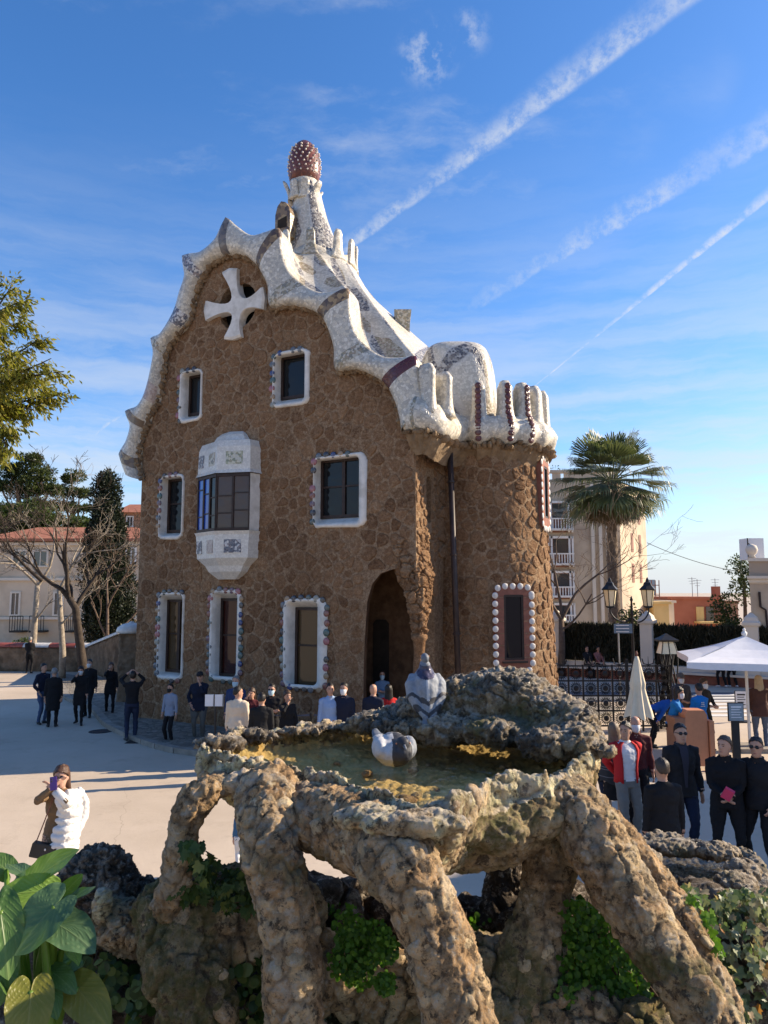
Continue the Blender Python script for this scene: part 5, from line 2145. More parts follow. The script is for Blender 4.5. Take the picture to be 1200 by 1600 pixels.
def build_left_side():
	rg = rng_of(61)
	# boundary wall with a white and red tiled cap
	def wall_run(label, p0, p1, h0, h1, th, name='boundary_wall', striped=True, cap=True):
		p0, p1 = Vector(p0), Vector(p1)
		d = (p1 - p0)
		n = Vector((-d.y, d.x, 0)).normalized()
		w = thing(name, label, 'wall', tuple(p0))
		mb = MB()
		N = 24
		rings = []
		for i in range(N + 1):
			s = i / N
			c = p0 + d * s
			h = h0 + (h1 - h0) * s
			rings.append([c + n * -th / 2, c + n * -th / 2 + Vector((0, 0, h)), c + n * th / 2 + Vector((0, 0, h)), c + n * th / 2])
		mb.loft(rings)
		V, F = remesh(mb.v, mb.f, 0.09, 1)
		V, F, a = rocky(V, F, 0.30, 0.05, 0.008, 9)
		link_mesh('masonry', raw_mesh('masonry', V, F, MATS['wall_rubble'], None, False, a), w)
		ln = d.length
		k = max(2, int(ln / 0.62))
		for i in range(k):
			s0, s1 = i / k + 0.012 / ln, (i + 1) / k - 0.012 / ln
			m = MB()
			rr = []
			for s in (s0, s1):
				c = p0 + d * s + Vector((0, 0, h0 + (h1 - h0) * s))
				rr.append([c + n * (th * 0.68 * math.cos(q)) + Vector((0, 0, 0.02 + 0.20 * math.sin(q))) for q in np.linspace(math.pi, 0, 9)])
			m.loft(rr)
			red = striped and (i % 4 == 1 or i % 4 == 2)
			m.build('cap_tile', MATS['cap_red' if red else 'cap_white'], w, smooth=False)
		return w
	Z = lambda x, y: at_z(x, y, 0)
	a, b, c = at_z(-420, 1046, 0), at_z(140, 1049, 0), at_z(193, 1066, 0)
	wall_run('low rubble wall with white and red striped tile cap behind the bare trees', a, b, 1.15, 1.12, 0.45)
	wall_run('rubble wall with plain white cap rising to the round-topped gate pier', b + Vector((0.05, 0, 0)), c, 1.12, 2.0, 0.45, striped=False)
	pc = at(202, 1066, 25.5)
	pier = thing('gate_pier', 'dark rubble gate pier with a white domed cap beside the house', 'pier', (pc.x, pc.y, 0))
	mb = MB()
	mb.box((pc.x, pc.y, at(202, 988, 25.5).z / 2), (0.62, 0.6, at(202, 988, 25.5).z))
	V, F = remesh(mb.v, mb.f, 0.07, 1)
	V, F, at_ = rocky(V, F, 0.28, 0.05, 0.008, 12)
	link_mesh('shaft', raw_mesh('shaft', V, F, MATS['wall_rubble'], None, False, at_), pier)
	mb = MB()
	zt = at(202, 988, 25.5).z
	mb.lathe([(0.47, -0.02), (0.49, 0.06), (0.44, 0.18), (0.28, 0.28), (0.08, 0.33), (0.07, 0.36), (0.01, 0.37)], (pc.x, pc.y, zt), 20)
	mb.build('cap', MATS['cap_white'], pier, smooth=True)
	# red curved balustrade end at the far left edge of the wall
	# villa
	def W2(org, u, w, t, v, z): return Vector((org.x, org.y, 0)) + u * t + w * v + Vector((0, 0, z))
	D = 50.0
	o = at(-30, 1000, D)
	o.z = 0
	u, w = Vector((1, 0.0, 0)), Vector((0, 1, 0))
	X = lambda px: at(px, 900, D).x - o.x
	H = lambda py: at(0, py, D).z
	villa = thing('villa', 'pale cream villa with red tiled eaves and shuttered windows behind bare trees', 'building', tuple(o))
	mb = MB()
	wd = X(232)
	mb.box((o.x + wd / 2, D + 4, H(846) / 2), (wd, 8, H(846)))
	mb.build('wall', MATS['stucco_cream'], villa)
	mb = MB()
	mb.loft([[Vector((o.x - 0.4, D - 0.5, H(846))), Vector((o.x + wd + 0.4, D - 0.5, H(846))), Vector((o.x + wd + 0.4, D + 8.4, H(846))), Vector((o.x - 0.4, D + 8.4, H(846)))],
			 [Vector((o.x - 0.4, D - 0.5, H(842))), Vector((o.x + wd + 0.4, D - 0.5, H(842))), Vector((o.x + wd + 0.4, D + 8.4, H(842))), Vector((o.x - 0.4, D + 8.4, H(842)))],
			 [Vector((o.x + 2, D + 3, H(818))), Vector((o.x + wd - 2, D + 3, H(818))), Vector((o.x + wd - 2, D + 5, H(818))), Vector((o.x + 2, D + 5, H(818)))]])
	mb.build('roof', MATS['roof_tile'], villa)

	def win(par, px0, px1, py0, py1, Dp, fm='white_paint', gm='glass_far', sh=None, bars=1):
		m = MB()
		x0, x1 = at(px0, 900, Dp).x, at(px1, 900, Dp).x
		z0, z1 = at(600, py1, Dp).z, at(600, py0, Dp).z
		for (a_, b_, c_, d_) in ((x0 - 0.12, x0, z0 - 0.1, z1 + 0.12), (x1, x1 + 0.12, z0 - 0.1, z1 + 0.12), (x0, x1, z1, z1 + 0.12), (x0, x1, z0 - 0.1, z0)):
			m.box(((a_ + b_) / 2, Dp - 0.04, (c_ + d_) / 2), (b_ - a_, 0.12, d_ - c_))
		for k in range(1, bars + 1):
			x = x0 + (x1 - x0) * k / (bars + 1)
			m.box((x, Dp - 0.02, (z0 + z1) / 2), (0.06, 0.06, z1 - z0))
		wn = m.build('window', MATS[fm], par)
		g = MB()
		g.add([(x0, Dp - 0.015, z0), (x1, Dp - 0.015, z0), (x1, Dp - 0.015, z1), (x0, Dp - 0.015, z1)], [(0, 1, 2, 3)])
		g.build('pane', MATS[gm], wn, fix=False)
		if sh:
			for sx in (x0 - 0.12 - (x1 - x0) * 0.5, x1 + 0.12):
				s_ = MB()
				for q in range(9):
					s_.box((sx + (x1 - x0) * 0.25, Dp - 0.06, z0 + (z1 - z0) * (q + 0.5) / 9), ((x1 - x0) * 0.46, 0.05, (z1 - z0) / 9 * 0.8))
				s_.build('shutter', MATS[sh], wn)
		return wn
	win(villa, 21, 32, 927, 960, D, 'stucco_pale', 'glass_far')
	win(villa, 88, 99, 927, 960, D, 'stucco_pale', 'glass_far')
	win(villa, 52, 72, 862, 884, D, 'stucco_pale', 'glass_far')
	win(villa, 20, 38, 862, 884, D, 'stucco_pale', 'glass_far')
	win(villa, 198, 210, 858, 880, D, 'white_paint', 'glass_far')
	m = MB()
	for y, h in ((905, 0.18), (966, 0.16), (850, 0.2)):
		m.box((o.x + wd / 2, D - 0.06, H(y)), (wd, 0.2, h))
	m.build('cornice', MATS['stucco_pale'], villa)
	for x0, x1 in ((28, 48), (58, 80), (112, 124)):
		m = MB()
		a_, b_ = at(x0, 900, D).x, at(x1, 900, D).x
		m.box(((a_ + b_) / 2, D - 0.4, H(986)), (b_ - a_, 0.8, 0.12))
		k = max(4, int((b_ - a_) / 0.16))
		for q in range(k + 1):
			m.box((a_ + (b_ - a_) * q / k, D - 0.78, (H(962) + H(986)) / 2), (0.035, 0.035, H(962) - H(986)))
		m.box(((a_ + b_) / 2, D - 0.78, H(962)), (b_ - a_, 0.05, 0.05))
		m.build('balcony', MATS['iron'], villa)
	# brick house beyond, between cypress and gatehouse
	D2 = 78.0
	bh = thing('brick_house', 'distant brick house with red tiled roof above the cypress', 'building', (at(210, 900, D2).x, D2, 0))
	x0, x1 = at(182, 900, D2).x, at(262, 900, D2).x
	m = MB()
	m.box(((x0 + x1) / 2, D2 + 3, at(0, 800, D2).z / 2), (x1 - x0, 6, at(0, 800, D2).z))
	m.build('wall', MATS['brick_far'], bh)
	m = MB()
	zt, ze = at(0, 788, D2).z, at(0, 801, D2).z
	m.loft([[Vector((x0 - .4, D2 - .5, ze)), Vector((x1 + .4, D2 - .5, ze)), Vector((x1 + .4, D2 + 6.5, ze)), Vector((x0 - .4, D2 + 6.5, ze))], [Vector((x0 + .2, D2 + 2.6, zt + .3)), Vector((x1 - .2, D2 + 2.6, zt + .3)), Vector((x1 - .2, D2 + 3.4, zt + .3)), Vector((x0 + .2, D2 + 3.4, zt + .3))]])
	m.build('roof', MATS['roof_tile'], bh)
	m = MB()
	m.box(((x0 + x1) / 2, D2 - 0.3, at(0, 832, D2).z), (x1 - x0, 0.6, 0.5))
	m.build('awning', MATS['cap_white'], bh)
	win(bh, 196, 204, 808, 822, D2)
	win(bh, 212, 218, 838, 852, D2)
	return win


WIN = build_left_side()


def build_left_trees():
	rg = rng_of(71)
	P3 = lambda x, y, Y: at(x, y, Y)
	# dark leaning tree
	Y = 27.0
	b = at_z(131, 1066, 0.1)
	Y = b.y
	tr = [P3(128, 1030, Y), P3(122, 985, Y), P3(118, 950, Y - 0.2), P3(108, 935, Y - 0.3)]
	limbs = [(P3(108, 935, Y - .3), P3(60, 905, Y - 1) - P3(108, 935, Y), 1.9, 0.11), (P3(108, 935, Y - .3), P3(80, 850, Y - .5) - P3(108, 935, Y), 2.3, 0.10), (P3(118, 950, Y - .2), P3(150, 900, Y + .5) - P3(118, 950, Y), 2.0, 0.10), (P3(112, 940, Y), P3(108, 860, Y + 1) - P3(112, 940, Y), 2.2, 0.09), (P3(66, 908, Y - 1), P3(20, 850, Y - 1) - P3(66, 908, Y - 1), 2.0, 0.08)]
	bare_tree('dark leaning bare tree with spreading boughs by the rubble wall', b, limbs, 'bark_dark', rg, 6, tr, 0.17, group='bare winter trees by the wall')
	# pale trunks
	for k, (x0, y0, x1, y1, lab) in enumerate(((46, 1047, 60, 915, 'pale bare tree leaning right, leftmost by the striped wall'), (97, 1062, 94, 920, 'pale slim bare tree standing between two others'))):
		b = at_z(x0, y0, 0.05)
		Y = b.y
		top = P3(x1, y1, Y)
		tr = [b.lerp(top, s) + Vector((0.05 * math.sin(5 * s), 0, 0)) for s in (0.3, 0.6, 1.0)]
		limbs = [(top, Vector((-0.7, -0.2, 0.8)), 2.0, 0.08), (top, Vector((0.5, 0.2, 0.9)), 2.1, 0.08), (tr[1], Vector((0.8, -0.3, 0.5)), 1.5, 0.05)]
		bare_tree(lab, b, limbs, 'bark_pale', rg, 5, tr, 0.15 if k == 0 else 0.13, group='bare winter trees by the wall')
	b = at_z(168, 1046, 0.05)
	Y = b.y
	top = P3(168, 950, Y)
	bare_tree('pale twiggy bare tree in front of the cypress', b, [(b.lerp(top, .5), Vector((-0.6, 0, 1)), 2.0, 0.06), (top, Vector((0.5, 0, 1)), 2.2, 0.06), (top, Vector((-0.4, 0.2, 1)), 2.2, 0.06), (b.lerp(top, .4), Vector((0.7, 0, 1)), 2.2, 0.06)], 'bark_brown', rg, 4, [b.lerp(top, .5), top], 0.08, group='bare winter trees by the wall')
	# cypress
	Y = 40.0
	c = P3(168, 1000, Y)
	cy = thing('cypress_tree', 'tall dark cypress beside the cream villa', 'tree', (c.x, Y, 0))
	m = MB()
	m.tube([(c.x, Y, 0), (c.x, Y, 4)], [0.28, 0.15], 8)
	m.build('trunk', MATS['bark_brown'], cy)
	prof = [(1002, 36), (960, 42), (920, 40), (880, 36), (840, 32), (800, 27), (770, 20), (752, 14), (742, 5)]
	cs, rs = [], []
	for _ in range(340):
		q = rg.random() ** 1.1
		py = 1002 - 258 * q
		wpx = float(np.interp(-py, [-a for a, _ in prof], [w_ for _, w_ in prof]))
		th = rg.uniform(0, 6.28)
		rr = wpx / FOC * Y * rg.uniform(0.35, 0.85)
		p = P3(168, py, Y)
		cs.append((p.x + rr * math.cos(th), Y + rr * math.sin(th), p.z))
		rs.append(rg.uniform(0.28, 0.5) * (0.6 + 0.4 * wpx / 40))
	clump_crown(rg, cs, rs, 900, 0.17, 'leaf_cypress', 'crown', cy, 1.7, -0.9, 0.45)
	# umbrella pines beyond the villa
	pines = [((28, 745), 64.0, [(0, 760, 30), (22, 735, 26), (50, 722, 24), (68, 742, 24), (40, 765, 30), (80, 765, 20), (10, 800, 30), (60, 790, 20)], 'broad dark umbrella pine at the left edge above the villa'),
			 ((112, 770), 66.0, [(112, 748, 20), (96, 770, 18), (124, 772, 20), (110, 792, 22), (132, 795, 14), (86, 790, 18)], 'smaller dark round pine next to the cypress')]
	for (cx, cyy), Y, cl, lab in pines:
		p = P3(cx, 900, Y)
		t = thing('pine_tree', lab, 'tree', (p.x, Y, 0), 'pines beyond the villa')
		m = MB()
		top = P3(cx, cyy + 20, Y)
		m.tube([(p.x + 0.3, Y, 0), (p.x + 0.4, Y, top.z * 0.5), tuple(top)], [0.4, 0.3, 0.2], 8)
		for x, y, r_ in cl:
			q = P3(x, y, Y)
			m.tube([(p.x + 0.3, Y, top.z * 0.7), tuple(q)], [0.16, 0.05], 5)
		m.build('trunk', MATS['bark_brown'], t)
		cs, rs = [], []
		for x, y, r_ in cl:
			R0 = r_ / FOC * Y
			q = P3(x, y, Y)
			for _ in range(12):
				d = Vector((rg.gauss(0, 1), rg.gauss(0, 1), rg.gauss(0, 0.6))).normalized() * R0 * rg.uniform(0.2, 0.9)
				cs.append((q.x + d.x, q.y + d.y, q.z + d.z * 0.7))
				rs.append(R0 * rg.uniform(0.25, 0.5))
		clump_crown(rg, cs, rs, 620, 0.26, 'leaf_pine', 'crown', t, 0.6, -0.4, 0.35)
		for k, dx in enumerate((-14.0, -25.0)): dup(t, (p.x + dx * (1 + 0.2 * (cx > 60)), Y + 3 * k + 4, 0), label='umbrella pine standing off to the left beyond the frame, %s' % ('nearer the villa' if k == 0 else 'farther along the wall') + (' in front' if cx > 60 else ' behind'))
	for k, (x, y, r_, Y, lab) in enumerate(((60, 818, 38, 58.0, 'mid green bushy tree behind the villa roof'), (8, 812, 36, 57.0, 'mid green bushy tree at the left edge behind the villa'), (122, 825, 24, 58.0, 'small green tree showing behind the villa next to the cypress'))):
		q = P3(x, y, Y)
		t = thing('leafy_tree', lab, 'tree', (q.x, Y, 0), 'green trees behind the villa')
		m = MB()
		m.tube([(q.x, Y, 0), (q.x, Y, q.z)], [0.3, 0.12], 7)
		m.build('trunk', MATS['bark_brown'], t)
		R0 = r_ / FOC * Y
		cs = [(q.x + rg.gauss(0, R0 * .5), Y + rg.gauss(0, R0 * .4), q.z + rg.gauss(0, R0 * .35)) for _ in range(30)]
		clump_crown(rg, cs, [R0 * rg.uniform(0.3, 0.5) for _ in cs], 420, 0.24, 'leaf_shrub', 'crown', t, 0.8)
	# shrubs at the foot of the cypress
	for x, y, r_, Y, lab in ((205, 985, 12, 37.0, 'green shrub at the foot of the cypress'), (40, 1000, 16, 42.0, 'low green shrub below the villa balcony')):
		q = P3(x, y, Y)
		R0 = r_ / FOC * Y
		t = thing('shrub', lab, 'shrub', (q.x, Y, 0))
		cs = [(q.x + rg.gauss(0, R0 * .6), Y + rg.gauss(0, R0 * .4), max(0.2, q.z * rg.uniform(0.2, 1.0))) for _ in range(16)]
		clump_crown(rg, cs, [R0 * rg.uniform(0.4, 0.6) for _ in cs], 500, 0.16, 'leaf_shrub', 'foliage', t)
	# leafy tree at the left, its boughs hanging into the picture
	Y = 9.5
	lt = thing('overhanging_tree', 'leafy yellow-green tree whose boughs hang in at the upper left', 'tree', (-8.2, 10.0, 0))
	m = MB()
	tp = Vector((-7.2, 9.8, 6.2))
	m.tube([(-8.2, 10, 0), (-8.0, 10, 3), tuple(tp)], [0.24, 0.2, 0.13], 9)
	m.build('trunk', MATS['bark_dark'], lt, smooth=True)
	P_, D_ = [], []
	m = MB()
	tips = [(104, 612), (100, 580), (80, 560), (70, 618), (60, 530), (52, 640), (40, 500), (34, 470), (28, 680), (20, 445), (18, 715), (4, 700), (-12, 620), (-20, 520), (-40, 680), (-60, 600), (-30, 450), (-70, 480), (88, 600), (48, 590), (20, 560), (0, 480), (10, 640)]
	for k, (x, y) in enumerate(tips):
		Yk = Y + rg.uniform(-0.7, 0.9)
		e = P3(x, y, Yk)
		st = Vector((-6.3 + rg.uniform(-.4, .4), 9.8, 5.6 + rg.uniform(-0.3, 1.4)))
		mid = st.lerp(e, 0.55) + Vector((0, 0, rg.uniform(0.0, 0.3)))
		pts = [Vector(q) for q in catmull([st, mid, e], 5)]
		m.tube(pts, list(np.linspace(0.035, 0.005, len(pts))), 5, cap=False)
		for q in range(13):
			s = rg.uniform(0.45, 1.0)
			i = min(len(pts) - 2, int(s * (len(pts) - 1)))
			p = pts[i]
			d = (pts[i + 1] - pts[i]).normalized()
			tw = (d * 0.8 + Vector((rg.gauss(0, .5), rg.gauss(0, .5), rg.gauss(-0.15, .4)))).normalized()
			ln = rg.uniform(0.14, 0.36)
			m.tube([p, p + tw * ln * .5 + Vector((0, 0, 0.01)), p + tw * ln - Vector((0, 0, 0.03))], [0.006, 0.004, 0.003], 3, cap=False)
			for z in range(38):
				f = rg.random()
				P_.append(tuple(p + tw * ln * f + Vector((rg.gauss(0, .045), rg.gauss(0, .045), rg.gauss(-0.01, .04)))))
				D_.append(tuple(tw + Vector((0, 0, -0.5))))
	m.build('branches', MATS['bark_dark'], lt, smooth=True, fix=False)
	V, F, T = leaf_mesh(np.array(P_), np.array(D_), 0.095, rg, 0.35, 0.32)
	leaves_obj('crown', V, F, T, 'leaf_tree', lt)


build_left_trees()
# ------------------------------------------------------------------ right side: street, buildings, palm, gate, lamp, parasols
def build_right_side():
	rg = rng_of(81)
	P3 = lambda x, y, Y: at(x, y, Y)
	zat = lambda y, Y: at(600, y, Y).z
	xat = lambda x, Y: at(x, 925, Y).x
	# ---- cream apartment block with a lit flank
	Y = 52.0
	x0, x1 = xat(838, Y), xat(972, Y)
	zt = zat(752, Y)
	ap = thing('apartment_block', 'cream apartment block with pierced parapet and balcony bays behind the palm', 'building', ((x0 + x1) / 2, Y, 0))
	m = MB()
	corner = Vector((x1, Y, 0))
	back = Vector((xat(1013, 58.0), 58.0, 0))
	foot = [Vector((x0, Y, 0)), corner, back, Vector((x0, 62, 0))]
	m.loft([[p for p in foot], [p + Vector((0, 0, zt)) for p in foot]])
	m.build('wall', MATS['stucco_beige'], ap)
	# pierced parapet: posts and rail
	pm = MB()
	for k in range(22):
		s = (k + 0.5) / 22
		p = Vector((x0, Y, 0)).lerp(corner, s)
		if k % 3 != 1 or s > 0.45: pm.box((p.x, p.y + 0.12, zt + 0.3), ((x1 - x0) / 22 * 1.02, 0.25, 0.6))
		else: pm.box((p.x, p.y + 0.12, zt + 0.06), ((x1 - x0) / 22 * 1.02, 0.25, 0.12))
	pm.box(((x0 + x1) / 2, Y + 0.12, zt + 0.7), (x1 - x0 + 0.3, 0.4, 0.2))
	pm.build('parapet', MATS['stucco_beige'], ap)
	# vertical pilasters and flank strips
	for px in (928, 940, 951, 961):
		m = MB()
		m.box((xat(px, Y), Y - 0.1, zt / 2), (0.22, 0.2, zt))
		m.build('pilaster', MATS['stucco_pale'], ap)
	d = (back - corner)
	nrm = Vector((d.y, -d.x, 0)).normalized()
	for s in (0.42, 0.72):
		for z0, z1 in ((zat(815, 54), zat(790, 54)), (zat(862, 54), zat(832, 54)), (zat(910, 54), zat(880, 54))):
			m = MB()
			c = corner + d * s
			t = d.normalized()
			m.add([c - t * .3 + nrm * .03 + Vector((0, 0, z0)), c + t * .3 + nrm * .03 + Vector((0, 0, z0)), c + t * .3 + nrm * .03 + Vector((0, 0, z1)), c - t * .3 + nrm * .03 + Vector((0, 0, z1))], [(0, 1, 2, 3)])
			w = m.build('window', MATS['shutter_brown'], ap, fix=False)
	# balcony bays with red-brown shutters
	for y0, y1 in ((783, 832), (838, 886), (892, 936), (942, 975)):
		m = MB()
		z0, z1 = zat(y1, Y), zat(y0, Y)
		a, b = xat(858, Y), xat(896, Y)
		m.box(((a + b) / 2, Y - 0.03, (z0 + z1) / 2), (b - a, 0.1, z1 - z0))
		w = m.build('window', MATS['shutter_brown'], ap)
		fr = MB()
		for px in (858, 863, 891, 896): fr.box((xat(px, Y), Y - 0.1, (z0 + z1) / 2), (0.13, 0.16, z1 - z0))
		fr.box(((a + b) / 2, Y - 0.1, z1 - 0.08), (b - a, 0.16, 0.16))
		fr.build('window_frame', MATS['white_paint'], w)
		g = MB()
		g.add([(xat(866, Y), Y - 0.085, z0 + (z1 - z0) * .45), (xat(889, Y), Y - 0.085, z0 + (z1 - z0) * .45), (xat(889, Y), Y - 0.085, z1 - .2), (xat(866, Y), Y - 0.085, z1 - .2)], [(0, 1, 2, 3)])
		g.build('pane', MATS['glass_far'], w, fix=False)
		rl = MB()
		zr = z0 + (z1 - z0) * 0.42
		for k in range(7): rl.box((xat(864 + k * 4.3, Y), Y - 0.5, (zr + z0 + .25) / 2), (0.06, 0.06, zr - z0 - .25))
		rl.box(((a + b) / 2, Y - 0.5, zr), (b - a, 0.1, 0.09))
		rl.box(((a + b) / 2, Y - 0.3, z0 + .18), (b - a, 0.6, 0.14))
		rl.build('balcony', MATS['white_paint'], w)
	# ---- yellow and red houses, far towers
	def block(name, label, px0, px1, pyt, Yb, mat, depth=7, roof=None, grp=None):
		a, b = xat(px0, Yb), xat(px1, Yb)
		t = thing(name, label, 'building', ((a + b) / 2, Yb, 0), grp)
		m = MB()
		z = zat(pyt, Yb)
		m.box(((a + b) / 2, Yb + depth / 2, z / 2), (b - a, depth, z))
		m.build('wall', MATS[mat], t)
		m = MB()
		m.box(((a + b) / 2, Yb + depth / 2, z + 0.09), (b - a + 0.3, depth + 0.3, 0.18))
		m.build('roof', MATS[roof or mat], t)
		return t
	rd = block('red_house', 'low brick-red house with flat roof and balcony beyond the hedge', 1048, 1126, 936, 60, 'stucco_red')
	z0, z1 = zat(972, 60), zat(948, 60)
	for px, w in ((1092, 'stucco_yellow'), (1107, 'glass_far'), (1119, 'shutter_brown')):
		m = MB()
		m.box((xat(px, 60), 59.97, (z0 + z1) / 2), (0.6, 0.1, z1 - z0))
		m.build('window', MATS[w], rd)
	m = MB()
	m.box((xat(1104, 60), 59.4, z0), (2.2, 1.2, 0.15))
	m.build('balcony', MATS['stucco_yellow'], rd)
	m = MB()
	m.box((xat(1127, 60), 61, zat(918, 60) - 1.6), (0.5, 0.6, 3.4))
	m.build('chimney', MATS['stucco_red'], rd)
	block('yellow_house', 'small yellow house end beside the red house', 1020, 1044, 944, 56, 'stucco_yellow')
	block('white_house', 'narrow white house end between yellow and red houses', 1044, 1052, 942, 57, 'stucco_pale')
	block('brown_house', 'distant brown roofed house between the red house and the round tree', 1126, 1152, 941, 90, 'brick_far', 8, 'roof_tile')
	tw = block('glass_tower', 'tiny distant bluish tower on the skyline behind the lamp', 1014, 1024, 906, 900, 'board_grey', 12)
	cg = thing('lattice_frame', 'bare metal lattice frame on the roof left of the red house', 'frame', (xat(1036, 58), 58, 0))
	m = MB()
	for px in (1027, 1033, 1039, 1045): m.box((xat(px, 58), 60, zat(912, 58) - 1.4), (0.06, 0.06, 3.4))
	for py in (914, 930, 944): m.box((xat(1036, 58), 60, zat(py, 58)), (0.95, 0.06, 0.06))
	m.build('lattice', MATS['shutter_brown'], cg)
	# aerials
	for px, py, lab in ((1082, 902, 'thin television aerial above the red house roof, leftmost'), (1090, 905, 'thin television aerial above the middle of the red house roof'), (1118, 904, 'thin television aerial near the red house chimney'), (1161, 870, 'thin television aerial behind the round green tree')):
		Yb = 62
		t = thing('aerial', lab, 'aerial', (xat(px, Yb), Yb, 0))
		m = MB()
		zt_ = zat(py, Yb)
		m.tube([(xat(px, Yb), Yb, zat(940, Yb) - .5), (xat(px, Yb), Yb, zt_)], 0.03, 5)
		for q in range(3): m.box((xat(px, Yb), Yb, zt_ - 0.1 - q * 0.22), (0.7 - q * .15, 0.03, 0.03))
		m.build('mast', MATS['steel_grey'], t)
	# street wire
	m = MB()
	pts = [P3(1011 + (1152 - 1011) * s, 848 + (893 - 848) * s + 40 * s * (1 - s) * 0.5, 50) for s in np.linspace(0, 1, 14)]
	m.tube(pts, 0.02, 4)
	m.build('overhead_wire', MATS['black_plastic'], None, label='thin overhead wire sagging from the apartment block to the right', category='wire')
	# ---- right-hand house
	Yr = 30.0
	rx = xat(1172, Yr)
	rh = thing('stone_house', 'sandy stone house with ball finials and parapet at the right edge', 'building', (rx + 2, Yr, 0))
	m = MB()
	kx = rx / Yr
	plan = lambda g: [Vector((rx - g, Yr - g, 0)), Vector((rx + 6 + g, Yr - g, 0)), Vector((rx + 9 + g, Yr + 8 + g, 0)), Vector((kx * (Yr + 8) + .5 - g, Yr + 8 + g, 0))]
	up_ = lambda g, z: [p + Vector((0, 0, z)) for p in plan(g)]
	m.loft([up_(0, 0), up_(0, zat(876, Yr))])
	m.build('wall', MATS['stucco_beige'], rh)
	m = MB()
	m.loft([up_(0.02, zat(912, Yr)), up_(0.08, zat(910, Yr)), up_(0.08, zat(906, Yr)), up_(0.2, zat(904, Yr)), up_(0.2, zat(900, Yr))])
	m.build('cornice', MATS['stucco_pale'], rh)
	m = MB()
	m.loft([up_(0.08, zat(877, Yr)), up_(0.08, zat(872, Yr))])
	m.build('coping', MATS['stucco_pale'], rh)
	for k, xx in enumerate((0.25, 2.4)):
		m = MB()
		m.lathe([(0.02, 0.0), (0.16, 0.02), (0.1, 0.1), (0.19, 0.2), (0.24, 0.34), (0.19, 0.5), (0.02, 0.58)], (rx + xx, Yr + 0.2, zat(874, Yr) + 0.06), 14)
		m.build('finial', MATS['stucco_pale'], rh, smooth=True)
	m = MB()
	m.tube([(rx + 0.35, Yr - 0.05, zat(925, Yr)), (rx + 0.35, Yr - 0.08, zat(948, Yr)), (rx + 0.55, Yr - 0.08, zat(953, Yr)), (rx + 0.6, Yr - .08, zat(990, Yr))], 0.05, 6)
	m.build('drain_pipe', MATS['pipe_dark'], rh)
	m = MB()
	m.box((rx + 0.9, Yr + 1.5, zat(855, Yr)), (0.7, 0.7, 0.9))
	m.build('roof_box', MATS['board_white'], rh)
	m = MB()
	m.tube([(rx + 0.5, Yr + 1, zat(874, Yr)), (rx + 0.5, Yr + 1, zat(838, Yr))], 0.025, 5)
	m.tube([(rx + 0.5, Yr + 1, zat(846, Yr)), (rx + 0.75, Yr + 1, zat(852, Yr))], 0.02, 5)
	m.build('aerial_mast', MATS['iron'], rh)
	# round tree and bush beside it
	for x, y, r_, Yt, lab, mt in ((1160, 905, 27, 40, 'dense rounded dark green tree left of the stone house', 'leaf_pine'), (1132, 965, 22, 36, 'bright green bush in front of the red house', 'leaf_shrub'), (985, 968, 16, 36, 'yellow-green bush behind the street lamp', 'leaf_shrub'), (1148, 985, 20, 35, 'low green bush above the hedge near the right pillar', 'leaf_shrub')):
		q = P3(x, y, Yt)
		R0 = r_ / FOC * Yt
		t = thing('rounded_tree' if r_ > 25 else 'bush', lab, 'tree' if r_ > 25 else 'bush', (q.x, Yt, 0))
		m = MB()
		m.tube([(q.x, Yt, 0), (q.x + 0.1, Yt, q.z)], [0.16, 0.07], 6)
		m.build('trunk', MATS['bark_brown'], t)
		cs = [(q.x + rg.gauss(0, R0 * .42), Yt + rg.gauss(0, R0 * .4), q.z + rg.gauss(0, R0 * (.7 if r_ > 25 else .5))) for _ in range(26)]
		clump_crown(rg, cs, [R0 * rg.uniform(0.25, 0.45) for _ in cs], 700, 0.15, mt, 'crown', t, 0.9)
	# ---- garden wall with brushwood screen, pillars and a long bench
	pA, pB = at_z(845, 1052, 0), at_z(1260, 1078, 0)
	d = (pB - pA)
	ln = d.length
	u = d.normalized()
	n = Vector((-u.y, u.x, 0))
	gw = thing('garden_wall', 'low pale garden wall with red-brown base below the brushwood screen', 'wall', tuple(pA))
	m = MB()
	ang = math.atan2(u.y, u.x)
	c = pA + u * ln / 2
	m.box((c.x, c.y, 0.33), (ln, 0.45, 0.66), 0, ang)
	m.build('wall_base', MATS['stucco_pale'], gw)
	m = MB()
	c2 = c - n * 0.42
	m.box((c2.x, c2.y, 0.43), (ln, 0.5, 0.09), 0, ang)
	m.build('bench_seat', MATS['stucco_pale'], gw)
	m = MB()
	c2 = c - n * 0.36
	m.box((c2.x, c2.y, 0.19), (ln, 0.3, 0.38), 0, ang)
	m.build('bench_base', MATS['brick_red'], gw)
	sc_ = thing('brushwood_screen', 'dark brushwood screen fence above the pale garden wall', 'fence', tuple(pA + Vector((0, 0, 0.66))))
	pts, dirs = [], []
	r = np.random.RandomState(4)
	N = 26000
	s = r.uniform(0, ln, N)
	z = 0.62 + r.uniform(0, 1.0, N) ** 0.8 * 1.62
	pts = np.array([pA.x, pA.y, 0]) + s[:, None] * np.array([u.x, u.y, 0]) + np.array([n.x, n.y, 0]) * r.uniform(-0.05, 0.12, (N, 1))
	pts[:, 2] = z
	dirs = np.tile(np.array([0, 0, 1.6]), (N, 1))
	V, F, T = leaf_mesh(pts, dirs, 0.24, rg, 0, 0.16)
	leaves_obj('brush', V, F, T, 'leaf_brush', sc_)
	m = MB()
	c2 = c + n * 0.10
	m.box((c2.x, c2.y, 1.45), (ln, 0.05, 1.56), 0, ang)
	m.build('backing', MATS['leaf_brush'], sc_)
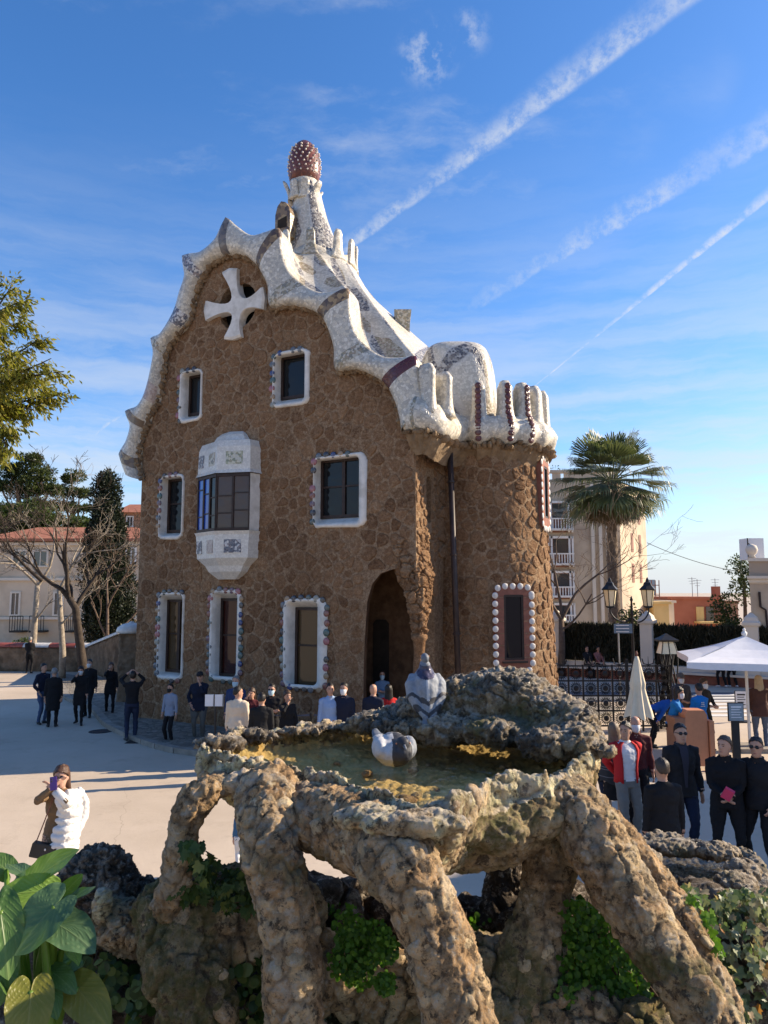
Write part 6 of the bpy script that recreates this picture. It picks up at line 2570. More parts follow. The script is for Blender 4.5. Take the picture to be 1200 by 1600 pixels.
	for px, lab in ((872, 'pale stone garden pillar by the bare tree, nearest the house'), (1015, 'pale stone garden pillar right behind the street lamp'), (1180, 'pale stone garden pillar next to the right-hand stone house')):
		s_ = (px - 845) / (1260 - 845)
		q = at_z(px, 1052 + 26 * s_, 0) - n * 0.05
		t = thing('garden_pillar', lab, 'pillar', tuple(q), 'pillars of the garden wall')
		m = MB()
		m.box((q.x, q.y, 1.2), (0.5, 0.6, 2.4), 0, ang)
		m.build('shaft', MATS['stucco_pale'], t)
		m = MB()
		m.loft([[q + (u * a * k + n * b * k) + Vector((0, 0, zz)) for a, b in ((-.3, -.35), (.3, -.35), (.3, .35), (-.3, .35))] for k, zz in ((1, 2.4), (1.1, 2.45), (1.1, 2.55), (0.9, 2.6), (0.75, 2.75), (0.1, 2.95))])
		m.build('cap', MATS['stucco_pale'], t)
	# street behind the plaza: darker asphalt strip and zebra bars
	a, b = at_z(1060, 1096, 0.004), at_z(1300, 1104, 0.004)
	a2, b2 = at_z(1060, 1080, 0.004), at_z(1300, 1084, 0.004)
	plain('asphalt', (0.10, 0.105, 0.12), 0.9, 0.15, 3.0)
	m = MB()
	m.add([Vector((4.0, a.y, 0.004)), Vector((30, b.y + 0.5, 0.004)), Vector((30, b2.y - 0.3, 0.004)), Vector((4.0, a2.y, 0.004))], [(0, 1, 2, 3)])
	m.build('road', MATS['asphalt'], None, kind='structure')
	for k in range(7):
		m = MB()
		yy = 23.2 + k * 0.75
		m.box((11.6 + 0.25 * k, yy, 0.008), (3.4, 0.36, 0.004), 0, 0.03)
		m.build('road_marking', MATS['white_paint'], None, kind='structure')
	# ---- fan palm
	Yp = 42.0
	base = Vector((xat(957, Yp), Yp, 0))
	ctr = P3(955, 752, Yp)
	pt = thing('palm_tree', 'tall fan palm with drooping dry skirt in front of the apartment block', 'tree', tuple(base))
	m = MB()
	pts, rad = [], []
	for k in range(15):
		s = k / 14
		p = base.lerp(ctr, s)
		pts.append(p + Vector((0.03 * math.sin(7 * s), 0, 0)))
		rad.append((0.31 if k % 2 else 0.295) * (1.15 - 0.3 * s) + (0.12 if s > 0.9 else 0))
	m.tube(pts, rad, 12)
	V, F = remesh(m.v, m.f, 0.09, 0)
	V, F, a_ = rocky(V, F, 0.22, 0.06, 0.01, 77)
	link_mesh('trunk', raw_mesh('trunk', V, F, MATS['bark_palm'], None, False, a_), pt)

	def frond(th, el, ln, dry, spread):
		"""one fan leaf: stalk, then a pleated fan of blades whose tips hang"""
		mb = MB()
		d = Vector((math.cos(th) * math.cos(el), math.sin(th) * math.cos(el), math.sin(el)))
		side = Vector((-math.sin(th), math.cos(th), 0))
		st = ctr + Vector((math.cos(th), math.sin(th), 0)) * 0.15
		sag = Vector((0, 0, -0.22 * ln * (0.1 + max(0, math.cos(el)))))
		pts = [st, st + d * ln * 0.3 + sag * 0.1, st + d * ln * 0.55 + sag * 0.35]
		mb.tube(pts, [0.035, 0.028, 0.02], 4, cap=False, rnd=0.8)
		hub = pts[-1]
		dd = (pts[-1] - pts[-2]).normalized()
		up = side.cross(dd).normalized()
		nb = 26
		for k in range(nb):
			a = -spread + 2 * spread * k / (nb - 1)
			bd = (dd * math.cos(a) + side * math.sin(a)).normalized()
			bl = ln * 0.62 * (0.75 + 0.25 * math.cos(a)) * rg.uniform(0.88, 1.08)
			w = side * math.cos(a) - dd * math.sin(a)
			p1 = hub + bd * bl * 0.5 + Vector((0, 0, -0.05 * bl)) + up * (0.05 if k % 2 else -0.02)
			p2 = hub + bd * bl * 0.85 + Vector((0, 0, -0.09 * bl))
			p3 = hub + bd * bl * 0.95 + Vector((0, 0, -(0.15 + rg.uniform(0, .28)) * bl * (0.25 + 0.75 * max(0, math.cos(el)))))
			ww = bl * 0.034
			mb.add([hub, p1 - w * ww, p1 + w * ww, p2 - w * ww * .6, p2 + w * ww * .6, p3], [(0, 1, 2), (1, 3, 4, 2), (3, 5, 4)], 0, rg.uniform(0.2, 0.9))
		mb.build('frond', MATS['leaf_palm_dry' if dry else 'leaf_palm'], pt, fix=False)
	ga = 2.39996
	for k in range(60):
		s = k / 59
		frond(k * ga, R(80 - 116 * s ** 0.9), 3.0 * (0.95 + 0.12 * math.sin(k * 1.7)), False, R(58))
	for k in range(16): frond(k * ga + 1, R(-48 - rg.uniform(0, 26)), 2.2, True, R(40))
	# ---- bare tree by the house
	b = at_z(876, 1056, 0)
	Y = b.y
	fork = P3(877, 968, Y)
	limbs = [(fork, P3(830, 900, Y - .5) - fork, 2.6, 0.09), (fork, P3(905, 880, Y) - fork, 2.8, 0.09), (fork, P3(880, 860, Y + .5) - fork, 3.0, 0.08), (fork.lerp(b, .2), P3(935, 935, Y) - fork, 2.2, 0.06)]
	bare_tree('bare brown tree between the round tower and the palm', b, limbs, 'bark_brown', rg, 5, [b.lerp(fork, .5) + Vector((0.05, 0, 0)), fork], 0.15, spread=0.6)
	# far street tree behind the parapet
	q = P3(862, 738, 56)
	t = thing('roof_plant', 'small leafy plant on the apartment roof beside the tower', 'plant', tuple(q))
	cs = [(q.x + rg.gauss(0, .5), 57 + rg.gauss(0, .2), q.z + rg.uniform(-1.0, 0.4)) for _ in range(8)]
	clump_crown(rg, cs, [0.35] * 8, 220, 0.16, 'leaf_shrub', 'foliage', t)
	# ---- street lamp with two lanterns and scrolls
	Y = 26.5
	lx = xat(986, Y)
	la = thing('street_lamp', 'black cast iron street lamp with two cream lanterns on scrolled arms', 'street lamp', (lx, Y, 0))
	m = MB()
	zt = zat(940, Y)
	m.lathe([(0.17, 0), (0.17, 0.3), (0.11, 0.42), (0.11, 0.9), (0.14, 0.95), (0.07, 1.05), (0.05, 1.6), (0.045, zt - 0.5), (0.08, zt - 0.45), (0.05, zt - 0.38), (0.035, zt), (0.06, zt + 0.06), (0.01, zt + 0.2)], (lx, Y, 0), 10)
	m.build('post', MATS['iron'], la, smooth=True)
	for px, sg in ((953, -1), (1012, 1)):
		ex = xat(px, Y) - lx
		ze = zat(946, Y)
		am = MB()
		pts = [Vector((lx, Y, zt - 0.55)), Vector((lx + ex * .35, Y, zt - 0.72)), Vector((lx + ex * .75, Y, zt - 0.62)), Vector((lx + ex, Y, ze - 0.25)), Vector((lx + ex, Y, ze - 0.05))]
		am.tube([Vector(p) for p in catmull(pts, 5)], 0.028, 6)
		sp = [Vector((lx + ex * .45 + 0.16 * math.cos(a) * (1 - a / 12), Y, zt - 0.42 + 0.16 * math.sin(a) * (1 - a / 12))) for a in np.linspace(0, 9, 26)]
		am.tube(sp, 0.02, 5)
		am.build('arm', MATS['iron'], la, smooth=True)
		ln_ = MB()
		zb = ze - 0.02
		zl = zat(922, Y)
		c = Vector((lx + ex, Y, 0))
		k0, k1 = 0.15, 0.24
		hexa = lambda r_, z: [c + Vector((r_ * math.cos(q), r_ * math.sin(q), z)) for q in np.linspace(0, 2 * math.pi, 6, endpoint=False)]
		ln_.loft([hexa(k0, zb), hexa(k1, zl)])
		L = ln_.build('lantern', MATS['lamp_glass'], la)
		rf = MB()
		rf.loft([hexa(k1 + .05, zl), hexa(k1 + .06, zl + .03), hexa(0.16, zl + .17), hexa(0.13, zl + .26), hexa(0.07, zl + .3), hexa(0.06, zl + .36), hexa(0.01, zl + .46)])
		rf.build('lantern_cap', MATS['iron'], L)
		fr = MB()
		for q in np.linspace(0, 2 * math.pi, 6, endpoint=False): fr.tube([c + Vector((k0 * math.cos(q), k0 * math.sin(q), zb)), c + Vector((k1 * math.cos(q), k1 * math.sin(q), zl))], 0.016, 4)
		fr.loft([hexa(k0 + .02, zb), hexa(k0 + .02, zb - .04), hexa(.03, zb - .09)])
		fr.build('lantern_frame', MATS['iron'], L)
	# street-name plates on a thin pole
	Y = 25.5
	sx = xat(964, Y)
	sp = thing('sign_post', 'thin grey pole with stacked dark blue direction plates beside the street lamp', 'sign', (sx, Y, 0))
	m = MB()
	m.tube([(sx, Y, 0), (sx, Y, zat(974, Y))], 0.03, 8)
	m.build('pole', MATS['steel_grey'], sp)
	for py in (977, 982, 987):
		m = MB()
		m.box((xat(971, Y), Y - 0.04, zat(py, Y)), (0.62, 0.02, 0.10))
		pl = m.build('plate', MATS['sign_blue'], sp)
		m = MB()
		m.box((xat(970, Y), Y - 0.052, zat(py, Y)), (0.44, 0.004, 0.022))
		m.build('lettering', MATS['board_white'], pl)
	# ---- wrought-iron gate of palm-leaf squares
	Yg = 20.6
	gx0, gx1 = xat(862, Yg), xat(1062, Yg)
	gt = thing('iron_gate', 'black wrought iron fence of fan-leaf squares with curled spikes', 'gate', ((gx0 + gx1) / 2, Yg, 0))
	sq = 0.40
	nx = int((gx1 - gx0) / sq)
	zs0 = zat(1134, Yg)
	zb = max(0.06, zs0)
	nz = 4
	m = MB()
	zt = zb + nz * sq
	for k in range(nx + 1): m.box((gx0 + k * sq, Yg, (zt + 0.02) / 2), (0.045 if k % 5 else 0.085, 0.045, zt + (0.35 if k % 5 == 0 else 0.05)))
	for k in range(nz + 1): m.box((gx0 + nx * sq / 2, Yg, zb + k * sq), (nx * sq, 0.04, 0.04))
	m.build('gate_frame', MATS['iron'], gt)
	fan = MB()
	fan.lathe([(0.035, -0.01), (0.055, 0.0), (0.03, 0.02)], (0, 0, 0), 8)
	fan2 = MB()
	nbl = 20
	for k in range(nbl):
		a = R(360 * k / nbl)
		dx, dz = math.cos(a), math.sin(a)
		L_ = 0.205
		px_, pz_ = -dz, dx
		p0, p1, p2 = (0.06 * dx, 0, 0.06 * dz), (L_ * .6 * dx, -0.03, L_ * .6 * dz), (L_ * dx, 0.0, L_ * dz)
		w = 0.018
		fan2.add([p0, (p1[0] + px_ * w, p1[1], p1[2] + pz_ * w), (p1[0] - px_ * w, p1[1], p1[2] - pz_ * w), p2], [(0, 1, 3), (0, 3, 2)], 0)
	ringp = [(0.105 * math.cos(q), -0.012, 0.105 * math.sin(q)) for q in np.linspace(0, 2 * math.pi, 15)]
	fan2.loft([[(0.075 * math.cos(q), -0.02, 0.075 * math.sin(q)) for q in np.linspace(0, 2 * math.pi, 12, endpoint=False)], [(0.02 * math.cos(q), -0.035, 0.02 * math.sin(q)) for q in np.linspace(0, 2 * math.pi, 12, endpoint=False)]])
	fme = raw_mesh('leaf_panel', fan2.v, fan2.f, MATS['iron'])
	for i in range(nx):
		for j in range(nz):
			o = bpy.data.objects.new('leaf_panel', fme)
			COL.objects.link(o)
			o.location = (gx0 + (i + .5) * sq, Yg, zb + (j + .5) * sq)
			o.rotation_euler = (0, R(rg.uniform(-12, 12)), 0)
			hang(o, gt)
	sm_ = MB()
	for i in range(nx):
		cx = gx0 + (i + .5) * sq
		if i % 2 == 0:
			sm_.tube([(cx - .17, Yg, zt + .2), (cx - .13, Yg, zt + .06), (cx, Yg, zt + 0.03), (cx + .13, Yg, zt + .06), (cx + .17, Yg, zt + .2)], 0.016, 5)
		sm_.tube([(cx, Yg, zt), (cx, Yg, zt + .26)], [0.018, 0.004], 5)
	sm_.build('spikes', MATS['iron'], gt, kind='stuff')
	# gate pier of woven iron with a lantern on top
	Y = 21.0
	gx = xat(1038, Y)
	gp = thing('lantern_pier', 'wrought iron gate pier with a glazed lantern on top beside the parasol', 'lantern', (gx, Y, 0))
	m = MB()
	zt = zat(1022, Y)
	for k in range(14):
		a = 2 * math.pi * k / 14
		pts = [Vector((gx + (0.22 + 0.07 * math.sin(3 * s + k)) * math.cos(a + s * 1.2 * (1 if k % 2 else -1)), Y + 0.22 * math.sin(a + s * 1.2), zt * s)) for s in np.linspace(0, 1, 9)]
		m.tube(pts, 0.022, 4, cap=False)
	m.lathe([(0.05, 0), (0.05, zt)], (gx, Y, 0), 8)
	m.build('pier_bars', MATS['iron'], gp)
	L = MB()
	z0, z1 = zat(1021, Y), zat(1001, Y)
	q4 = lambda r_, z: [Vector((gx + r_ * a, Y + r_ * b, z)) for a, b in ((-1, -1), (1, -1), (1, 1), (-1, 1))]
	L.loft([q4(0.22, z0), q4(0.14, z1)])
	Lo = L.build('lantern', MATS['lamp_glass'], gp)
	rf = MB()
	rf.loft([q4(0.24, z1 - .02), q4(0.26, z1 + .03), q4(0.1, z1 + .13), q4(0.02, z1 + .2)])
	rf.build('lantern_cap', MATS['iron'], Lo)
	fr = MB()
	for a, b in ((-1, -1), (1, -1), (1, 1), (-1, 1), (0, -1), (0, 1)): fr.tube([(gx + .225 * a, Y + .225 * b, z0), (gx + .145 * a, Y + .145 * b, z1)], 0.014, 4)
	fr.build('lantern_frame', MATS['iron'], Lo)
	# ---- folded cream parasol
	Y = 15.8
	x = xat(991, Y)
	zt, zb = zat(1024, Y), zat(1118, Y)
	fu = thing('folded_parasol', 'folded cream parasol standing upright in front of the iron gate', 'parasol', (x, Y, 0))
	m = MB()
	m.tube([(x, Y, 0), (x, Y, zt + 0.02)], 0.025, 8)
	m.build('pole', MATS['shutter_brown'], fu)
	m = MB()
	m.lathe([(0.025, 0), (0.03, 0.04), (0.012, 0.09)], (x, Y, zt), 8)
	m.build('finial', MATS['shutter_brown'], fu)
	m = MB()
	rings = []
	for s in np.linspace(0, 1, 14):
		r_ = 0.035 + 0.235 * s ** 0.85 - 0.03 * math.sin(s * math.pi) * (s > .5)
		z = zt - 0.02 - (zt - zb) * s
		rings.append([Vector((x + r_ * (1 + 0.20 * math.cos(8 * q) * s) * math.cos(q), Y + r_ * (1 + 0.20 * math.cos(8 * q) * s) * math.sin(q), z - 0.03 * math.cos(8 * q) * (s > .98))) for q in np.linspace(0, 2 * math.pi, 48, endpoint=False)])
	m.loft(rings, 0, True, True, False)
	m.build('canopy', MATS['canopy_cream'], fu, smooth=True)
	m = MB()
	m.box((x, Y, 0.06), (0.5, 0.5, 0.12))
	m.build('base', MATS['iron'], fu)
	# ---- open white parasol
	Y = 18.2
	ap_ = P3(1163, 993, Y)
	wu = thing('open_parasol', 'open white square parasol over the right-hand walkway', 'parasol', (ap_.x, Y, 0))
	m = MB()
	zE = zat(1030, Y)
	cor = [Vector((ap_.x + 1.84 * a, Y + 1.84 * b, zE + 0.02)) for a, b in ((-1, -0.55), (0.45, -1.15), (1, 0.55), (-0.45, 1.15))]
	edge = []
	for i in range(4):
		a, b = cor[i], cor[(i + 1) % 4]
		for k in range(8):
			s = k / 8
			e = a.lerp(b, s)
			edge.append(e + (Vector((ap_.x, Y, zE)) - e) * 0.10 * math.sin(s * math.pi))
	rings = []
	for s in (0.02, 0.2, 0.45, 0.75, 1.0):
		rings.append([Vector((ap_.x, Y, ap_.z)).lerp(e, s) + Vector((0, 0, -0.05 * math.sin(s * math.pi) * (1 - abs((i % 8) - 4) / 4 * 0.0))) for i, e in enumerate(edge)])
	rings.append([e + Vector((0, 0, -0.16 if i % 8 else -0.13)) for i, e in enumerate(edge)])
	m.loft(rings, 0, True, True, False)
	m.build('canopy', MATS['canopy_white'], wu)
	m = MB()
	m.tube([(ap_.x, Y, 0), (ap_.x, Y, ap_.z + .05)], 0.035, 10)
	m.build('pole', MATS['white_paint'], wu)
	m = MB()
	m.lathe([(0.06, 0), (0.07, 0.06), (0.03, 0.11), (0.04, 0.15), (0.01, 0.18)], (ap_.x, Y, ap_.z), 10)
	m.build('finial', MATS['white_paint'], wu)
	m = MB()
	for c_ in cor: m.tube([Vector((ap_.x, Y, ap_.z - 0.06)), c_ - Vector((0, 0, 0.04))], 0.014, 5)
	m.build('ribs', MATS['steel_grey'], wu)
	m = MB()
	m.box((ap_.x, Y, 0.05), (0.8, 0.8, 0.1))
	m.build('base', MATS['kerb_stone'], wu)
	# ---- information panels, barrier post, ticket stand
	def panel(label, px, py0, py1, pw, Yp_, mats, postw=0.07):
		x_ = xat(px, Yp_)
		t = thing('information_panel', label, 'sign', (x_, Yp_, 0))
		z0, z1 = zat(py1, Yp_), zat(py0, Yp_)
		w = pw / FOC * Yp_
		m = MB()
		m.box((x_, Yp_ + .05, z0 / 2), (postw, 0.05, z0))
		m.box((x_, Yp_, 0.02), (0.4, 0.3, 0.04))
		m.build('post', MATS['black_plastic'], t)
		m = MB()
		m.box((x_, Yp_, (z0 + z1) / 2), (w + .03, 0.03, z1 - z0 + .03))
		m.build('panel_frame', MATS['black_plastic'], t)
		m = MB()
		m.box((x_, Yp_ - .02, (z0 + z1) / 2), (w, 0.012, z1 - z0))
		s = m.build('board', MATS[mats[0]], t)
		for k in range(5):
			b = MB()
			zz = z1 - (z1 - z0) * (0.2 + 0.15 * k)
			b.box((x_ - w * (0.05 if k % 2 else 0.0), Yp_ - .029, zz), (w * (0.6 if k % 2 else 0.72), 0.004, (z1 - z0) * (0.09 if k == 0 else 0.045)))
			b.build('print_line', MATS[mats[1]], s)
		return t
	panel('grey-blue information panel on a black post right of the ticket stand', 1140, 1099, 1126, 22, 16.2, ('board_grey', 'board_white'), 0.16)
	panel('white poster stand with dark drawings, behind the information panel', 1149, 1080, 1106, 17, 22.0, ('board_white', 'black_plastic'))
	Y = 16.0
	ks = thing('ticket_stand', 'orange tan ticket stand on castors between the two blue-jacketed staff', 'stand', (xat(1083, Y), Y, 0))
	m = MB()
	x0, x1 = xat(1062, Y), xat(1096, Y)
	zt = zat(1110, Y)
	m.prism([(x0, 0.12), (x1, 0.12), (x1, zt - .1), (x1 - .06, zt), (x0 + .06, zt), (x0, zt - .1)], lambda a, b, d_: Vector((a, Y + d_, b)), 0, 0.35)
	m.build('front_panel', MATS['kiosk_orange'], ks)
	m = MB()
	m.box((xat(1054, Y), Y + .25, zt * .47), (0.22, 0.5, zt * .8))
	m.build('side_panel', MATS['kiosk_dark'], ks)
	m = MB()
	m.box((xat(1101, Y), Y + .2, zt * .48), (0.10, 0.5, zt * .7))
	m.build('side_panel', MATS['kiosk_orange'], ks)
	for px in (1058, 1078, 1104):
		m = MB()
		for q in (0,): m.tube([(xat(px, Y) - .03, Y + .1, 0.07), (xat(px, Y) + .03, Y + .1, 0.07)], 0.07, 12)
		m.build('castor', MATS['black_plastic'], ks)
	Y = 17.0
	tp = thing('notice_stand', 'white notice board on a thin black stand in front of the house', 'sign', (xat(340, Y), Y, 0))
	m = MB()
	m.tube([(xat(341, Y), Y, 0.12), (xat(341, Y), Y, zat(1100, Y))], 0.022, 6)
	m.tube([(xat(341, Y) - .2, Y - .1, 0.13), (xat(341, Y), Y, 0.3), (xat(341, Y) + .2, Y - .1, 0.13)], 0.015, 5)
	m.build('stand', MATS['black_plastic'], tp)
	for px in (332, 347):
		m = MB()
		m.box((xat(px, Y), Y - .03, zat(1094, Y)), (13.5 / FOC * Y, 0.015, 17.5 / FOC * Y))
		b = m.build('board', MATS['board_white'], tp)
	m = MB()
	for px in (340, 354): m.box((xat(px - 1, Y), Y - .045, zat(1094, Y)), (0.015, 0.01, 0.24))
	m.build('clip', MATS['black_plastic'], tp)
	# queue rail: posts with a tape
	Y = 16.6
	prev = None
	for px in (420, 489, 556):
		x_ = xat(px, Y)
		t = thing('queue_post', {420: 'dark queue post behind the leather jacket man', 489: 'dark queue post between the black-clad woman and the blue shirt man', 556: 'dark queue post right of the blue shirt man'}[px], 'post', (x_, Y, 0))
		m = MB()
		m.lathe([(0.16, 0.12), (0.16, 0.14), (0.03, 0.17), (0.03, 1.03), (0.045, 1.04), (0.045, 1.12), (0.0, 1.13)], (x_, Y, 0), 10)
		m.build('post', MATS['black_plastic'], t)
		if prev is not None:
			m = MB()
			m.add([(prev + .04, Y, 1.05), (x_ - .04, Y, 1.05), (x_ - .04, Y, 1.1), ((prev + x_) / 2, Y, 1.06), (prev + .04, Y, 1.1)], [(0, 1, 2, 3, 4)])
			m.build('tape', MATS['rail_tape'], t, fix=False)
		prev = x_
	for px, py, lab in ((157, 1143, 'small round dark drain cover in the shaded plaza at left'), (221, 1159, 'square dark drain cover by the kerb near the man photographing the roof')):
		q = at_z(px, py, 0)
		m = MB()
		if px < 200: m.lathe([(0.001, 0.004), (0.26, 0.004), (0.28, 0.012), (0.30, 0.012), (0.31, 0.002)], (q.x, q.y, 0), 20)
		else:
			m.box((q.x, q.y, 0.005), (0.7, 0.45, 0.008))
			for k in range(6): m.box((q.x - 0.27 + k * 0.108, q.y, 0.012), (0.04, 0.38, 0.006))
		m.build('drain_cover', MATS['iron'], None, label=lab, category='drain cover')
	# unseen companion house off to the right, roofline stepped to shade the plaza's right
	oh = thing('companion_gatehouse', 'second rubble-stone gatehouse standing off to the right beyond the frame', 'building', (24, 18, 0))
	m = MB()
	m.prism([(12.2, 0), (18.6, 0), (18.6, 7.2), (17.6, 8.2), (15.8, 8.5), (15.2, 9.6), (14.0, 10.4), (12.9, 9.8), (12.2, 8.6)], lambda a, b, d_: Vector((19.5 + d_, a, b)), 0, 8)
	m.build('wall', MATS['wall_rubble'], oh)


build_right_side()
# ------------------------------------------------------------------ people
def ik(a, b, l1, l2, pole):
	"""middle joint of a two-bone limb from a to b, bent towards pole"""
	a, b = Vector(a), Vector(b)
	d = b - a
	L = min(d.length, (l1 + l2) * 0.999)
	if d.length > L: b = a + d.normalized() * L
	d = (b - a).normalized()
	x = (l1 * l1 - l2 * l2 + L * L) / (2 * L)
	h = math.sqrt(max(0, l1 * l1 - x * x))
	p = Vector(pole)
	p = p - d * p.dot(d)
	if p.length < 1e-5: p = d.orthogonal()
	return a + d * x + p.normalized() * h, b


ARMS = {  # hand target (x outward, y forward is negative, z) and elbow pole for one arm
	'down': ((0.25, -0.03, 0.80), (0.25, 1, 0)), 'relaxed': ((0.23, -0.12, 0.86), (0.5, 1, -0.2)), 'pocket': ((0.20, -0.10, 0.93), (1, 0.9, 0)),
	'face': ((0.06, -0.22, 1.52), (0.7, -0.1, -1)), 'phone': ((0.05, -0.27, 1.58), (0.6, -0.1, -1)), 'chin': ((0.03, -0.17, 1.47), (0.6, 0.1, -1)),
	'front': ((0.05, -0.30, 1.10), (0.8, 0.6, -0.5)), 'waist': ((0.03, -0.24, 1.02), (0.9, 0.7, -0.3)), 'cross': ((-0.10, -0.19, 1.18), (0.7, 0.2, -0.8)),
	'reach': ((0.13, -0.48, 1.05), (0.5, 0.5, -0.6)), 'behind': ((0.06, 0.16, 0.98), (1, 0.6, 0)), 'hip': ((0.21, 0.02, 1.02), (1, 0.3, 0)), 'lap': ((0.08, -0.38, 0.62), (0.8, 0.5, -0.4)),
	'hug': ((-0.06, -0.24, 1.20), (0.7, 0.2, -0.8)), 'kneel': ((0.1, -0.5, 0.7), (0.5, 0.3, -0.6))}


def person(label, x, y, H=1.75, face=0.0, arms=('relaxed', 'down'), top=(0.02, 0.02, 0.025), legs=(0.02, 0.02, 0.025), shoes=(0.02, 0.02, 0.02), skinc=(0.46, 0.27, 0.19),
		   hairc=(0.02, 0.014, 0.01), style='short', build=1.0, coat=0.90, skirt=None, mask=None, glasses=False, cap=None, stride=0.0, lean=0.0, look=(0.0, 0.0), sit=None, z=0.0,
		   collar=None, vox=0.02, female=False, sleeves=True, shorts=False, group=None, hood=None, inner=None, bare_legs=None, stance=0.10, tight=1.0, vneck=None):
	"""a clothed figure; local frame: facing -y, z up, 1.75 m tall, scaled to H. face = degrees turned about z (0 faces the camera)."""
	s = H / 1.75
	sp = []                                          # (verts, faces, tag)

	def add(fn, tag):
		m = MB()
		fn(m)
		sp.append((m.v, m.f, tag))
	hipz = 0.93 if sit is None else sit + 0.10
	dz = hipz - 0.93
	ln = Vector((0, -math.sin(R(lean)), math.cos(R(lean))))
	hip = Vector((0, 0, hipz))

	def up(zz, yy=0.0, xx=0.0):
		"""a point of the upper body given in standing coordinates, leaned about the hips"""
		h = zz - 0.93
		q = Vector((xx, yy, h))
		q = Matrix.Rotation(R(lean), 3, 'X') @ q
		return hip + q
	b = build
	sh = (0.175 if female else 0.195) * (0.9 + 0.1 * b)
	wa = (0.128 if female else 0.145) * b
	hp = (0.168 if female else 0.160) * b
	ch = (0.158 if female else 0.172) * b
	# torso
	prof = [(0.84, hp * 0.96, 0.112 * b, 0.0), (0.93, hp * 1.02, 0.122 * b, 0.005), (1.03, wa * 1.06, 0.108 * b, 0.0), (1.12, wa * 1.05, 0.107 * b, -0.005), (1.24, ch, 0.122 * b, -0.008 - (0.012 if female else 0)), (1.34, ch * 1.05, 0.118 * b, 0.0), (1.41, sh * 0.92, 0.092, 0.008), (1.455, sh * 0.60, 0.072, 0.012), (1.49, 0.066, 0.062, 0.008)]

	def torso(m):
		rings = []
		for zz, rx, ry, yo in prof:
			rings.append([up(zz, yo + ry * math.sin(a) * (1 if math.sin(a) < 0 else 1.0), rx * math.copysign(abs(math.cos(a)) ** 0.85, math.cos(a))) for a in np.linspace(0, 2 * math.pi, 20, endpoint=False)])
		m.loft(rings)
	add(torso, 'top')
	if coat < 0.88 and sit is None:
		def hem(m):
			rings = []
			for zz, k in ((1.14, 0.86), (1.02, 1.0), (0.95, 1.06), (coat, 1.12)):
				rings.append([up(zz, 0.0 + 0.125 * b * k * math.sin(a), hp * 1.06 * k * math.cos(a)) for a in np.linspace(0, 2 * math.pi, 20, endpoint=False)])
			m.loft(rings)
		add(hem, 'top')
	neck0, headc = up(1.44, 0.01), up(1.625, -0.012)
	add(lambda m: m.tube([neck0, up(1.50, 0.0), up(1.57, -0.005)], [0.062 * (0.9 if female else 1), 0.055 * (0.88 if female else 1), 0.056], 12), 'skin')
	# head with jaw, nose, ears
	HM = Matrix.Rotation(R(look[0]), 3, 'Z') @ Matrix.Rotation(R(lean * 0.4 - look[1]), 3, 'X')
	hd = lambda v: headc + HM @ Vector(v)

	def head(m):
		rings = []
		for zz, rx, ry, yo in ((-0.125, 0.030, 0.036, -0.038), (-0.112, 0.046, 0.058, -0.028), (-0.085, 0.058, 0.076, -0.016), (-0.045, 0.068, 0.088, -0.006), (0.0, 0.074, 0.096, 0.0), (0.045, 0.076, 0.099, 0.004), (0.085, 0.068, 0.088, 0.008), (0.112, 0.045, 0.060, 0.010), (0.124, 0.016, 0.02, 0.010)):
			rings.append([hd((rx * math.cos(a), yo + ry * math.sin(a), zz)) for a in np.linspace(0, 2 * math.pi, 18, endpoint=False)])
		m.loft(rings)
		m.loft([[hd((0.010 * k * a_, -0.088 - d_, zz + 0.0)) for a_ in (-1, 0.0, 1)] + [hd((0.0, -0.075, zz))] for zz, k, d_ in ((0.028, 0.7, 0.004), (0.0, 1.0, 0.016), (-0.022, 1.7, 0.026), (-0.034, 1.4, 0.008))])
		for sx in (-1, 1): m.ell(hd((sx * 0.076, 0.008, -0.008)), (0.011, 0.022, 0.033), 8, 6)
	add(head, 'skin')
	# arms
	for k, sx in ((0, -1), (1, 1)):                  # 0 = the figure's right arm (picture left when it faces us)
		pose = ARMS[arms[k]] if isinstance(arms[k], str) else arms[k]
		tgt, pole = pose
		shd = up(1.40, 0.008, sx * (sh - 0.012))
		if sit is None and tgt[2] < 0.95 and lean < 15:
			T = Vector((tgt[0] * sx, tgt[1], tgt[2]))
		else:
			T = up(tgt[2], tgt[1], tgt[0] * sx) if sit is None else Vector((tgt[0] * sx, tgt[1], tgt[2] + (dz if tgt[2] > 0.9 else 0)))
		el, wr = ik(shd, T, 0.285, 0.255, (pole[0] * sx, pole[1], pole[2]))
		fore = (wr - el).normalized()
		at_ = 'top' if sleeves else 'skin'
		t_ = tight
		add(lambda m: m.tube([up(1.405, 0.01, sx * sh * 0.62), shd, shd.lerp(el, 0.4), el], [0.066 * t_, 0.062 * t_, 0.053 * t_, 0.046 * t_], 12), 'top')
		add(lambda m: m.tube([el, el.lerp(wr, 0.35), wr - fore * 0.015], [0.047 * t_, 0.046 * t_, 0.036 * t_], 12), at_)
		# hand: palm, four unequal bent fingers, thumb leaving the side of the palm
		inw = Vector((-sx, -0.25, 0.1))
		if arms[k] in ('face', 'phone', 'chin', 'front', 'waist', 'reach'): inw = Vector((-sx, -0.1, 0.4))
		pn = (inw - fore * inw.dot(fore)).normalized()
		wd = fore.cross(pn).normalized()
		pm = wr + fore * 0.05

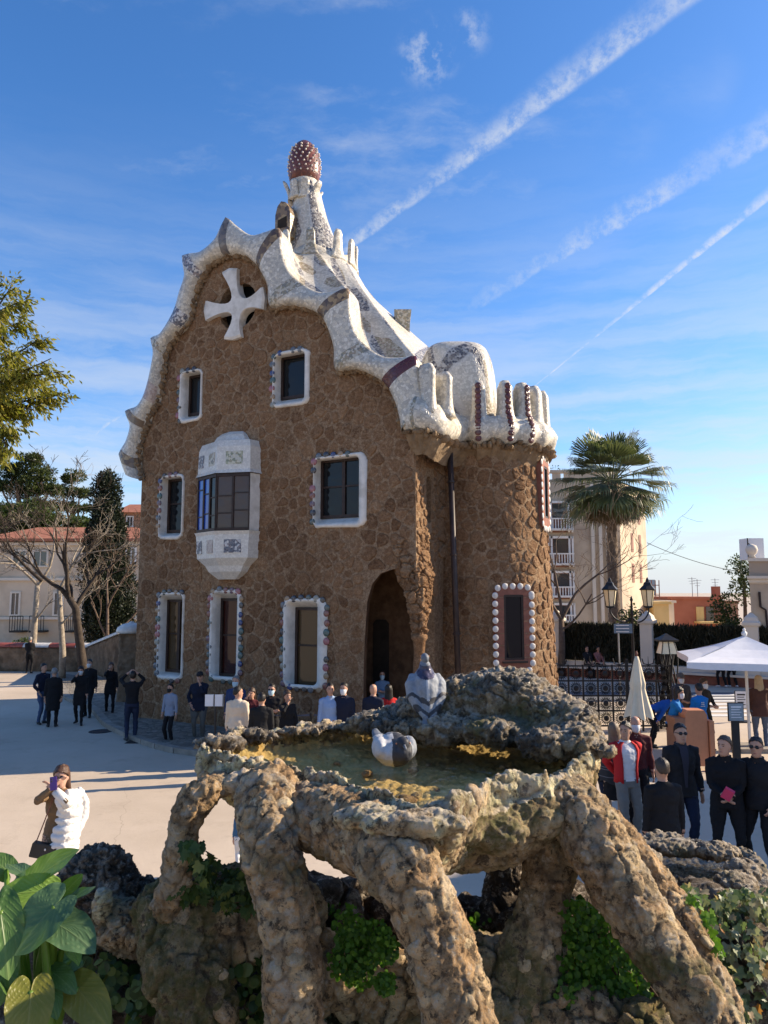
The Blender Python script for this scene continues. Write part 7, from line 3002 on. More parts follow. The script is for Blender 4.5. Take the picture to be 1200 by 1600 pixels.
		def hand(m):
			rings = []
			for f, w_, t2 in ((-0.02, 0.027, 0.021), (0.02, 0.036, 0.019), (0.06, 0.042, 0.017), (0.09, 0.040, 0.014)):
				c = wr + fore * f
				rings.append([c + wd * w_ * math.cos(a) + pn * t2 * math.sin(a) for a in np.linspace(0, 2 * math.pi, 10, endpoint=False)])
			m.loft(rings)
			curl = 0.9 if arms[k] in ('front', 'waist', 'phone', 'face') else 0.45
			for q, (off, L_) in enumerate(((-0.031, 0.072), (-0.010, 0.082), (0.011, 0.077), (0.031, 0.060))):
				p0 = wr + fore * 0.080 + wd * off
				d1 = (fore + pn * 0.25 * curl).normalized()
				p1 = p0 + d1 * L_ * 0.45
				d2 = (fore + pn * 0.9 * curl).normalized()
				p2 = p1 + d2 * L_ * 0.33
				p3 = p2 + (fore * 0.5 + pn * 1.3 * curl).normalized() * L_ * 0.25
				m.tube([p0 - fore * 0.012, p1, p2, p3], [0.0095, 0.009, 0.0085, 0.0065], 8)
			th0 = wr + fore * 0.03 - wd * 0.030
			m.tube([th0, th0 - wd * 0.022 + fore * 0.028 + pn * 0.012, th0 - wd * 0.026 + fore * 0.058 + pn * 0.026], [0.013, 0.0115, 0.008], 8)
		add(hand, 'skin')
	# legs
	for k, sx in ((0, -1), (1, 1)):
		h0 = Vector((sx * 0.088 * b, 0.0, hipz - 0.02))
		if sit is not None:
			kn = Vector((sx * 0.11, -0.42, sit + 0.08))
			an = Vector((sx * 0.11, -0.40, 0.09))
		else:
			fy = (stride if sx < 0 else -stride)
			an = Vector((sx * stance, fy, 0.085 + max(0, fy) * 0.15))
			kn, an = ik(h0, an, 0.435, 0.42, (sx * 0.1, -1, 0))
		lt = 'skin' if (bare_legs or shorts) else 'legs'
		wide = (1.0 if female else 1.08) * (0.92 + 0.08 * b)
		C4 = catmull([list(h0 + Vector((0, 0, 0.03))) + [0.093 * b], list(h0.lerp(kn, 0.4)) + [0.082 * b * wide], list(kn) + [0.058 * wide], list(kn.lerp(an, 0.35)) + [0.058 * wide], list(an) + [0.043 * wide]], 4)
		add(lambda m: m.tube([Vector(c[:3]) for c in C4], [c[3] for c in C4], 14), lt)
		ft = Vector((sx * 0.28, -1, 0)).normalized()
		sd = Vector((-ft.y, ft.x, 0))

		def shoe(m):
			rings = []
			bz = an.z - 0.085
			for f, w_, h_ in ((-0.07, 0.026, 0.06), (-0.05, 0.038, 0.085), (0.02, 0.042, 0.095), (0.09, 0.046, 0.066), (0.15, 0.044, 0.05), (0.185, 0.024, 0.034)):
				c = Vector((an.x, an.y, bz)) + ft * f
				rings.append([c + sd * w_ * math.cos(a) + Vector((0, 0, h_ * 0.5 + h_ * 0.5 * math.copysign(abs(math.sin(a)) ** 0.6, math.sin(a)))) for a in np.linspace(0, 2 * math.pi, 12, endpoint=False)])
			m.loft(rings)
		add(shoe, 'shoes')
	if skirt:
		def sk(m):
			rings = []
			for zz, k_ in ((0.98, 1.0), (0.85, 1.1), ((0.85 + skirt) / 2, 1.14), (skirt, 1.16)):
				rings.append([Vector((hp * 1.04 * k_ * math.cos(a), 0.125 * b * k_ * math.sin(a), zz + dz)) for a in np.linspace(0, 2 * math.pi, 20, endpoint=False)])
			m.loft(rings)
		add(sk, 'skirt')
	# fuse, tag, dress
	V0, F0, tags = [], [], []
	names = ['skin', 'top', 'legs', 'shoes', 'skirt']
	for v, f, tg in sp:
		o = len(V0)
		V0 += [tuple(p) for p in v]
		F0 += [[i + o for i in ff] for ff in f]
		tags += [names.index(tg)] * len(v)
	V, F = remesh(V0, F0, vox, 1)
	# denser tag points along faces, so that each patch of the fused skin finds its own source
	cen = [(np.mean([V0[i] for i in ff], 0), tags[ff[0]]) for ff in F0]
	kd = KDTree(len(V0) + len(cen))
	for i, p in enumerate(V0): kd.insert(p, i)
	for j, (p, tg) in enumerate(cen): kd.insert(p, len(V0) + j)
	kd.balance()
	alltags = tags + [c[1] for c in cen]
	fc = V[F].mean(1)
	mi = [alltags[kd.find(p)[1]] for p in fc]
	if sit is None and lean < 15:
		for i, p in enumerate(fc):
			if abs(p[0]) < 0.17 and (names[mi[i]] in ('top', 'legs')):
				if coat >= 0.88 and p[2] < 0.93: mi[i] = 2
				elif p[2] > 0.95 or (coat < 0.88 and p[2] > coat + 0.015): mi[i] = 1
	# cloth folds
	cm = np.zeros(len(V))
	for q in range(4): np.maximum.at(cm, F[:, q], np.array([1.0 if t in (1, 2, 4) else 0.0 for t in mi]))
	N = vert_normals(V, F)
	fold = fbm(V * np.array([7, 7, 11.0]) + x * 3.1 + y, 3, 3) * 0.030 + fbm(V * np.array([16, 16, 24.0]) + y, 2, 9) * 0.012
	V = V + N * (cm * fold)[:, None]
	M = Matrix.Translation((x, y, z)) @ Matrix.Rotation(R(face), 4, 'Z') @ Matrix.Scale(s, 4)
	Mn = np.array(M)
	Vw = V @ Mn[:3, :3].T + Mn[:3, 3]
	me = raw_mesh('person', Vw, F, [skin(skinc), cloth(top), cloth(legs), cloth(shoes, 0.5), cloth(skirt and inner or legs)], mi, True)
	root = link_mesh('person', me, None, label=label, category='person', group=group)
	# children: hair, mask, glasses ...
	T = lambda v: M @ Vector(v)

	def child(name, fn, mat, smooth=True):
		m = MB()
		fn(m)
		m.v = [tuple(T(p)) for p in m.v]
		return m.build(name, mat, root, smooth=smooth)

	def shell(m, grow, z0, back_z, front=0.30, n=30, vol=1.0):
		"""hair as a thick cap over the skull, lower at the back than at the brow"""
		rings = []
		prof_ = ((0.0, 0.074, 0.096, 0.0), (0.045, 0.076, 0.099, 0.004), (0.085, 0.068, 0.088, 0.008), (0.112, 0.045, 0.060, 0.010), (0.126, 0.016, 0.02, 0.010))
		def edge(a):
			fr = max(0.0, -math.sin(a))
			return z0 * fr + back_z * (1 - fr) if fr > 0 else back_z
		low = []
		for a in np.linspace(0, 2 * math.pi, n, endpoint=False):
			fr = max(0.0, (-math.sin(a) + 0.30) / 1.30) ** 0.55
			zz = back_z * (1 - fr) + z0 * fr
			low.append((a, zz))
		def rad(zz):
			zs = [-0.125, -0.085, -0.045, 0.0, 0.045, 0.085, 0.112, 0.126]
			return np.interp(zz, zs, [0.045, 0.062, 0.069, 0.074, 0.076, 0.068, 0.045, 0.014]), np.interp(zz, zs, [0.05, 0.078, 0.09, 0.096, 0.099, 0.088, 0.06, 0.018])
		for t in (0.0, 0.06, 0.15, 0.27, 0.4, 0.55, 0.7, 0.82, 0.91, 0.97, 1.0):
			ring = []
			for a, zz in low:
				zz = zz + 0.010 * math.sin(5.0 * a + x) * math.sin(3 * a + y)
				h = zz + (0.13 * vol - zz) * t
				rx, ry = rad(min(h, 0.126))
				g_ = grow * (0.25 if t == 0 else 1.0)
				p = np.array([[math.cos(a) * 5.0 + x, math.sin(a) * 5.0 + y, h * 38]])
				jit = float(fbm(p * 1.3, 2, 4)[0]) * 0.020
				ring.append(hd(((rx + g_ + jit) * math.cos(a), 0.005 + (ry + g_ + jit) * math.sin(a), h + ((grow * 0.9 + jit) if t > 0.75 else 0))))
			rings.append(ring)
		m.loft(rings, 0, True, True, True)
	hm = hair(hairc)
	if style != 'bald' and not cap:
		child('hair', lambda m: shell(m, 0.010 if style == 'short' else 0.017, 0.098 if style == 'short' else 0.082, -0.03 if style == 'short' else -0.09), hm)
	if style == 'long':
		def long_(m):
			rings = []
			for zz, w_, d_, yo in ((0.06, 0.088, 0.07, 0.03), (0.0, 0.094, 0.072, 0.03), (-0.08, 0.098, 0.066, 0.035), (-0.17, 0.105, 0.052, 0.055), (-0.27, 0.10, 0.036, 0.075), (-0.33, 0.07, 0.022, 0.08)):
				rings.append([headc + HM @ Vector((w_ * (1 + 0.05 * math.sin(5 * a)) * math.cos(a), yo + d_ * (1 + 0.08 * math.sin(9 * a)) * math.sin(a) * (1 if math.sin(a) > 0 else 0.55), zz)) for a in np.linspace(0, 2 * math.pi, 22, endpoint=False)])
			m.loft(rings)
		child('long_hair', long_, hm)
	if style == 'bun':
		child('hair_bun', lambda m: m.ell(hd((0, 0.11, 0.03)), (0.045, 0.045, 0.045), 10, 8), hm)
	if cap:
		cmn = cloth(cap)
		child('cap', lambda m: shell(m, 0.016, 0.045, 0.0), cmn)
		if hood is None: child('cap_peak', lambda m: m.loft([[hd((0.055 * c, -0.085 + 0.01 * abs(c), 0.045 - 0.008 * abs(c))) for c in (-1, -.5, 0, .5, 1)], [hd((0.05 * c, -0.165 + 0.03 * abs(c), 0.032 - 0.012 * abs(c))) for c in (-1, -.5, 0, .5, 1)]], 0, False), cmn)
	eye = MATS['black_plastic']
	if glasses:
		def gl(m):
			for sx in (-1, 1):
				m.ell(hd((sx * 0.034, -0.094, 0.012)), (0.027, 0.012, 0.019), 10, 6)
				m.tube([hd((sx * 0.06, -0.086, 0.016)), hd((sx * 0.079, -0.02, 0.016)), hd((sx * 0.079, 0.02, 0.01))], 0.004, 5)
			m.tube([hd((-0.012, -0.104, 0.016)), hd((0.012, -0.104, 0.016))], 0.004, 5)
		child('sunglasses', gl, eye)
	else:
		for sx in (-1, 1): child('eye', lambda m: m.ell(hd((sx * 0.031, -0.086, 0.010)), (0.012, 0.008, 0.006), 8, 6), eye)
	if hairc != (0.3, 0.3, 0.3):
		child('eyebrows', lambda m: [m.tube([hd((sx * 0.014, -0.096, 0.030)), hd((sx * 0.032, -0.094, 0.034)), hd((sx * 0.048, -0.084, 0.029))], 0.0045, 5) for sx in (-1, 1)], hm)
	if mask:
		def mk(m):
			rings = []
			for zz, rx, ry, yo in ((-0.118, 0.034, 0.055, -0.040), (-0.09, 0.058, 0.082, -0.026), (-0.05, 0.070, 0.100, -0.010), (-0.012, 0.072, 0.104, -0.004), (0.002, 0.058, 0.098, -0.004)):
				rings.append([hd((rx * math.sin(a) * 1.03, yo - ry * math.cos(a) * 1.06, zz)) for a in np.linspace(-1.35, 1.35, 12)])
			m.loft(rings, 0, False)
			for sx in (-1, 1): m.tube([hd((sx * 0.068, -0.03, -0.02)), hd((sx * 0.08, 0.015, 0.0))], 0.003, 4)
		child('mask', mk, cloth(mask))
	else:
		child('mouth', lambda m: m.tube([hd((-0.022, -0.088, -0.066)), hd((0, -0.096, -0.064)), hd((0.022, -0.088, -0.066))], [0.003, 0.0055, 0.003], 6), skin((0.36, 0.14, 0.11)))
	if vneck:
		def vn(m):
			rows = [(1.475, 0.050, 0.060), (1.40, 0.055, 0.098), (1.30, 0.046, 0.130), (1.18, 0.034, 0.128), (1.05, 0.024, 0.122), (0.95, 0.018, 0.132)]
			m.loft([[up(zz, -ry * b - 0.014, sx * w) for sx in (-1, -0.4, 0.4, 1)] for zz, w, ry in rows], 0, False)
		child('shirt_front', vn, cloth(vneck))
	if collar:
		child('collar', lambda m: m.loft([[up(1.445 + h_, 0.012 + (0.075 + g_) * math.sin(a), (0.080 + g_) * math.cos(a)) for a in np.linspace(0, 2 * math.pi, 16, endpoint=False)] for h_, g_ in ((-0.01, 0.012), (0.04, 0.0), (0.06, 0.0), (0.055, -0.008))], 0, True, False, False), cloth(collar))
	return root, M, up, hd, child


NAVY, BLACK, JEAN, DJEAN = (0.012, 0.016, 0.034), (0.010, 0.010, 0.012), (0.050, 0.085, 0.17), (0.018, 0.026, 0.055)
GREYT_, WHITE_, PALE = (0.22, 0.22, 0.23), (0.68, 0.68, 0.68), (0.62, 0.62, 0.64)
MASKB, MASKW = (0.42, 0.58, 0.66), (0.66, 0.67, 0.68)
BROWNH, BLONDE, DARKH, GREYH = (0.055, 0.030, 0.018), (0.34, 0.23, 0.12), (0.012, 0.009, 0.008), (0.22, 0.21, 0.20)


def stand(px, head_y, H, z0=0.0):
	"""where someone of height H stands whose head top shows at this photograph pixel"""
	r = ray(px, head_y)
	Y = (z0 + H - CAMZ) / r.z
	return r.x * Y, Y


def feet(px, foot_y, z0=0.0):
	p = at_z(px, foot_y, z0)
	return p.x, p.y


def build_people():
	K = 0.125
	# ---- far left, in the shade by the wall
	g = 'people strolling in the shade at left'
	x, y = feet(64, 1131)
	person('man in dark jacket and jeans talking, leftmost of the shaded strollers', x, y, 1.70, 65, ('pocket', 'down'), NAVY, JEAN, hairc=DARKH, vox=0.025, group=g)
	x, y = feet(81, 1136)
	person('grey-haired person in long black coat, back turned, beside the man in jeans', x, y, 1.62, 200, ('down', 'down'), BLACK, BLACK, hairc=GREYH, coat=0.5, build=1.08, vox=0.025, group=g)
	x, y = feet(123, 1132)
	person('woman in black striding with a white cup held up to her face', x, y, 1.62, 10, ('face', 'relaxed'), BLACK, BLACK, hairc=DARKH, style='long', stride=0.16, female=True, mask=MASKW, coat=0.6, vox=0.025, group=g)
	x, y = feet(137, 1114, K)
	person('tall man in black with white face mask behind the striding woman', x, y, 1.72, 0, ('down', 'down'), BLACK, BLACK, hairc=DARKH, mask=MASKW, vox=0.025, stride=.08, group=g)
	x, y = feet(171, 1112, K)
	person('brown-haired woman in dark coat with arms raised, walking by the gate pier', x, y, 1.60, 20, ('phone', 'relaxed'), BLACK, BLACK, hairc=BROWNH, style='long', stride=0.2, female=True, coat=0.72, vox=0.025, group=g)
	x, y = feet(204, 1157)
	person('man in black jacket and jeans looking up, both hands raised to photograph the roof', x, y, 1.74, 200, (((0.10, -0.25, 1.68), (0.8, -0.1, -0.6)), ((0.10, -0.25, 1.68), (0.8, -0.1, -0.6))), BLACK, DJEAN, shoes=(0.05, .05, .05), hairc=DARKH, look=(0, 22), vox=0.022)
	x, y = at_z(62, 1049, 0).x, at_z(62, 1049, 0).y
	person('dark figure leaning on the low striped wall behind the pale tree trunk', x - 0.1, y - 0.9, 1.68, 190, ('waist', 'waist'), BLACK, BLACK, hairc=GREYH, vox=0.03)
	# ---- along the house front
	x, y = feet(264, 1155, K)
	person('boy in pale blue-grey sweater and black trousers with a dark face mask', x, y, 1.47, -20, ('down', 'down'), (0.24, 0.28, 0.36), BLACK, shoes=(0.04, 0.06, 0.05), hairc=DARKH, mask=(0.02, .02, .02), build=0.88, coat=0.84, vox=0.02)
	x, y = feet(310, 1150, K)
	person('stout man in dark navy jacket and grey trousers with a cap, hand at his mouth', x, y, 1.72, 5, ('pocket', 'chin'), NAVY, (0.11, 0.11, 0.10), hairc=DARKH, cap=(0.02, 0.02, 0.025), build=1.16, coat=0.78, vox=0.02)
	x, y = stand(358, 1058, 1.72, K)
	person('grey-haired man in blue jacket and pale mask behind the notice stand', x, y + 0.8, 1.78, -10, ('down', 'down'), (0.03, 0.05, 0.13), NAVY, hairc=GREYH, mask=MASKB, vox=0.02)
	x, y = stand(391, 1068, 1.62, K)
	person('woman in dark red coat holding a phone to her face', x, y + 0.2, 1.62, 0, ('phone', 'front'), (0.10, 0.02, 0.025), BLACK, hairc=BROWNH, style='long', female=True, coat=0.72, vox=0.02)
	x, y = stand(372, 1073, 1.76)
	person('man in cream fleece jacket seen from behind, head turned right', x, y, 1.76, 168, ('down', 'down'), (0.66, 0.55, 0.42), BLACK, hairc=DARKH, build=1.14, coat=0.78, look=(-50, 0), vox=0.018, tight=1.15)
	x, y = stand(409, 1083, 1.72)
	person('person in shiny black leather jacket with back turned beside the cream fleece', x, y, 1.72, 185, ('down', 'down'), (0.014, 0.014, 0.015), BLACK, hairc=DARKH, build=1.05, coat=0.82, vox=0.018, tight=1.1)
	x, y = stand(425, 1060, 1.72, K)
	person('man in black sweater with blue mask and glasses, arms crossed', x, y, 1.72, -5, ('cross', 'cross'), BLACK, BLACK, hairc=DARKH, mask=MASKB, glasses=True, vox=0.02)
	x, y = stand(449, 1070, 1.63, K)
	person('long-haired woman in black jacket over white shirt, hand to her face', x, y, 1.63, 30, ('face', 'relaxed'), BLACK, (0.015, .015, .018), hairc=BROWNH, style='long', female=True, vox=0.02, coat=0.82)
	x, y = stand(516, 1068, 1.76)
	person('moustached man in light blue sweater and jeans at the centre of the queue', x, y, 1.76, 10, ('down', 'pocket'), (0.27, 0.38, 0.58), JEAN, hairc=DARKH, vox=0.016, coat=0.85, build=1.04)
	x, y = stand(529, 1058, 1.78, K)
	person('tall person in navy with white mask and teal bag behind the light blue sweater', x + 0.12, y, 1.78, -15, ('pocket', 'down'), NAVY, DJEAN, hairc=DARKH, mask=MASKW, vox=0.02)
	x, y = W(fp(597, 1000, 1.1)[0], 1.1, 0).x, W(fp(597, 1000, 1.1)[0], 1.1, 0).y
	person('woman in pale blue shirt standing in the dark porch doorway', x, y, 1.60, 10, ('hug', 'hug'), (0.16, 0.25, 0.38), BLACK, hairc=DARKH, mask=MASKB, female=True, vox=0.022, z=K)
	x, y = stand(583, 1060, 1.75, K)
	person('bald man in navy quilted vest seen from behind before the porch', x, y, 1.75, 160, ('relaxed', 'down'), NAVY, NAVY, hairc=GREYH, build=1.12, vox=0.018, style='bald')
	x, y = stand(607, 1062, 1.64, K)
	person('dark-haired woman in bright red top with back turned near the porch', x, y, 1.64, 190, ('front', 'down'), (0.50, 0.02, 0.02), BLACK, hairc=DARKH, style='long', female=True, vox=0.02, build=1.08)
	x, y = stand(640, 1092, 1.50, K)
	person('person in blue jeans jacket half hidden behind the fountain pigeon', x, y, 1.50, 170, ('down', 'down'), JEAN, JEAN, hairc=BROWNH, vox=0.025)
	# ---- right, by the gate
	x, y = stand(877, 1082, 1.74)
	person('man in dark green T-shirt beside the round tower', x, y, 1.74, 30, ('waist', 'waist'), (0.012, 0.045, 0.032), (0.1, .1, .1), hairc=DARKH, sleeves=False, vox=0.018, build=1.05, coat=0.84)
	x, y = stand(861, 1080, 1.66)
	person('dark-haired person in white top half hidden by the fountain beside the green T-shirt', x - 0.05, y + 0.5, 1.70, 60, ('down', 'down'), PALE, BLACK, hairc=DARKH, vox=0.022)
	# ---- the group at the right
	x, y = stand(929, 1127, 1.66)
	person('blonde woman in navy coat and jeans with blue mask, turned away', x, y, 1.66, 150, ('down', 'down'), NAVY, DJEAN, hairc=BLONDE, style='long', mask=MASKB, female=True, vox=0.016, coat=0.8, look=(-40, 0))
	x, y = stand(951, 1126, 1.66)
	sh_ = person('brown-haired woman wrapped in a dark grey striped shawl over a black skirt', x, y - 0.25, 1.66, 175, ('hug', 'hug'), (0.035, 0.036, 0.04), BLACK, hairc=(0.16, 0.11, 0.07), style='long', female=True, vox=0.016, skirt=0.52, inner=(0.01, 0.01, 0.012), bare_legs=True, skinc=(0.40, 0.28, 0.21))
	root, M, up, hd, child = sh_

	def shawl(m):
		rings = []
		for zz, rx, ry in ((1.47, 0.09, 0.085), (1.41, 0.20, 0.125), (1.28, 0.245, 0.165), (1.10, 0.255, 0.185), (0.92, 0.25, 0.19), (0.80, 0.24, 0.19)):
			rings.append([Vector((rx * (1 + 0.04 * math.sin(6 * a + zz * 9)) * math.cos(a), 0.0 + ry * (1 + 0.05 * math.sin(8 * a)) * math.sin(a), zz + 0.03 * math.sin(3 * a) * (zz < 0.9))) for a in np.linspace(0, 2 * math.pi, 40, endpoint=False)])
		m.loft(rings, 0, True, False, False)
	child('shawl', shawl, cloth((0.035, 0.036, 0.04)))

	def stripes(m):
		for zz, rx, ry in ((1.20, 0.254, 0.178), (1.06, 0.262, 0.190), (1.02, 0.262, 0.192), (0.90, 0.256, 0.195)):
			m.loft([[Vector((rx * (1 + 0.04 * math.sin(6 * a + zz * 9)) * math.cos(a), ry * (1 + 0.05 * math.sin(8 * a)) * math.sin(a), zz + h)) for a in np.linspace(0, 2 * math.pi, 40, endpoint=False)] for h in (-0.006, 0.006)], 0, True, False, False)
	child('shawl_stripes', stripes, cloth((0.16, 0.16, 0.17)))
	x, y = stand(999, 1127, 1.72)
	person('bald man with white face mask behind the red jacket', x + 0.05, y + 0.35, 1.74, -10, ('down', 'down'), (0.09, 0.02, 0.02), BLACK, hairc=(0.3, 0.3, 0.3), style='bald', mask=MASKW, vox=0.018)
	x, y = stand(976, 1128, 1.80)
	rj = person('man in open bright red jacket over white T-shirt and grey jeans, hands behind', x, y, 1.80, 12, ('behind', 'behind'), (0.66, 0.66, 0.68), (0.17, 0.165, 0.155), shoes=(0.06, .06, .06), hairc=(0.02, 0.014, 0.011), vox=0.012, coat=0.90, build=1.02, look=(-48, 0), tight=0.9, skinc=(0.44, 0.26, 0.18))
	root, M, up, hd, child = rj
	redc = cloth((0.46, 0.02, 0.022))

	def jacket(m):
		# an open shell round the back and sides, and two sleeves
		rings = []
		for zz, rx, ry in ((0.90, 0.185, 0.150), (1.0, 0.180, 0.145), (1.12, 0.178, 0.142), (1.25, 0.196, 0.150), (1.36, 0.215, 0.140), (1.43, 0.180, 0.112), (1.475, 0.098, 0.092)):
			o = [Vector((rx * math.sin(a), ry * -math.cos(a) + 0.008, zz)) for a in np.linspace(0.62, 2 * math.pi - 0.62, 26)]
			i_ = [Vector((rx * 0.93 * math.sin(a), ry * 0.90 * -math.cos(a) + 0.008, zz)) for a in np.linspace(2 * math.pi - 0.62, 0.62, 26)]
			rings.append(o + i_)
		m.loft(rings, 0, True, True, True)
		for sx in (-1, 1):
			shd = up(1.40, 0.008, sx * 0.19)
			T_ = up(0.98, 0.16, 0.06 * sx)
			el, wr = ik(shd, T_, 0.285, 0.255, (sx, 0.6, 0))
			m.tube([up(1.42, 0.01, sx * 0.13), shd, shd.lerp(el, .45), el, el.lerp(wr, .4), wr], [0.066, 0.074, 0.066, 0.060, 0.058, 0.048], 12)
	jk = child('jacket', jacket, redc)
	x, y = stand(1062, 1131, 1.86)
	person('tall man in black jacket, dark shirt and sunglasses facing the camera', x, y, 1.86, 0, ('down', 'down'), (0.012, 0.013, 0.017), (0.012, 0.02, 0.05), hairc=DARKH, glasses=True, vox=0.012, coat=0.82, build=1.05, tight=1.1, collar=(0.03, 0.032, 0.04), vneck=(0.035, 0.035, 0.05), skinc=(0.44, 0.27, 0.19))
	x, y = stand(1034, 1186, 1.74)
	person('short-haired man in black T-shirt seen from behind in front of the group', x, y, 1.74, 188, ('down', 'down'), (0.008, 0.009, 0.014), BLACK, hairc=(0.045, 0.032, 0.024), vox=0.012, build=1.10, coat=0.84, skinc=(0.40, 0.24, 0.17))
	x, y = stand(1131, 1150, 1.80)
	pk = person('smiling stocky man in black quilted jacket holding a bright pink pouch', x, y, 1.80, -22, ('waist', 'waist'), (0.008, 0.008, 0.010), (0.008, 0.008, 0.010), hairc=(0.07, 0.045, 0.03), vox=0.012, build=1.14, coat=0.86, tight=1.12, look=(-30, 0), collar=(0.01, 0.01, 0.012), stance=0.15, skinc=(0.48, 0.29, 0.21))
	M = pk[1]
	m = MB()
	m.box((0, 0, 0), (0.115, 0.05, 0.15))
	QM = M @ Matrix.Translation((0.0, -0.345, 1.09)) @ Matrix.Rotation(R(28), 4, 'Y') @ Matrix.Rotation(R(20), 4, 'X')
	m.v = [tuple(QM @ Vector(v)) for v in m.v]
	pouch = m.build('pouch', cloth((0.62, 0.06, 0.14)), None, label='bright pink pouch held by the stocky man in black', category='pouch')
	x, y = stand(1172, 1152, 1.80)
	person('man in dark puffer jacket and sunglasses looking left, rightmost of the group', x + 0.08, y, 1.80, -50, ('down', 'pocket'), (0.014, 0.015, 0.019), BLACK, hairc=DARKH, glasses=True, vox=0.012, build=1.08, coat=0.85, tight=1.14, stance=0.16, look=(10, 0), collar=(0.014, 0.015, 0.019))
	# ---- at the ticket stand
	x, y = stand(1047, 1074, 1.68)
	person('staff member in bright blue jacket and white mask leaning over the stand from the left', x, y, 1.72, 60, ('reach', 'reach'), (0.015, 0.17, 0.46), BLACK, hairc=DARKH, style='long', mask=MASKW, female=True, lean=14, vox=0.018)
	x, y = stand(1092, 1068, 1.72)
	st2 = person('staff member in bright blue jacket with white back emblem, right of the stand', x, y, 1.72, 195, ('front', 'relaxed'), (0.015, 0.19, 0.52), BLACK, hairc=DARKH, style='short', female=True, vox=0.016, coat=0.84)
	root, M, up, hd, child = st2
	def emblem(m):
		for dx, dz_ in ((-0.022, 0.012), (0.022, 0.012), (-0.022, -0.028), (0.022, -0.028)): m.ell(up(1.33 + dz_, 0.128, dx + 0.02), (0.018, 0.006, 0.016), 8, 5)
		m.box(up(1.26, 0.126, 0.02), (0.11, 0.008, 0.014))
	child('back_emblem', emblem, cloth(WHITE_))
	x, y = stand(1063, 1052, 1.74)
	person('man in grey cap and white mask standing behind the ticket stand', x, y, 1.74, 0, ('front', 'down'), (0.06, 0.06, 0.07), BLACK, hairc=GREYH, cap=(0.12, 0.11, 0.10), mask=MASKW, vox=0.02, inner=None)
	x, y = stand(1101, 1064, 1.68)
	person('woman in dark clothes and mask holding a camera at the stand', x + 0.18, y + .5, 1.68, 25, ('front', 'front'), (0.03, 0.027, 0.025), BLACK, hairc=BROWNH, style='long', mask=MASKW, female=True, vox=0.02)
	x, y = feet(1022, 1170)
	person('person in bright blue jacket bending down beside the folded parasol', x, y + .2, 1.66, 80, ('kneel', 'kneel'), (0.015, 0.10, 0.40), BLACK, hairc=DARKH, lean=68, vox=0.02)
	# ---- far right and beyond the gate
	x, y = feet(1191, 1172)
	person('blonde woman in plaid brown shirt and jeans under the white parasol at right edge', x, y, 1.74, 160, ('front', 'relaxed'), (0.085, 0.04, 0.032), (0.09, 0.12, 0.18), hairc=(0.46, 0.34, 0.2), style='long', female=True, vox=0.018, build=1.1, coat=0.8)
	for px, c, lab in ((1129, (0.03, 0.04, 0.08), 'distant pedestrian in navy and white under the parasol, left of two'), (1146, (0.03, 0.028, 0.026), 'distant pedestrian in black with white shoes under the parasol, right of two')):
		x, y = feet(px, 1074)
		person(lab, x, y, 1.68, 190, ('down', 'down'), c, BLACK, shoes=PALE, hairc=DARKH, vox=0.03, stride=0.1)
	for px, fy, c, lab in ((911, 1047, (0.012, 0.012, 0.018), 'seated person in black on the far bench, left of the pair'), (928, 1047, (0.30, 0.14, 0.13), 'seated person in pink on the far bench, right of the pair'), (1012, 1049, (0.02, 0.02, 0.022), 'seated person in dark clothes on the far bench behind the lantern pier')):
		p = at_z(px, fy + 8, 0)
		person(lab, p.x, p.y - 0.75, 1.70, 10, ('lap', 'lap'), c, BLACK, hairc=DARKH, style='long' if px != 911 else 'short', sit=0.48, vox=0.03, group=None)
	x, y = feet(378, 1362)
	person('small child in blue coat half hidden behind the fountain leg on the sunny plaza', x, y, 0.88, 200, ('down', 'down'), (0.05, 0.13, 0.24), WHITE_, hairc=BROWNH, vox=0.03, build=1.2)
	# ---- the woman with the phone at the left
	x, y = stand(97, 1197, 1.70)
	wp = person('woman in brown outfit with white padded jacket slung over one side, raising a phone', x, y, 1.70, 8, (((0.005, -0.235, 1.585), (0.9, -0.2, -0.8)), ((-0.03, -0.235, 1.545), (0.9, -0.25, -0.8))), (0.20, 0.125, 0.065), (0.22, 0.15, 0.09), shoes=(0.5, 0.48, 0.45), hairc=(0.075, 0.035, 0.02), style='long', female=True, vox=0.010, skirt=0.70, inner=(0.22, 0.15, 0.09), bare_legs=True, coat=0.80, glasses=True, skinc=(0.50, 0.30, 0.22))
	root, M, up, hd, child = wp
	whitec = cloth((0.72, 0.70, 0.67))

	pm = MB()
	# hanging from her left shoulder: a quilted panel of soft overlapping folds, and an empty sleeve looped behind
	for k in range(8):
		zz = 1.43 - k * 0.086
		r_ = 0.052 + 0.007 * math.sin(k * 1.7)
		pts = [Vector((0.035 - 0.012 * k, -0.125 - 0.012 * k, zz - 0.02 * k * 0.3)), Vector((0.12, -0.165 - 0.010 * k, zz - 0.03)), Vector((0.20, -0.12, zz - 0.02)), Vector((0.235 - 0.006 * k, -0.01, zz)), Vector((0.19, 0.09, zz + 0.01))]
		pts = [Vector(p) for p in catmull(pts, 3)]
		pm.tube(pts, [r_ * (0.72 + 0.28 * math.sin(math.pi * i / (len(pts) - 1))) for i in range(len(pts))], 10)
	pm.tube([Vector(p) for p in catmull([(0.10, -0.14, 1.46), (0.22, -0.06, 1.44), (0.285, 0.0, 1.30), (0.275, -0.02, 1.12), (0.21, -0.10, 0.95), (0.15, -0.15, 0.82)], 3)], 0.050, 12)
	pm.tube([Vector(p) for p in catmull([(0.17, 0.0, 1.40), (0.22, -0.10, 1.22), (0.10, -0.22, 1.30), (0.03, -0.24, 1.44)], 3)], [0.058, 0.06, 0.06, 0.058, 0.056, 0.054, 0.052, 0.05, 0.047, 0.044], 12)
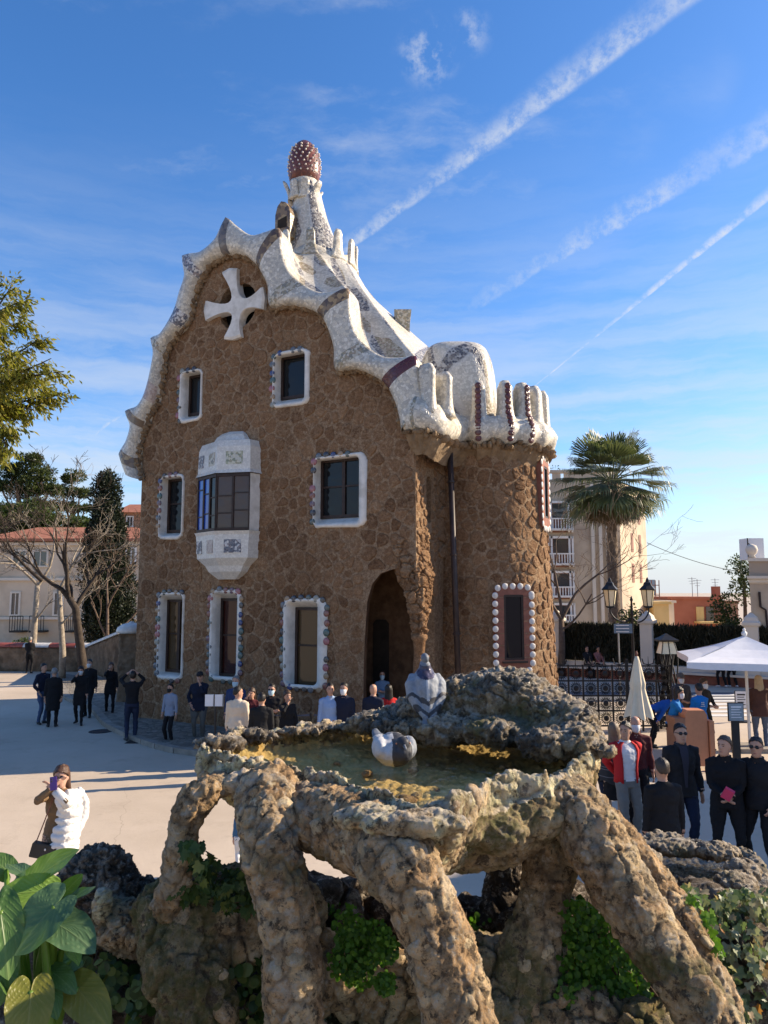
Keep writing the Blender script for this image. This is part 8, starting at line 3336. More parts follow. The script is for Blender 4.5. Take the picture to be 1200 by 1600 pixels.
	pv, pf_ = remesh(pm.v, pm.f, 0.0095, 4)
	pv = pv + vert_normals(pv, pf_) * (fbm(pv * 16, 3, 3) * 0.035)[:, None]
	Mn = np.array(M)
	link_mesh('jacket', raw_mesh('jacket', pv @ Mn[:3, :3].T + Mn[:3, 3], pf_, whitec, None, True), root)
	e0 = up(1.40, 0.008, 0.163)
	el, wr = ik(e0, up(1.545, -0.235, -0.03), 0.285, 0.255, (0.9, -0.25, -0.8))
	child('jacket_sleeve', lambda m: m.tube([e0, e0.lerp(el, .5), el, el.lerp(wr, .5), el.lerp(wr, .85)], [0.07, 0.066, 0.064, 0.058, 0.05], 12), whitec)
	m = MB()
	m.box((0, 0, 0), (0.078, 0.012, 0.152))
	QM = M @ Matrix.Translation((-0.012, -0.285, 1.615)) @ Matrix.Rotation(R(-6), 4, 'Y') @ Matrix.Rotation(R(-8), 4, 'X')
	for sx, sy in ((-0.02, 0.05), (-0.02, 0.025)): m.ell((sx, -0.008, sy), (0.009, 0.004, 0.009), 10, 4, 1)
	m.v = [tuple(QM @ Vector(v)) for v in m.v]
	plain('phone_purple', (0.09, 0.035, 0.22), 0.3, 0.05)
	m.build('phone', [MATS['phone_purple'], MATS['black_plastic']], None, label='purple phone held up by the woman with the white jacket', category='phone')
	m = MB()
	m.loft([[Vector((a * k, b_ * k, zz)) for a, b_ in ((-0.14, -0.04), (0.14, -0.04), (0.14, 0.04), (-0.14, 0.04))] for zz, k in ((-0.085, 0.95), (-0.075, 1.0), (0.07, 1.0), (0.085, 0.93))])
	QM = M @ Matrix.Translation((-0.11, -0.20, 0.83)) @ Matrix.Rotation(R(14), 4, 'Y')
	m.v = [tuple(QM @ Vector(v)) for v in m.v]
	bag = m.build('handbag', MATS['black_plastic'], None, label='small black handbag hanging at the hip of the woman with the phone', category='handbag')
	m = MB()
	m.tube([M @ Vector((-0.20, -0.20, 0.93)), M @ Vector((-0.13, -0.16, 1.15)), M @ Vector((-0.05, -0.15, 1.40)), M @ Vector((0.08, -0.03, 1.48))], 0.007, 5)
	m.build('strap', MATS['shutter_brown'], bag)
	m = MB()
	m.ell(QM @ Vector((0.02, -0.045, 0.03)), (0.012, 0.006, 0.014), 8, 4)
	m.build('clasp', MATS['stud_white'], bag)


build_people()
# ------------------------------------------------------------------ the rock fountain in the foreground
ZW = 3.17                                          # water level of the upper basin
FOUNTAIN_AT = (0.05, 2.5, 0.0)
fountain = thing('rock_fountain', 'rough rock fountain with a high water basin on leaning stone legs', 'fountain', FOUNTAIN_AT)


def rock_obj(name, mb, mat, parent, voxel=0.014, cell=0.07, amp=0.016, fine=0.005, seed=1, sub=1, smooth=1, stretch=(1, 1, 1), post=None, **props):
	V, F = remesh(mb.v, mb.f, voxel, smooth)
	big = fbm(V * 5.5 + seed, 3, seed + 3) * (amp * 2.2)
	V = V + vert_normals(V, F) * big[:, None] * 1.5
	V, F, at_ = rocky(V, F, cell, amp, fine, seed, sub, stretch)
	if post: V = post(V)
	me = raw_mesh(name, V, F, MATS[mat], None, True, at_)
	o = link_mesh(name, me, parent, **props)
	return o, V, F


def px_tube(mb, pts, sides=14, squash=1.0):
	"""tube through (px, py, depth, half width in pixels) stations"""
	P_ = np.array([list(at(x, y, Y)) + [hw * 0.94 / FOC * Y] for x, y, Y, hw in pts])
	C = catmull(P_, 4)
	mb.tube([Vector(c[:3]) for c in C], [c[3] for c in C], sides, flat=squash)


_STONES = []


def stone_library():
	for k in range(8):
		bm = bmesh.new()
		bmesh.ops.create_icosphere(bm, subdivisions=2, radius=1.0)
		v = np.array([list(p.co) for p in bm.verts])
		f = [[q.index for q in p.verts] for p in bm.faces]
		bm.free()
		d = 1 + 0.55 * fbm(v * 1.1 + 7 * k, 2, 90 + k) + 0.35 * fbm(v * 2.6 + k, 2, 60 + k)
		v = v * d[:, None]
		v = np.sign(v) * np.abs(v) ** 0.85
		v = v * np.array([1.0, 0.72 + 0.04 * (k % 3), 0.42])
		for t in (0.15, 0.5, 0.85):
			me = raw_mesh('stone', v, f, MATS['rock_stone'], None, True, {'rnd': [min(1, max(0, t + 0.03 * k - .1))] * len(v), 'joint': [0.0] * len(v)})
			_STONES.append(me)


stone_library()


def bed_stones(parent, V, F, rg, n, smin, smax, keep=None, sink=1.05):
	"""press single stones into a rock surface, well apart"""
	N = vert_normals(V, F)
	got = []
	tries = 0
	while len(got) < n and tries < n * 30:
		tries += 1
		i = rg.randrange(len(V))
		p = Vector(V[i])
		nn = Vector(N[i])
		if nn.dot((Vector((0, 0, CAMZ)) - p).normalized()) < 0.05: continue
		if keep and not keep(p): continue
		s = rg.uniform(smin, smax)
		if any((p - q).length < (s + r_) * 0.95 for q, r_ in got): continue
		got.append((p, s))
		o = bpy.data.objects.new('stone', rg.choice(_STONES))
		COL.objects.link(o)
		q = nn.to_track_quat('Z', 'Y') @ Matrix.Rotation(rg.uniform(0, 6.28), 3, 'Z').to_quaternion()
		o.location = p - nn * s * 0.42 * sink
		o.rotation_euler = q.to_euler()
		o.scale = (s, s, s * rg.uniform(0.8, 1.2))
		hang(o, parent)


def build_basin():
	rg = rng_of(101)
	rim_px = [(291, 1183), (330, 1186), (385, 1183), (425, 1180), (480, 1196), (530, 1213), (600, 1236), (660, 1256), (705, 1250), (738, 1232), (765, 1216), (800, 1208), (850, 1208), (900, 1196), (926, 1170), (905, 1140), (860, 1122), (800, 1112), (720, 1112), (640, 1117), (560, 1122), (500, 1127), (430, 1133), (380, 1141), (340, 1152), (305, 1167)]
	P_ = [at_z(x, y, ZW + 0.045) for x, y in rim_px]
	c = Vector((0.03, 2.50, 0))
	ang = [math.atan2(p.y - c.y, p.x - c.x) for p in P_]
	rad = [math.hypot(p.x - c.x, p.y - c.y) for p in P_]
	o = sorted(zip(ang, rad))
	A = np.array([a - 2 * math.pi for a, _ in o] + [a for a, _ in o] + [a + 2 * math.pi for a, _ in o])
	Rr = np.array([r_ for _, r_ in o] * 3)
	N = 96
	th = np.linspace(-math.pi, math.pi, N, endpoint=False)
	r0 = np.interp(th, A, Rr)
	pts3 = np.stack([np.cos(th) * 2, np.sin(th) * 2, np.zeros(N)], 1)
	wob = fbm(pts3 * 1.8, 3, 5)
	wob2 = fbm(pts3 * 4.2, 3, 15) + 0.7 * fbm(pts3 * 13.0, 2, 19)
	right = np.clip(np.cos(th - 0.3) * 0.5 + 0.5, 0, 1)
	front = np.clip(-np.sin(th), 0, 1)
	rings = []
	spec = [(0.06, -0.30, 0), (0.45, -0.285, 0), (0.72, -0.24, .3), (0.88, -0.17, .6), (0.985, -0.10, .8), (1.01, -0.035, 1), (1.005, 0.022, 1), (0.985, 0.052, 1), (0.96, 0.040, 1), (0.945, 0.0, .6), (0.925, -0.05, .3), (0.6, -0.085, 0), (0.06, -0.09, 0)]
	for j, (k, dz, w) in enumerate(spec):
		deep = 1.0 if j > 4 else 0.62 + 0.45 * 1.0 * right
		ring = []
		for i in range(N):
			rr = r0[i] * k + (wob2[i] * 0.05 * w if j < 9 else 0)
			zz = ZW + dz * (deep[i] if j <= 4 else 1.0) + (wob[i] * 0.05 + wob2[i] * 0.05 - 0.012 * front[i]) * w
			ring.append(Vector((c.x + rr * math.cos(th[i]), c.y + rr * math.sin(th[i]), zz)))
		rings.append(ring)
	mb = MB()
	mb.loft(rings)
	# heavy lip at the front and lumps along the rim
	for x, y, Y, a, b_, z_ in ((650, 1288, 1.92, 0.14, 0.045, 0.036), (575, 1276, 2.0, 0.10, 0.045, 0.036), (395, 1222, 2.28, 0.10, 0.04, 0.03)):
		mb.ell(at(x, y, Y), (a, b_, z_), 12, 8)
	# bulging mossy belly at the right
	for x, y, Y, r_ in ((700, 1290, 2.25, 0.11), (760, 1285, 2.3, 0.13), (820, 1265, 2.35, 0.12)):
		mb.ell(at(x, y, Y), (r_ * 1.2, r_ * 1.2, r_ * 0.62), 14, 10)
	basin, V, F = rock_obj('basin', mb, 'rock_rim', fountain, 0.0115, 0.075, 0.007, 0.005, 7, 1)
	# mossy underside belongs to the same stone but carries moss: second material by height
	basin.data.materials.append(MATS['rock_moss'])
	basin.data.materials.append(MATS['basin_floor'])
	fc = V[F].mean(1)
	rel = np.hypot((fc[:, 0] - c.x), (fc[:, 1] - c.y))
	thf = np.arctan2(fc[:, 1] - c.y, fc[:, 0] - c.x)
	rlim = np.interp(thf, A, Rr)
	nz = fbm(fc * 6, 3, 8)
	mi = np.zeros(len(F), dtype=np.int32)
	mi[(fc[:, 2] < ZW - 0.03 + nz * 0.10) & (fc[:, 0] > 0.22)] = 1
	mi[(rel < rlim * 0.935) & (fc[:, 2] > ZW - 0.11) & (fc[:, 2] < ZW + 0.004)] = 2
	basin.data.polygons.foreach_set('material_index', mi)
	bed_stones(basin, V, F, rg, 26, 0.022, 0.045, lambda p: p.z < ZW + 0.03 and p.y < 2.45 and p.x < 0.3)
	# the water
	wr = [Vector((c.x + r0[i] * 0.965 * math.cos(th[i]), c.y + r0[i] * 0.965 * math.sin(th[i]), ZW)) for i in range(N)]
	m = MB()
	m.add(wr, [tuple(range(N))])
	m.build('basin_water', MATS['water'], fountain, fix=False)
	# rock mound along the back of the basin
	mb = MB()
	for x, y, Y, a, b_, z_ in ((585, 1128, 3.1, 0.12, 0.10, 0.045), (640, 1120, 3.1, 0.13, 0.12, 0.06), (690, 1112, 3.1, 0.15, 0.15, 0.09), (740, 1100, 3.12, 0.15, 0.18, 0.115), (775, 1092, 3.1, 0.15, 0.2, 0.125), (815, 1098, 3.05, 0.14, 0.2, 0.12), (850, 1112, 2.98, 0.13, 0.2, 0.095), (885, 1135, 2.85, 0.11, 0.18, 0.08), (905, 1158, 2.65, 0.09, 0.14, 0.06), (720, 1140, 2.95, 0.2, 0.10, 0.05), (800, 1142, 2.85, 0.2, 0.1, 0.05), (865, 1160, 2.65, 0.13, 0.1, 0.045), (640, 1140, 3.0, 0.16, 0.07, 0.03), (940, 1172, 2.55, 0.05, 0.05, 0.025), (340, 1163, 2.75, 0.10, 0.04, 0.02), (395, 1151, 2.95, 0.12, 0.04, 0.02), (460, 1143, 3.05, 0.13, 0.04, 0.018), (520, 1137, 3.1, 0.12, 0.045, 0.018)):
		mb.ell(at(x, y, Y), (a, b_, z_), 14, 10)
	rock_obj('rock_mound', mb, 'rock_wet', fountain, 0.0125, 0.06, 0.017, 0.006, 23, 1)
	# pebbles and leaf litter under the water
	for k in range(26):
		a, r_ = rg.uniform(-math.pi, math.pi), rg.uniform(0.1, 0.8)
		rr = float(np.interp(a, A, Rr)) * r_
		s = rg.uniform(0.012, 0.03)
		ob = bpy.data.objects.new('pebble', rg.choice(_STONES))
		COL.objects.link(ob)
		ob.location = (c.x + rr * math.cos(a), c.y + rr * math.sin(a), ZW - 0.072)
		ob.scale = (s, s, s)
		ob.rotation_euler = (0, 0, rg.uniform(0, 6))
		hang(ob, fountain)
	# the thread of water falling from the spout
	m = MB()
	p0, p1 = at(924, 1172, 2.55), at(927, 1296, 2.55)
	m.tube([p0, p0.lerp(p1, .3) + Vector((0.01, 0, 0)), p0.lerp(p1, .6) + Vector((0.008, 0, 0)), p1], [0.008, 0.005, 0.006, 0.004], 6)
	m.build('falling_water', MATS['water_film'], fountain, smooth=True)


build_basin()


def build_legs():
	rg = rng_of(111)
	legs = [
		('rock_warm', [(356, 1218, 2.40, 18), (322, 1236, 2.36, 24), (292, 1270, 2.34, 27), (284, 1320, 2.35, 24), (274, 1375, 2.38, 22), (258, 1425, 2.45, 26)], 16, 0.016),
		('rock_warm', [(418, 1232, 2.30, 52), (421, 1272, 2.2, 48), (424, 1330, 2.13, 45), (443, 1400, 2.11, 44), (455, 1480, 2.1, 46), (459, 1560, 2.1, 46), (461, 1680, 2.1, 48)], 46, 0.018),
		('rock_warm', [(598, 1318, 2.06, 66), (612, 1332, 1.99, 66), (630, 1352, 1.94, 60), (652, 1392, 1.91, 52), (682, 1462, 1.89, 51), (705, 1530, 1.87, 52), (716, 1600, 1.86, 54), (722, 1690, 1.86, 58)], 70, 0.02),
		('rock_grey', [(868, 1235, 2.40, 44), (902, 1275, 2.31, 49), (942, 1335, 2.25, 50), (986, 1410, 2.20, 47), (1032, 1482, 2.15, 46), (1082, 1555, 2.1, 45), (1125, 1640, 2.05, 48)], 60, 0.019),
		('rock_warm', [(945, 1275, 2.48, 20), (985, 1325, 2.46, 26), (1032, 1390, 2.41, 30), (1072, 1450, 2.36, 30), (1102, 1510, 2.32, 28), (1136, 1585, 2.3, 30)], 18, 0.015),
		('rock_moss', [(890, 1240, 2.46, 46), (858, 1300, 2.46, 40), (857, 1360, 2.45, 40), (843, 1430, 2.43, 38), (826, 1500, 2.41, 52), (806, 1610, 2.4, 70)], 26, 0.018),
		('rock_dark', [(792, 1300, 3.05, 30), (786, 1370, 3.03, 28), (778, 1450, 3.0, 36)], 0, 0.018),
		('rock_warm', [(690, 1310, 2.95, 16), (682, 1360, 2.94, 14), (672, 1450, 2.92, 18)], 4, 0.012)]
	for k, (mat, pts, ns, amp) in enumerate(legs):
		mb = MB()
		px_tube(mb, pts, 16)
		if k == 2:                                   # web of masonry that runs from the middle leg up under the basin
			px_tube(mb, [(432, 1262, 2.32, 40), (510, 1282, 2.2, 54), (575, 1312, 2.08, 60), (625, 1345, 1.98, 56)], 14)
			px_tube(mb, [(720, 1312, 2.25, 26), (672, 1340, 2.1, 34), (655, 1380, 2.0, 36)], 12)
		if k == 3:
			px_tube(mb, [(850, 1290, 2.5, 34), (905, 1320, 2.42, 40), (960, 1370, 2.34, 34)], 12)
		leg, V, F = rock_obj('leg', mb, mat, fountain, 0.0115, 0.068, amp * 0.42, 0.0048, 31 + k, 1, stretch=(1, 1, 0.75))
		if ns: bed_stones(leg, V, F, rg, int(ns * 0.7), 0.02, 0.046 if k in (2, 3) else 0.038)


build_legs()


def build_base():
	rg = rng_of(121)
	# left ledge with a hollow under it
	mb = MB()
	px_tube(mb, [(240, 1440, 2.55, 34), (290, 1425, 2.52, 50), (350, 1418, 2.55, 58), (420, 1420, 2.6, 56), (470, 1440, 2.7, 50)], 14)
	px_tube(mb, [(262, 1440, 2.50, 44), (290, 1500, 2.45, 52), (310, 1560, 2.42, 50), (322, 1690, 2.42, 62)], 14)
	px_tube(mb, [(330, 1470, 2.5, 30), (390, 1470, 2.52, 36), (440, 1468, 2.58, 36)], 12)
	led, V, F = rock_obj('ledge', mb, 'rock_moss', fountain, 0.014, 0.09, 0.022, 0.006, 51, 1, stretch=(1, 1, 0.6))
	bed_stones(led, V, F, rg, 22, 0.025, 0.05)
	# the footing behind, carried down to the plaza
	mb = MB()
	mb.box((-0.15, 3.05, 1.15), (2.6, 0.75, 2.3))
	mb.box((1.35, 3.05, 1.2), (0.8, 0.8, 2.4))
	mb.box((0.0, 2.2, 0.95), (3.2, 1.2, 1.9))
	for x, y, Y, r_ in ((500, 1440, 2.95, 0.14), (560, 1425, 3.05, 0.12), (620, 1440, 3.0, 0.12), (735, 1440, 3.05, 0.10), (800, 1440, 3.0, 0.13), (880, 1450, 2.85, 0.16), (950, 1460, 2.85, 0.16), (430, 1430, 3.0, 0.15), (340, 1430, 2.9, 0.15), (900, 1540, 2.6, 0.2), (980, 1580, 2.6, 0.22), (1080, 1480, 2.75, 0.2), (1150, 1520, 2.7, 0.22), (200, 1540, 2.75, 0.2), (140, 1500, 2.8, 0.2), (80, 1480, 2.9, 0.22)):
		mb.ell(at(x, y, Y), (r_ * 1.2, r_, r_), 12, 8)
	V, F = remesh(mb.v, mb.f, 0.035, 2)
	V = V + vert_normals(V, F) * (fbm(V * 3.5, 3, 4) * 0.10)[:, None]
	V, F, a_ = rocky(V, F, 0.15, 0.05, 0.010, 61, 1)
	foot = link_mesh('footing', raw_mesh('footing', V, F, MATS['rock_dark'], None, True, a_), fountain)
	# rubble right of the middle leg
	mb = MB()
	for x, y, Y, r_ in ((770, 1510, 2.45, 0.085), (795, 1570, 2.4, 0.11), (850, 1580, 2.38, 0.11), (880, 1600, 2.36, 0.10), (760, 1600, 2.35, 0.11), (840, 1500, 2.45, 0.09), (940, 1620, 2.3, 0.12), (1010, 1640, 2.25, 0.12)):
		mb.ell(at(x, y, Y), (r_ * 1.15, r_, r_), 12, 9)
	rub, V, F = rock_obj('rubble', mb, 'rock_grey', fountain, 0.014, 0.085, 0.024, 0.006, 71, 1)
	bed_stones(rub, V, F, rg, 26, 0.022, 0.05)
	# back of the pool: warm stones above the green water
	mb = MB()
	px_tube(mb, [(500, 1520, 2.62, 50), (560, 1535, 2.66, 50), (630, 1545, 2.64, 52), (680, 1540, 2.6, 50)], 12)
	bk, V, F = rock_obj('pool_wall', mb, 'rock_warm', fountain, 0.016, 0.085, 0.024, 0.005, 75, 1)
	bed_stones(bk, V, F, rg, 22, 0.03, 0.052)
	p = at_z(575, 1590, 2.33)
	m = MB()
	n = 24
	m.add([Vector((p.x + 0.36 * math.cos(a), p.y + 0.42 * math.sin(a), 2.345)) for a in np.linspace(0, 2 * math.pi, n, endpoint=False)], [tuple(range(n))])
	m.build('pool_water', MATS['water_pool'], fountain, fix=False)
	m = MB()
	m.add([Vector((p.x + 0.40 * math.cos(a), p.y + 0.46 * math.sin(a), 2.2)) for a in np.linspace(0, 2 * math.pi, n, endpoint=False)], [tuple(range(n))])
	plain('pool_floor', (0.05, 0.115, 0.10), 0.8, 0.3)
	m.build('pool_floor', MATS['pool_floor'], fountain, fix=False)
	# lower basin at the right: a wet slab with a rock border
	c = at_z(1082, 1352, 2.62)
	mb = MB()
	n = 40
	rings = []
	for k, z in ((0.1, -0.16), (0.8, -0.15), (0.98, -0.08), (1.03, -0.02), (0.98, 0.012), (0.90, 0.004), (0.8, -0.012), (0.1, -0.014)):
		rings.append([Vector((c.x + k * (0.30 + 0.03 * math.sin(3 * a)) * math.cos(a), c.y + k * (0.36 + 0.03 * math.cos(4 * a)) * math.sin(a), 2.62 + z + 0.012 * math.sin(5 * a) * (k > .85))) for a in np.linspace(0, 2 * math.pi, n, endpoint=False)])
	mb.loft(rings)
	for x, y, Y, a, z_ in ((1005, 1340, 3.1, 0.08, 0.035), (1060, 1324, 3.25, 0.13, 0.03), (1120, 1330, 3.2, 0.1, 0.03), (1160, 1362, 2.95, 0.07, 0.04), (1150, 1384, 2.85, 0.08, 0.045), (1020, 1375, 2.9, 0.06, 0.03)):
		mb.ell(at(x, y, Y), (a, 0.07, z_), 12, 8)
	V, F = remesh(mb.v, mb.f, 0.011, 1)
	V, F, a_ = rocky(V, F, 0.06, 0.008, 0.004, 81, 1)
	lb = link_mesh('lower_basin', raw_mesh('lower_basin', V, F, MATS['rock_wet'], None, True, a_), fountain)
	m = MB()
	m.add([Vector((c.x + 0.255 * math.cos(a), c.y + 0.31 * math.sin(a), 2.622)) for a in np.linspace(0, 2 * math.pi, n, endpoint=False)], [tuple(range(n))])
	m.build('water_film', MATS['water_film'], lb, fix=False)
	mb = MB()
	px_tube(mb, [(1100, 1400, 2.9, 60), (1110, 1470, 2.85, 80), (1130, 1560, 2.8, 95), (1150, 1700, 2.8, 110)], 14)
	rock_obj('basin_pier', mb, 'rock_grey', fountain, 0.02, 0.09, 0.02, 0.006, 85, 1)
	# black porous boulders at the left
	for lab, bl, mat in (('black porous lava boulder at left behind the big leaves', ((150, 1378, 2.75, 0.115), (185, 1400, 2.72, 0.09), (118, 1408, 2.75, 0.08), (165, 1425, 2.7, 0.10), (205, 1415, 2.7, 0.06)), 'rock_dark'),
						 ('small dark boulder between the lava boulder and the ledge', ((232, 1398, 2.72, 0.045), (228, 1412, 2.7, 0.045)), 'rock_dark'),
						 ('grey-brown mossy boulder below the lava boulder', ((190, 1452, 2.6, 0.085), (228, 1462, 2.58, 0.075), (150, 1460, 2.65, 0.07), (118, 1455, 2.7, 0.07)), 'rock_grey')):
		mb = MB()
		for x, y, Y, r_ in bl: mb.ell(at(x, y, Y), (r_ * 1.1, r_, r_ * 0.95), 14, 10)
		q = at(bl[0][0], bl[0][1], bl[0][2])
		o, V, F = rock_obj('boulder', mb, mat, None, 0.011, 0.045, 0.016, 0.007, 91 + len(bl), 1, label=lab, category='boulder')
	# pale upright stone in front of the lava
	mb = MB()
	mb.ell(at(160, 1416, 2.55), (0.03, 0.03, 0.06), 12, 8)
	rock_obj('boulder', mb, 'rock_rim', None, 0.008, 0.04, 0.006, 0.003, 99, 1, label='small pale upright stone leaning on the lava boulder', category='stone')
	# the terrace the fountain stands on, down to the plaza
	m = MB()
	m.box((0, -0.4, 0.9), (5.0, 4.0, 1.8))
	m.build('terrace', MATS['kerb_stone'], None, kind='structure')


build_base()


def ivy_mesh(P_, N_, size, rg, lobed=True):
	"""separate ivy leaves: a five-pointed blade each, lying roughly along the normals"""
	V, F, T = [], [], []
	out = [(0, 0), (0.34, -0.12), (0.52, 0.12), (0.36, 0.30), (0.44, 0.62), (0.2, 0.58), (0, 1.0), (-0.2, 0.58), (-0.44, 0.62), (-0.36, 0.30), (-0.52, 0.12), (-0.34, -0.12)] if lobed else [(0, 0), (0.36, 0.1), (0.5, 0.45), (0.3, 0.85), (0, 0.95), (-0.3, 0.85), (-0.5, 0.45), (-0.36, 0.1)]
	for p, n in zip(P_, N_):
		n = (Vector(n) + Vector((rg.gauss(0, .45), rg.gauss(0, .45), rg.gauss(0, .35)))).normalized()
		d = Vector((rg.gauss(0, .5), rg.gauss(0, .5), -0.7))
		d = (d - n * d.dot(n))
		if d.length < 1e-4: continue
		d.normalize()
		s = n.cross(d)
		L = size * rg.uniform(0.55, 1.25)
		b = len(V)
		for k, (a, c) in enumerate(out): V.append(tuple(Vector(p) + s * a * L + d * c * L + n * (0.10 * L * abs(a) - 0.16 * L * c * c)))
		V.append(tuple(Vector(p) + d * 0.35 * L - n * 0.03 * L))
		m = len(out)
		for k in range(m): F.append((b + k, b + (k + 1) % m, b + m))
		T += [min(1, max(0, rg.gauss(0.45, 0.25)))] * (m + 1)
	return V, F, T


def build_plants():
	rg = rng_of(131)

	def ivy(label, spots, n, size, mat, name='ivy', lobed=True, cat='ivy', depth=0.06, stems=True):
		P_, N_ = [], []
		for _ in range(n):
			x, y, Y, rx, ry = rg.choice(spots)
			a, r_ = rg.uniform(0, 6.28), math.sqrt(rg.random())
			p = at(x + rx * r_ * math.cos(a), y + ry * r_ * math.sin(a), Y + rg.uniform(-depth, depth) - 0.03 * (1 - r_))
			P_.append(p)
			N_.append(((p.x - at(x, y, Y).x) * 3, -0.8, 0.55))
		V, F, T = ivy_mesh(P_, N_, size, rg, lobed)
		c = P_[0]
		t = thing(name, label, cat, tuple(c))
		me = raw_mesh('foliage', V, F, MATS[mat], None, False, {'rnd': T})
		link_mesh('foliage', me, t, kind='stuff')
		if stems:
			m = MB()
			for k in range(max(4, n // 30)):
				x, y, Y, rx, ry = rg.choice(spots)
				p = at(x + rg.uniform(-.7, .7) * rx, y - ry * rg.uniform(0.2, 1), Y + .02)
				q = at(x + rg.uniform(-.8, .8) * rx, y + ry * rg.uniform(0.2, 1), Y)
				m.tube([p, p.lerp(q, .5) + Vector((rg.gauss(0, .02), -.02, 0)), q], 0.0018, 4, cap=False)
			m.build('stems', MATS['bark_brown'], t, fix=False)
		return t
	ivy('trailing ivy over the top of the left rock ledge', [(300, 1395, 2.42, 40, 14), (350, 1388, 2.44, 40, 20), (400, 1392, 2.46, 30, 26), (420, 1372, 2.5, 22, 12), (370, 1410, 2.43, 40, 16)], 330, 0.030, 'leaf_ivy')
	ivy('sunlit yellow-green ivy sprig between the thin left leg and the second leg', [(300, 1385, 2.4, 20, 8), (330, 1375, 2.42, 14, 14), (332, 1348, 2.42, 8, 10), (365, 1365, 2.44, 10, 8), (355, 1385, 2.4, 14, 8)], 90, 0.026, 'leaf_ivy')
	ivy('small ivy climbing the thin left rock leg', [(292, 1325, 2.27, 8, 10), (312, 1335, 2.29, 10, 22), (316, 1370, 2.3, 10, 22)], 60, 0.032, 'leaf_ivy')
	ivy('hanging maidenhair fern above the green pool', [(545, 1450, 2.45, 26, 28), (565, 1480, 2.44, 34, 34), (585, 1465, 2.45, 30, 30), (600, 1480, 2.4, 22, 26), (560, 1515, 2.42, 28, 28), (602, 1535, 2.38, 14, 18), (540, 1500, 2.46, 26, 30)], 1700, 0.0145, 'leaf_fern', 'fern', False, 'fern')
	ivy('dense dark green maidenhair fern under the right rock leg', [(900, 1440, 2.42, 34, 40), (940, 1450, 2.44, 40, 40), (910, 1500, 2.4, 40, 44), (960, 1510, 2.4, 42, 44), (930, 1560, 2.36, 50, 40), (985, 1560, 2.36, 34, 40), (890, 1560, 2.36, 26, 40), (955, 1600, 2.32, 50, 30)], 3200, 0.0165, 'leaf_fern', 'fern', False, 'fern')
	ivy('variegated pale ivy hanging beside the lower basin at right', [(1070, 1400, 2.6, 24, 18), (1110, 1420, 2.6, 34, 26), (1150, 1410, 2.62, 30, 22), (1130, 1470, 2.55, 40, 36), (1165, 1480, 2.55, 34, 40), (1120, 1530, 2.5, 36, 36), (1170, 1550, 2.5, 36, 44), (1190, 1440, 2.6, 24, 40), (1150, 1590, 2.45, 40, 24)], 900, 0.030, 'leaf_ivy_pale')
	ivy('orange-tinted ivy shoots at the right edge of the frame', [(1185, 1412, 2.55, 14, 12), (1192, 1398, 2.55, 10, 12), (1186, 1500, 2.48, 14, 26)], 60, 0.034, 'leaf_ivy_pale')
	ivy('sprays of bright ivy by the slanting legs on the right', [(1080, 1405, 2.4, 14, 12), (1105, 1445, 2.36, 12, 20), (1118, 1480, 2.34, 10, 16)], 70, 0.028, 'leaf_fern')
	ivy('creeping green plants in the dark hollow under the left ledge', [(370, 1520, 2.5, 24, 22), (395, 1560, 2.5, 24, 40), (425, 1540, 2.52, 14, 50), (400, 1500, 2.5, 34, 10)], 130, 0.034, 'leaf_ivy', 'creeper', False, 'creeper')
	ivy('moss and small green weeds on the back footing of the fountain', [(520, 1420, 2.85, 40, 12), (735, 1440, 2.9, 30, 20), (480, 1440, 2.8, 30, 20), (740, 1480, 2.7, 20, 26)], 240, 0.020, 'leaf_fern', 'weeds', False, 'weeds')
	ivy('low green leaves in the shade below the lava boulder', [(170, 1510, 2.55, 40, 30), (150, 1560, 2.5, 40, 40), (215, 1560, 2.5, 20, 40), (120, 1500, 2.6, 30, 24)], 150, 0.034, 'leaf_ivy', 'creeper', False, 'creeper')

	# the big arum at the lower left
	root = thing('arum_plant', 'large-leaved green arum plant in the lower left corner', 'plant', tuple(at(60, 1600, 2.0)))

	def leaf(bx, by, tx, ty, Y0, Y1, wpx, mat, roll=0.0, cup=0.10, droop=0.25, foot=None):
		B, T_ = at(bx, by, Y0), at(tx, ty, Y1)
		d = (T_ - B)
		L = d.length
		d.normalize()
		view = (Vector((0, 0, CAMZ)) - (B + T_) / 2).normalized()
		nrm = (view * 0.6 + Vector((0, 0, 0.75)))
		nrm = (nrm - d * nrm.dot(d)).normalized()
		nrm = (Matrix.Rotation(roll, 3, d) @ nrm)
		s = d.cross(nrm).normalized()
		Wd = wpx * 0.72 / FOC * Y0
		A = np.linspace(-math.pi, math.pi, 73)
		vs, vein = [], []
		K = 14
		rads = []
		for a in A:
			t = abs(a) / math.pi
			rads.append(np.interp(t, [0, 0.05, 0.16, 0.3, 0.45, 0.58, 0.72, 0.84, 0.93, 1.0], [1.0, 0.93, 0.80, 0.66, 0.56, 0.52, 0.50, 0.44, 0.30, 0.05]))
		wmax = max(abs(r_ * math.sin(a)) for r_, a in zip(rads, A))
		fs = []
		for k in range(K + 1):
			q = k / K
			for r_, a in zip(rads, A):
				u, v = r_ * q * math.cos(a), r_ * q * math.sin(a) / wmax
				h = cup * L * v * v * 0.9 - droop * L * max(0, u) ** 2 - 0.10 * L * max(0, -u) + 0.018 * L * math.sin(a * 9 + bx) * q ** 3
				vs.append(B + d * (u * L * (1 - 0.1 * droop)) + s * (v * Wd) + nrm * h)
				mid = math.exp(-(v / 0.035) ** 2)
				ph = (u - 0.55 * abs(v)) * 7.0
				lat = max(0, 1 - abs((ph % 1) - 0.5) * 2 * 6 + 4.6) if False else math.exp(-(((ph % 1) - 0.5) / 0.10) ** 2) * 0.6
				vein.append(min(1, mid + lat * (abs(v) > 0.02)))
		n = len(A)
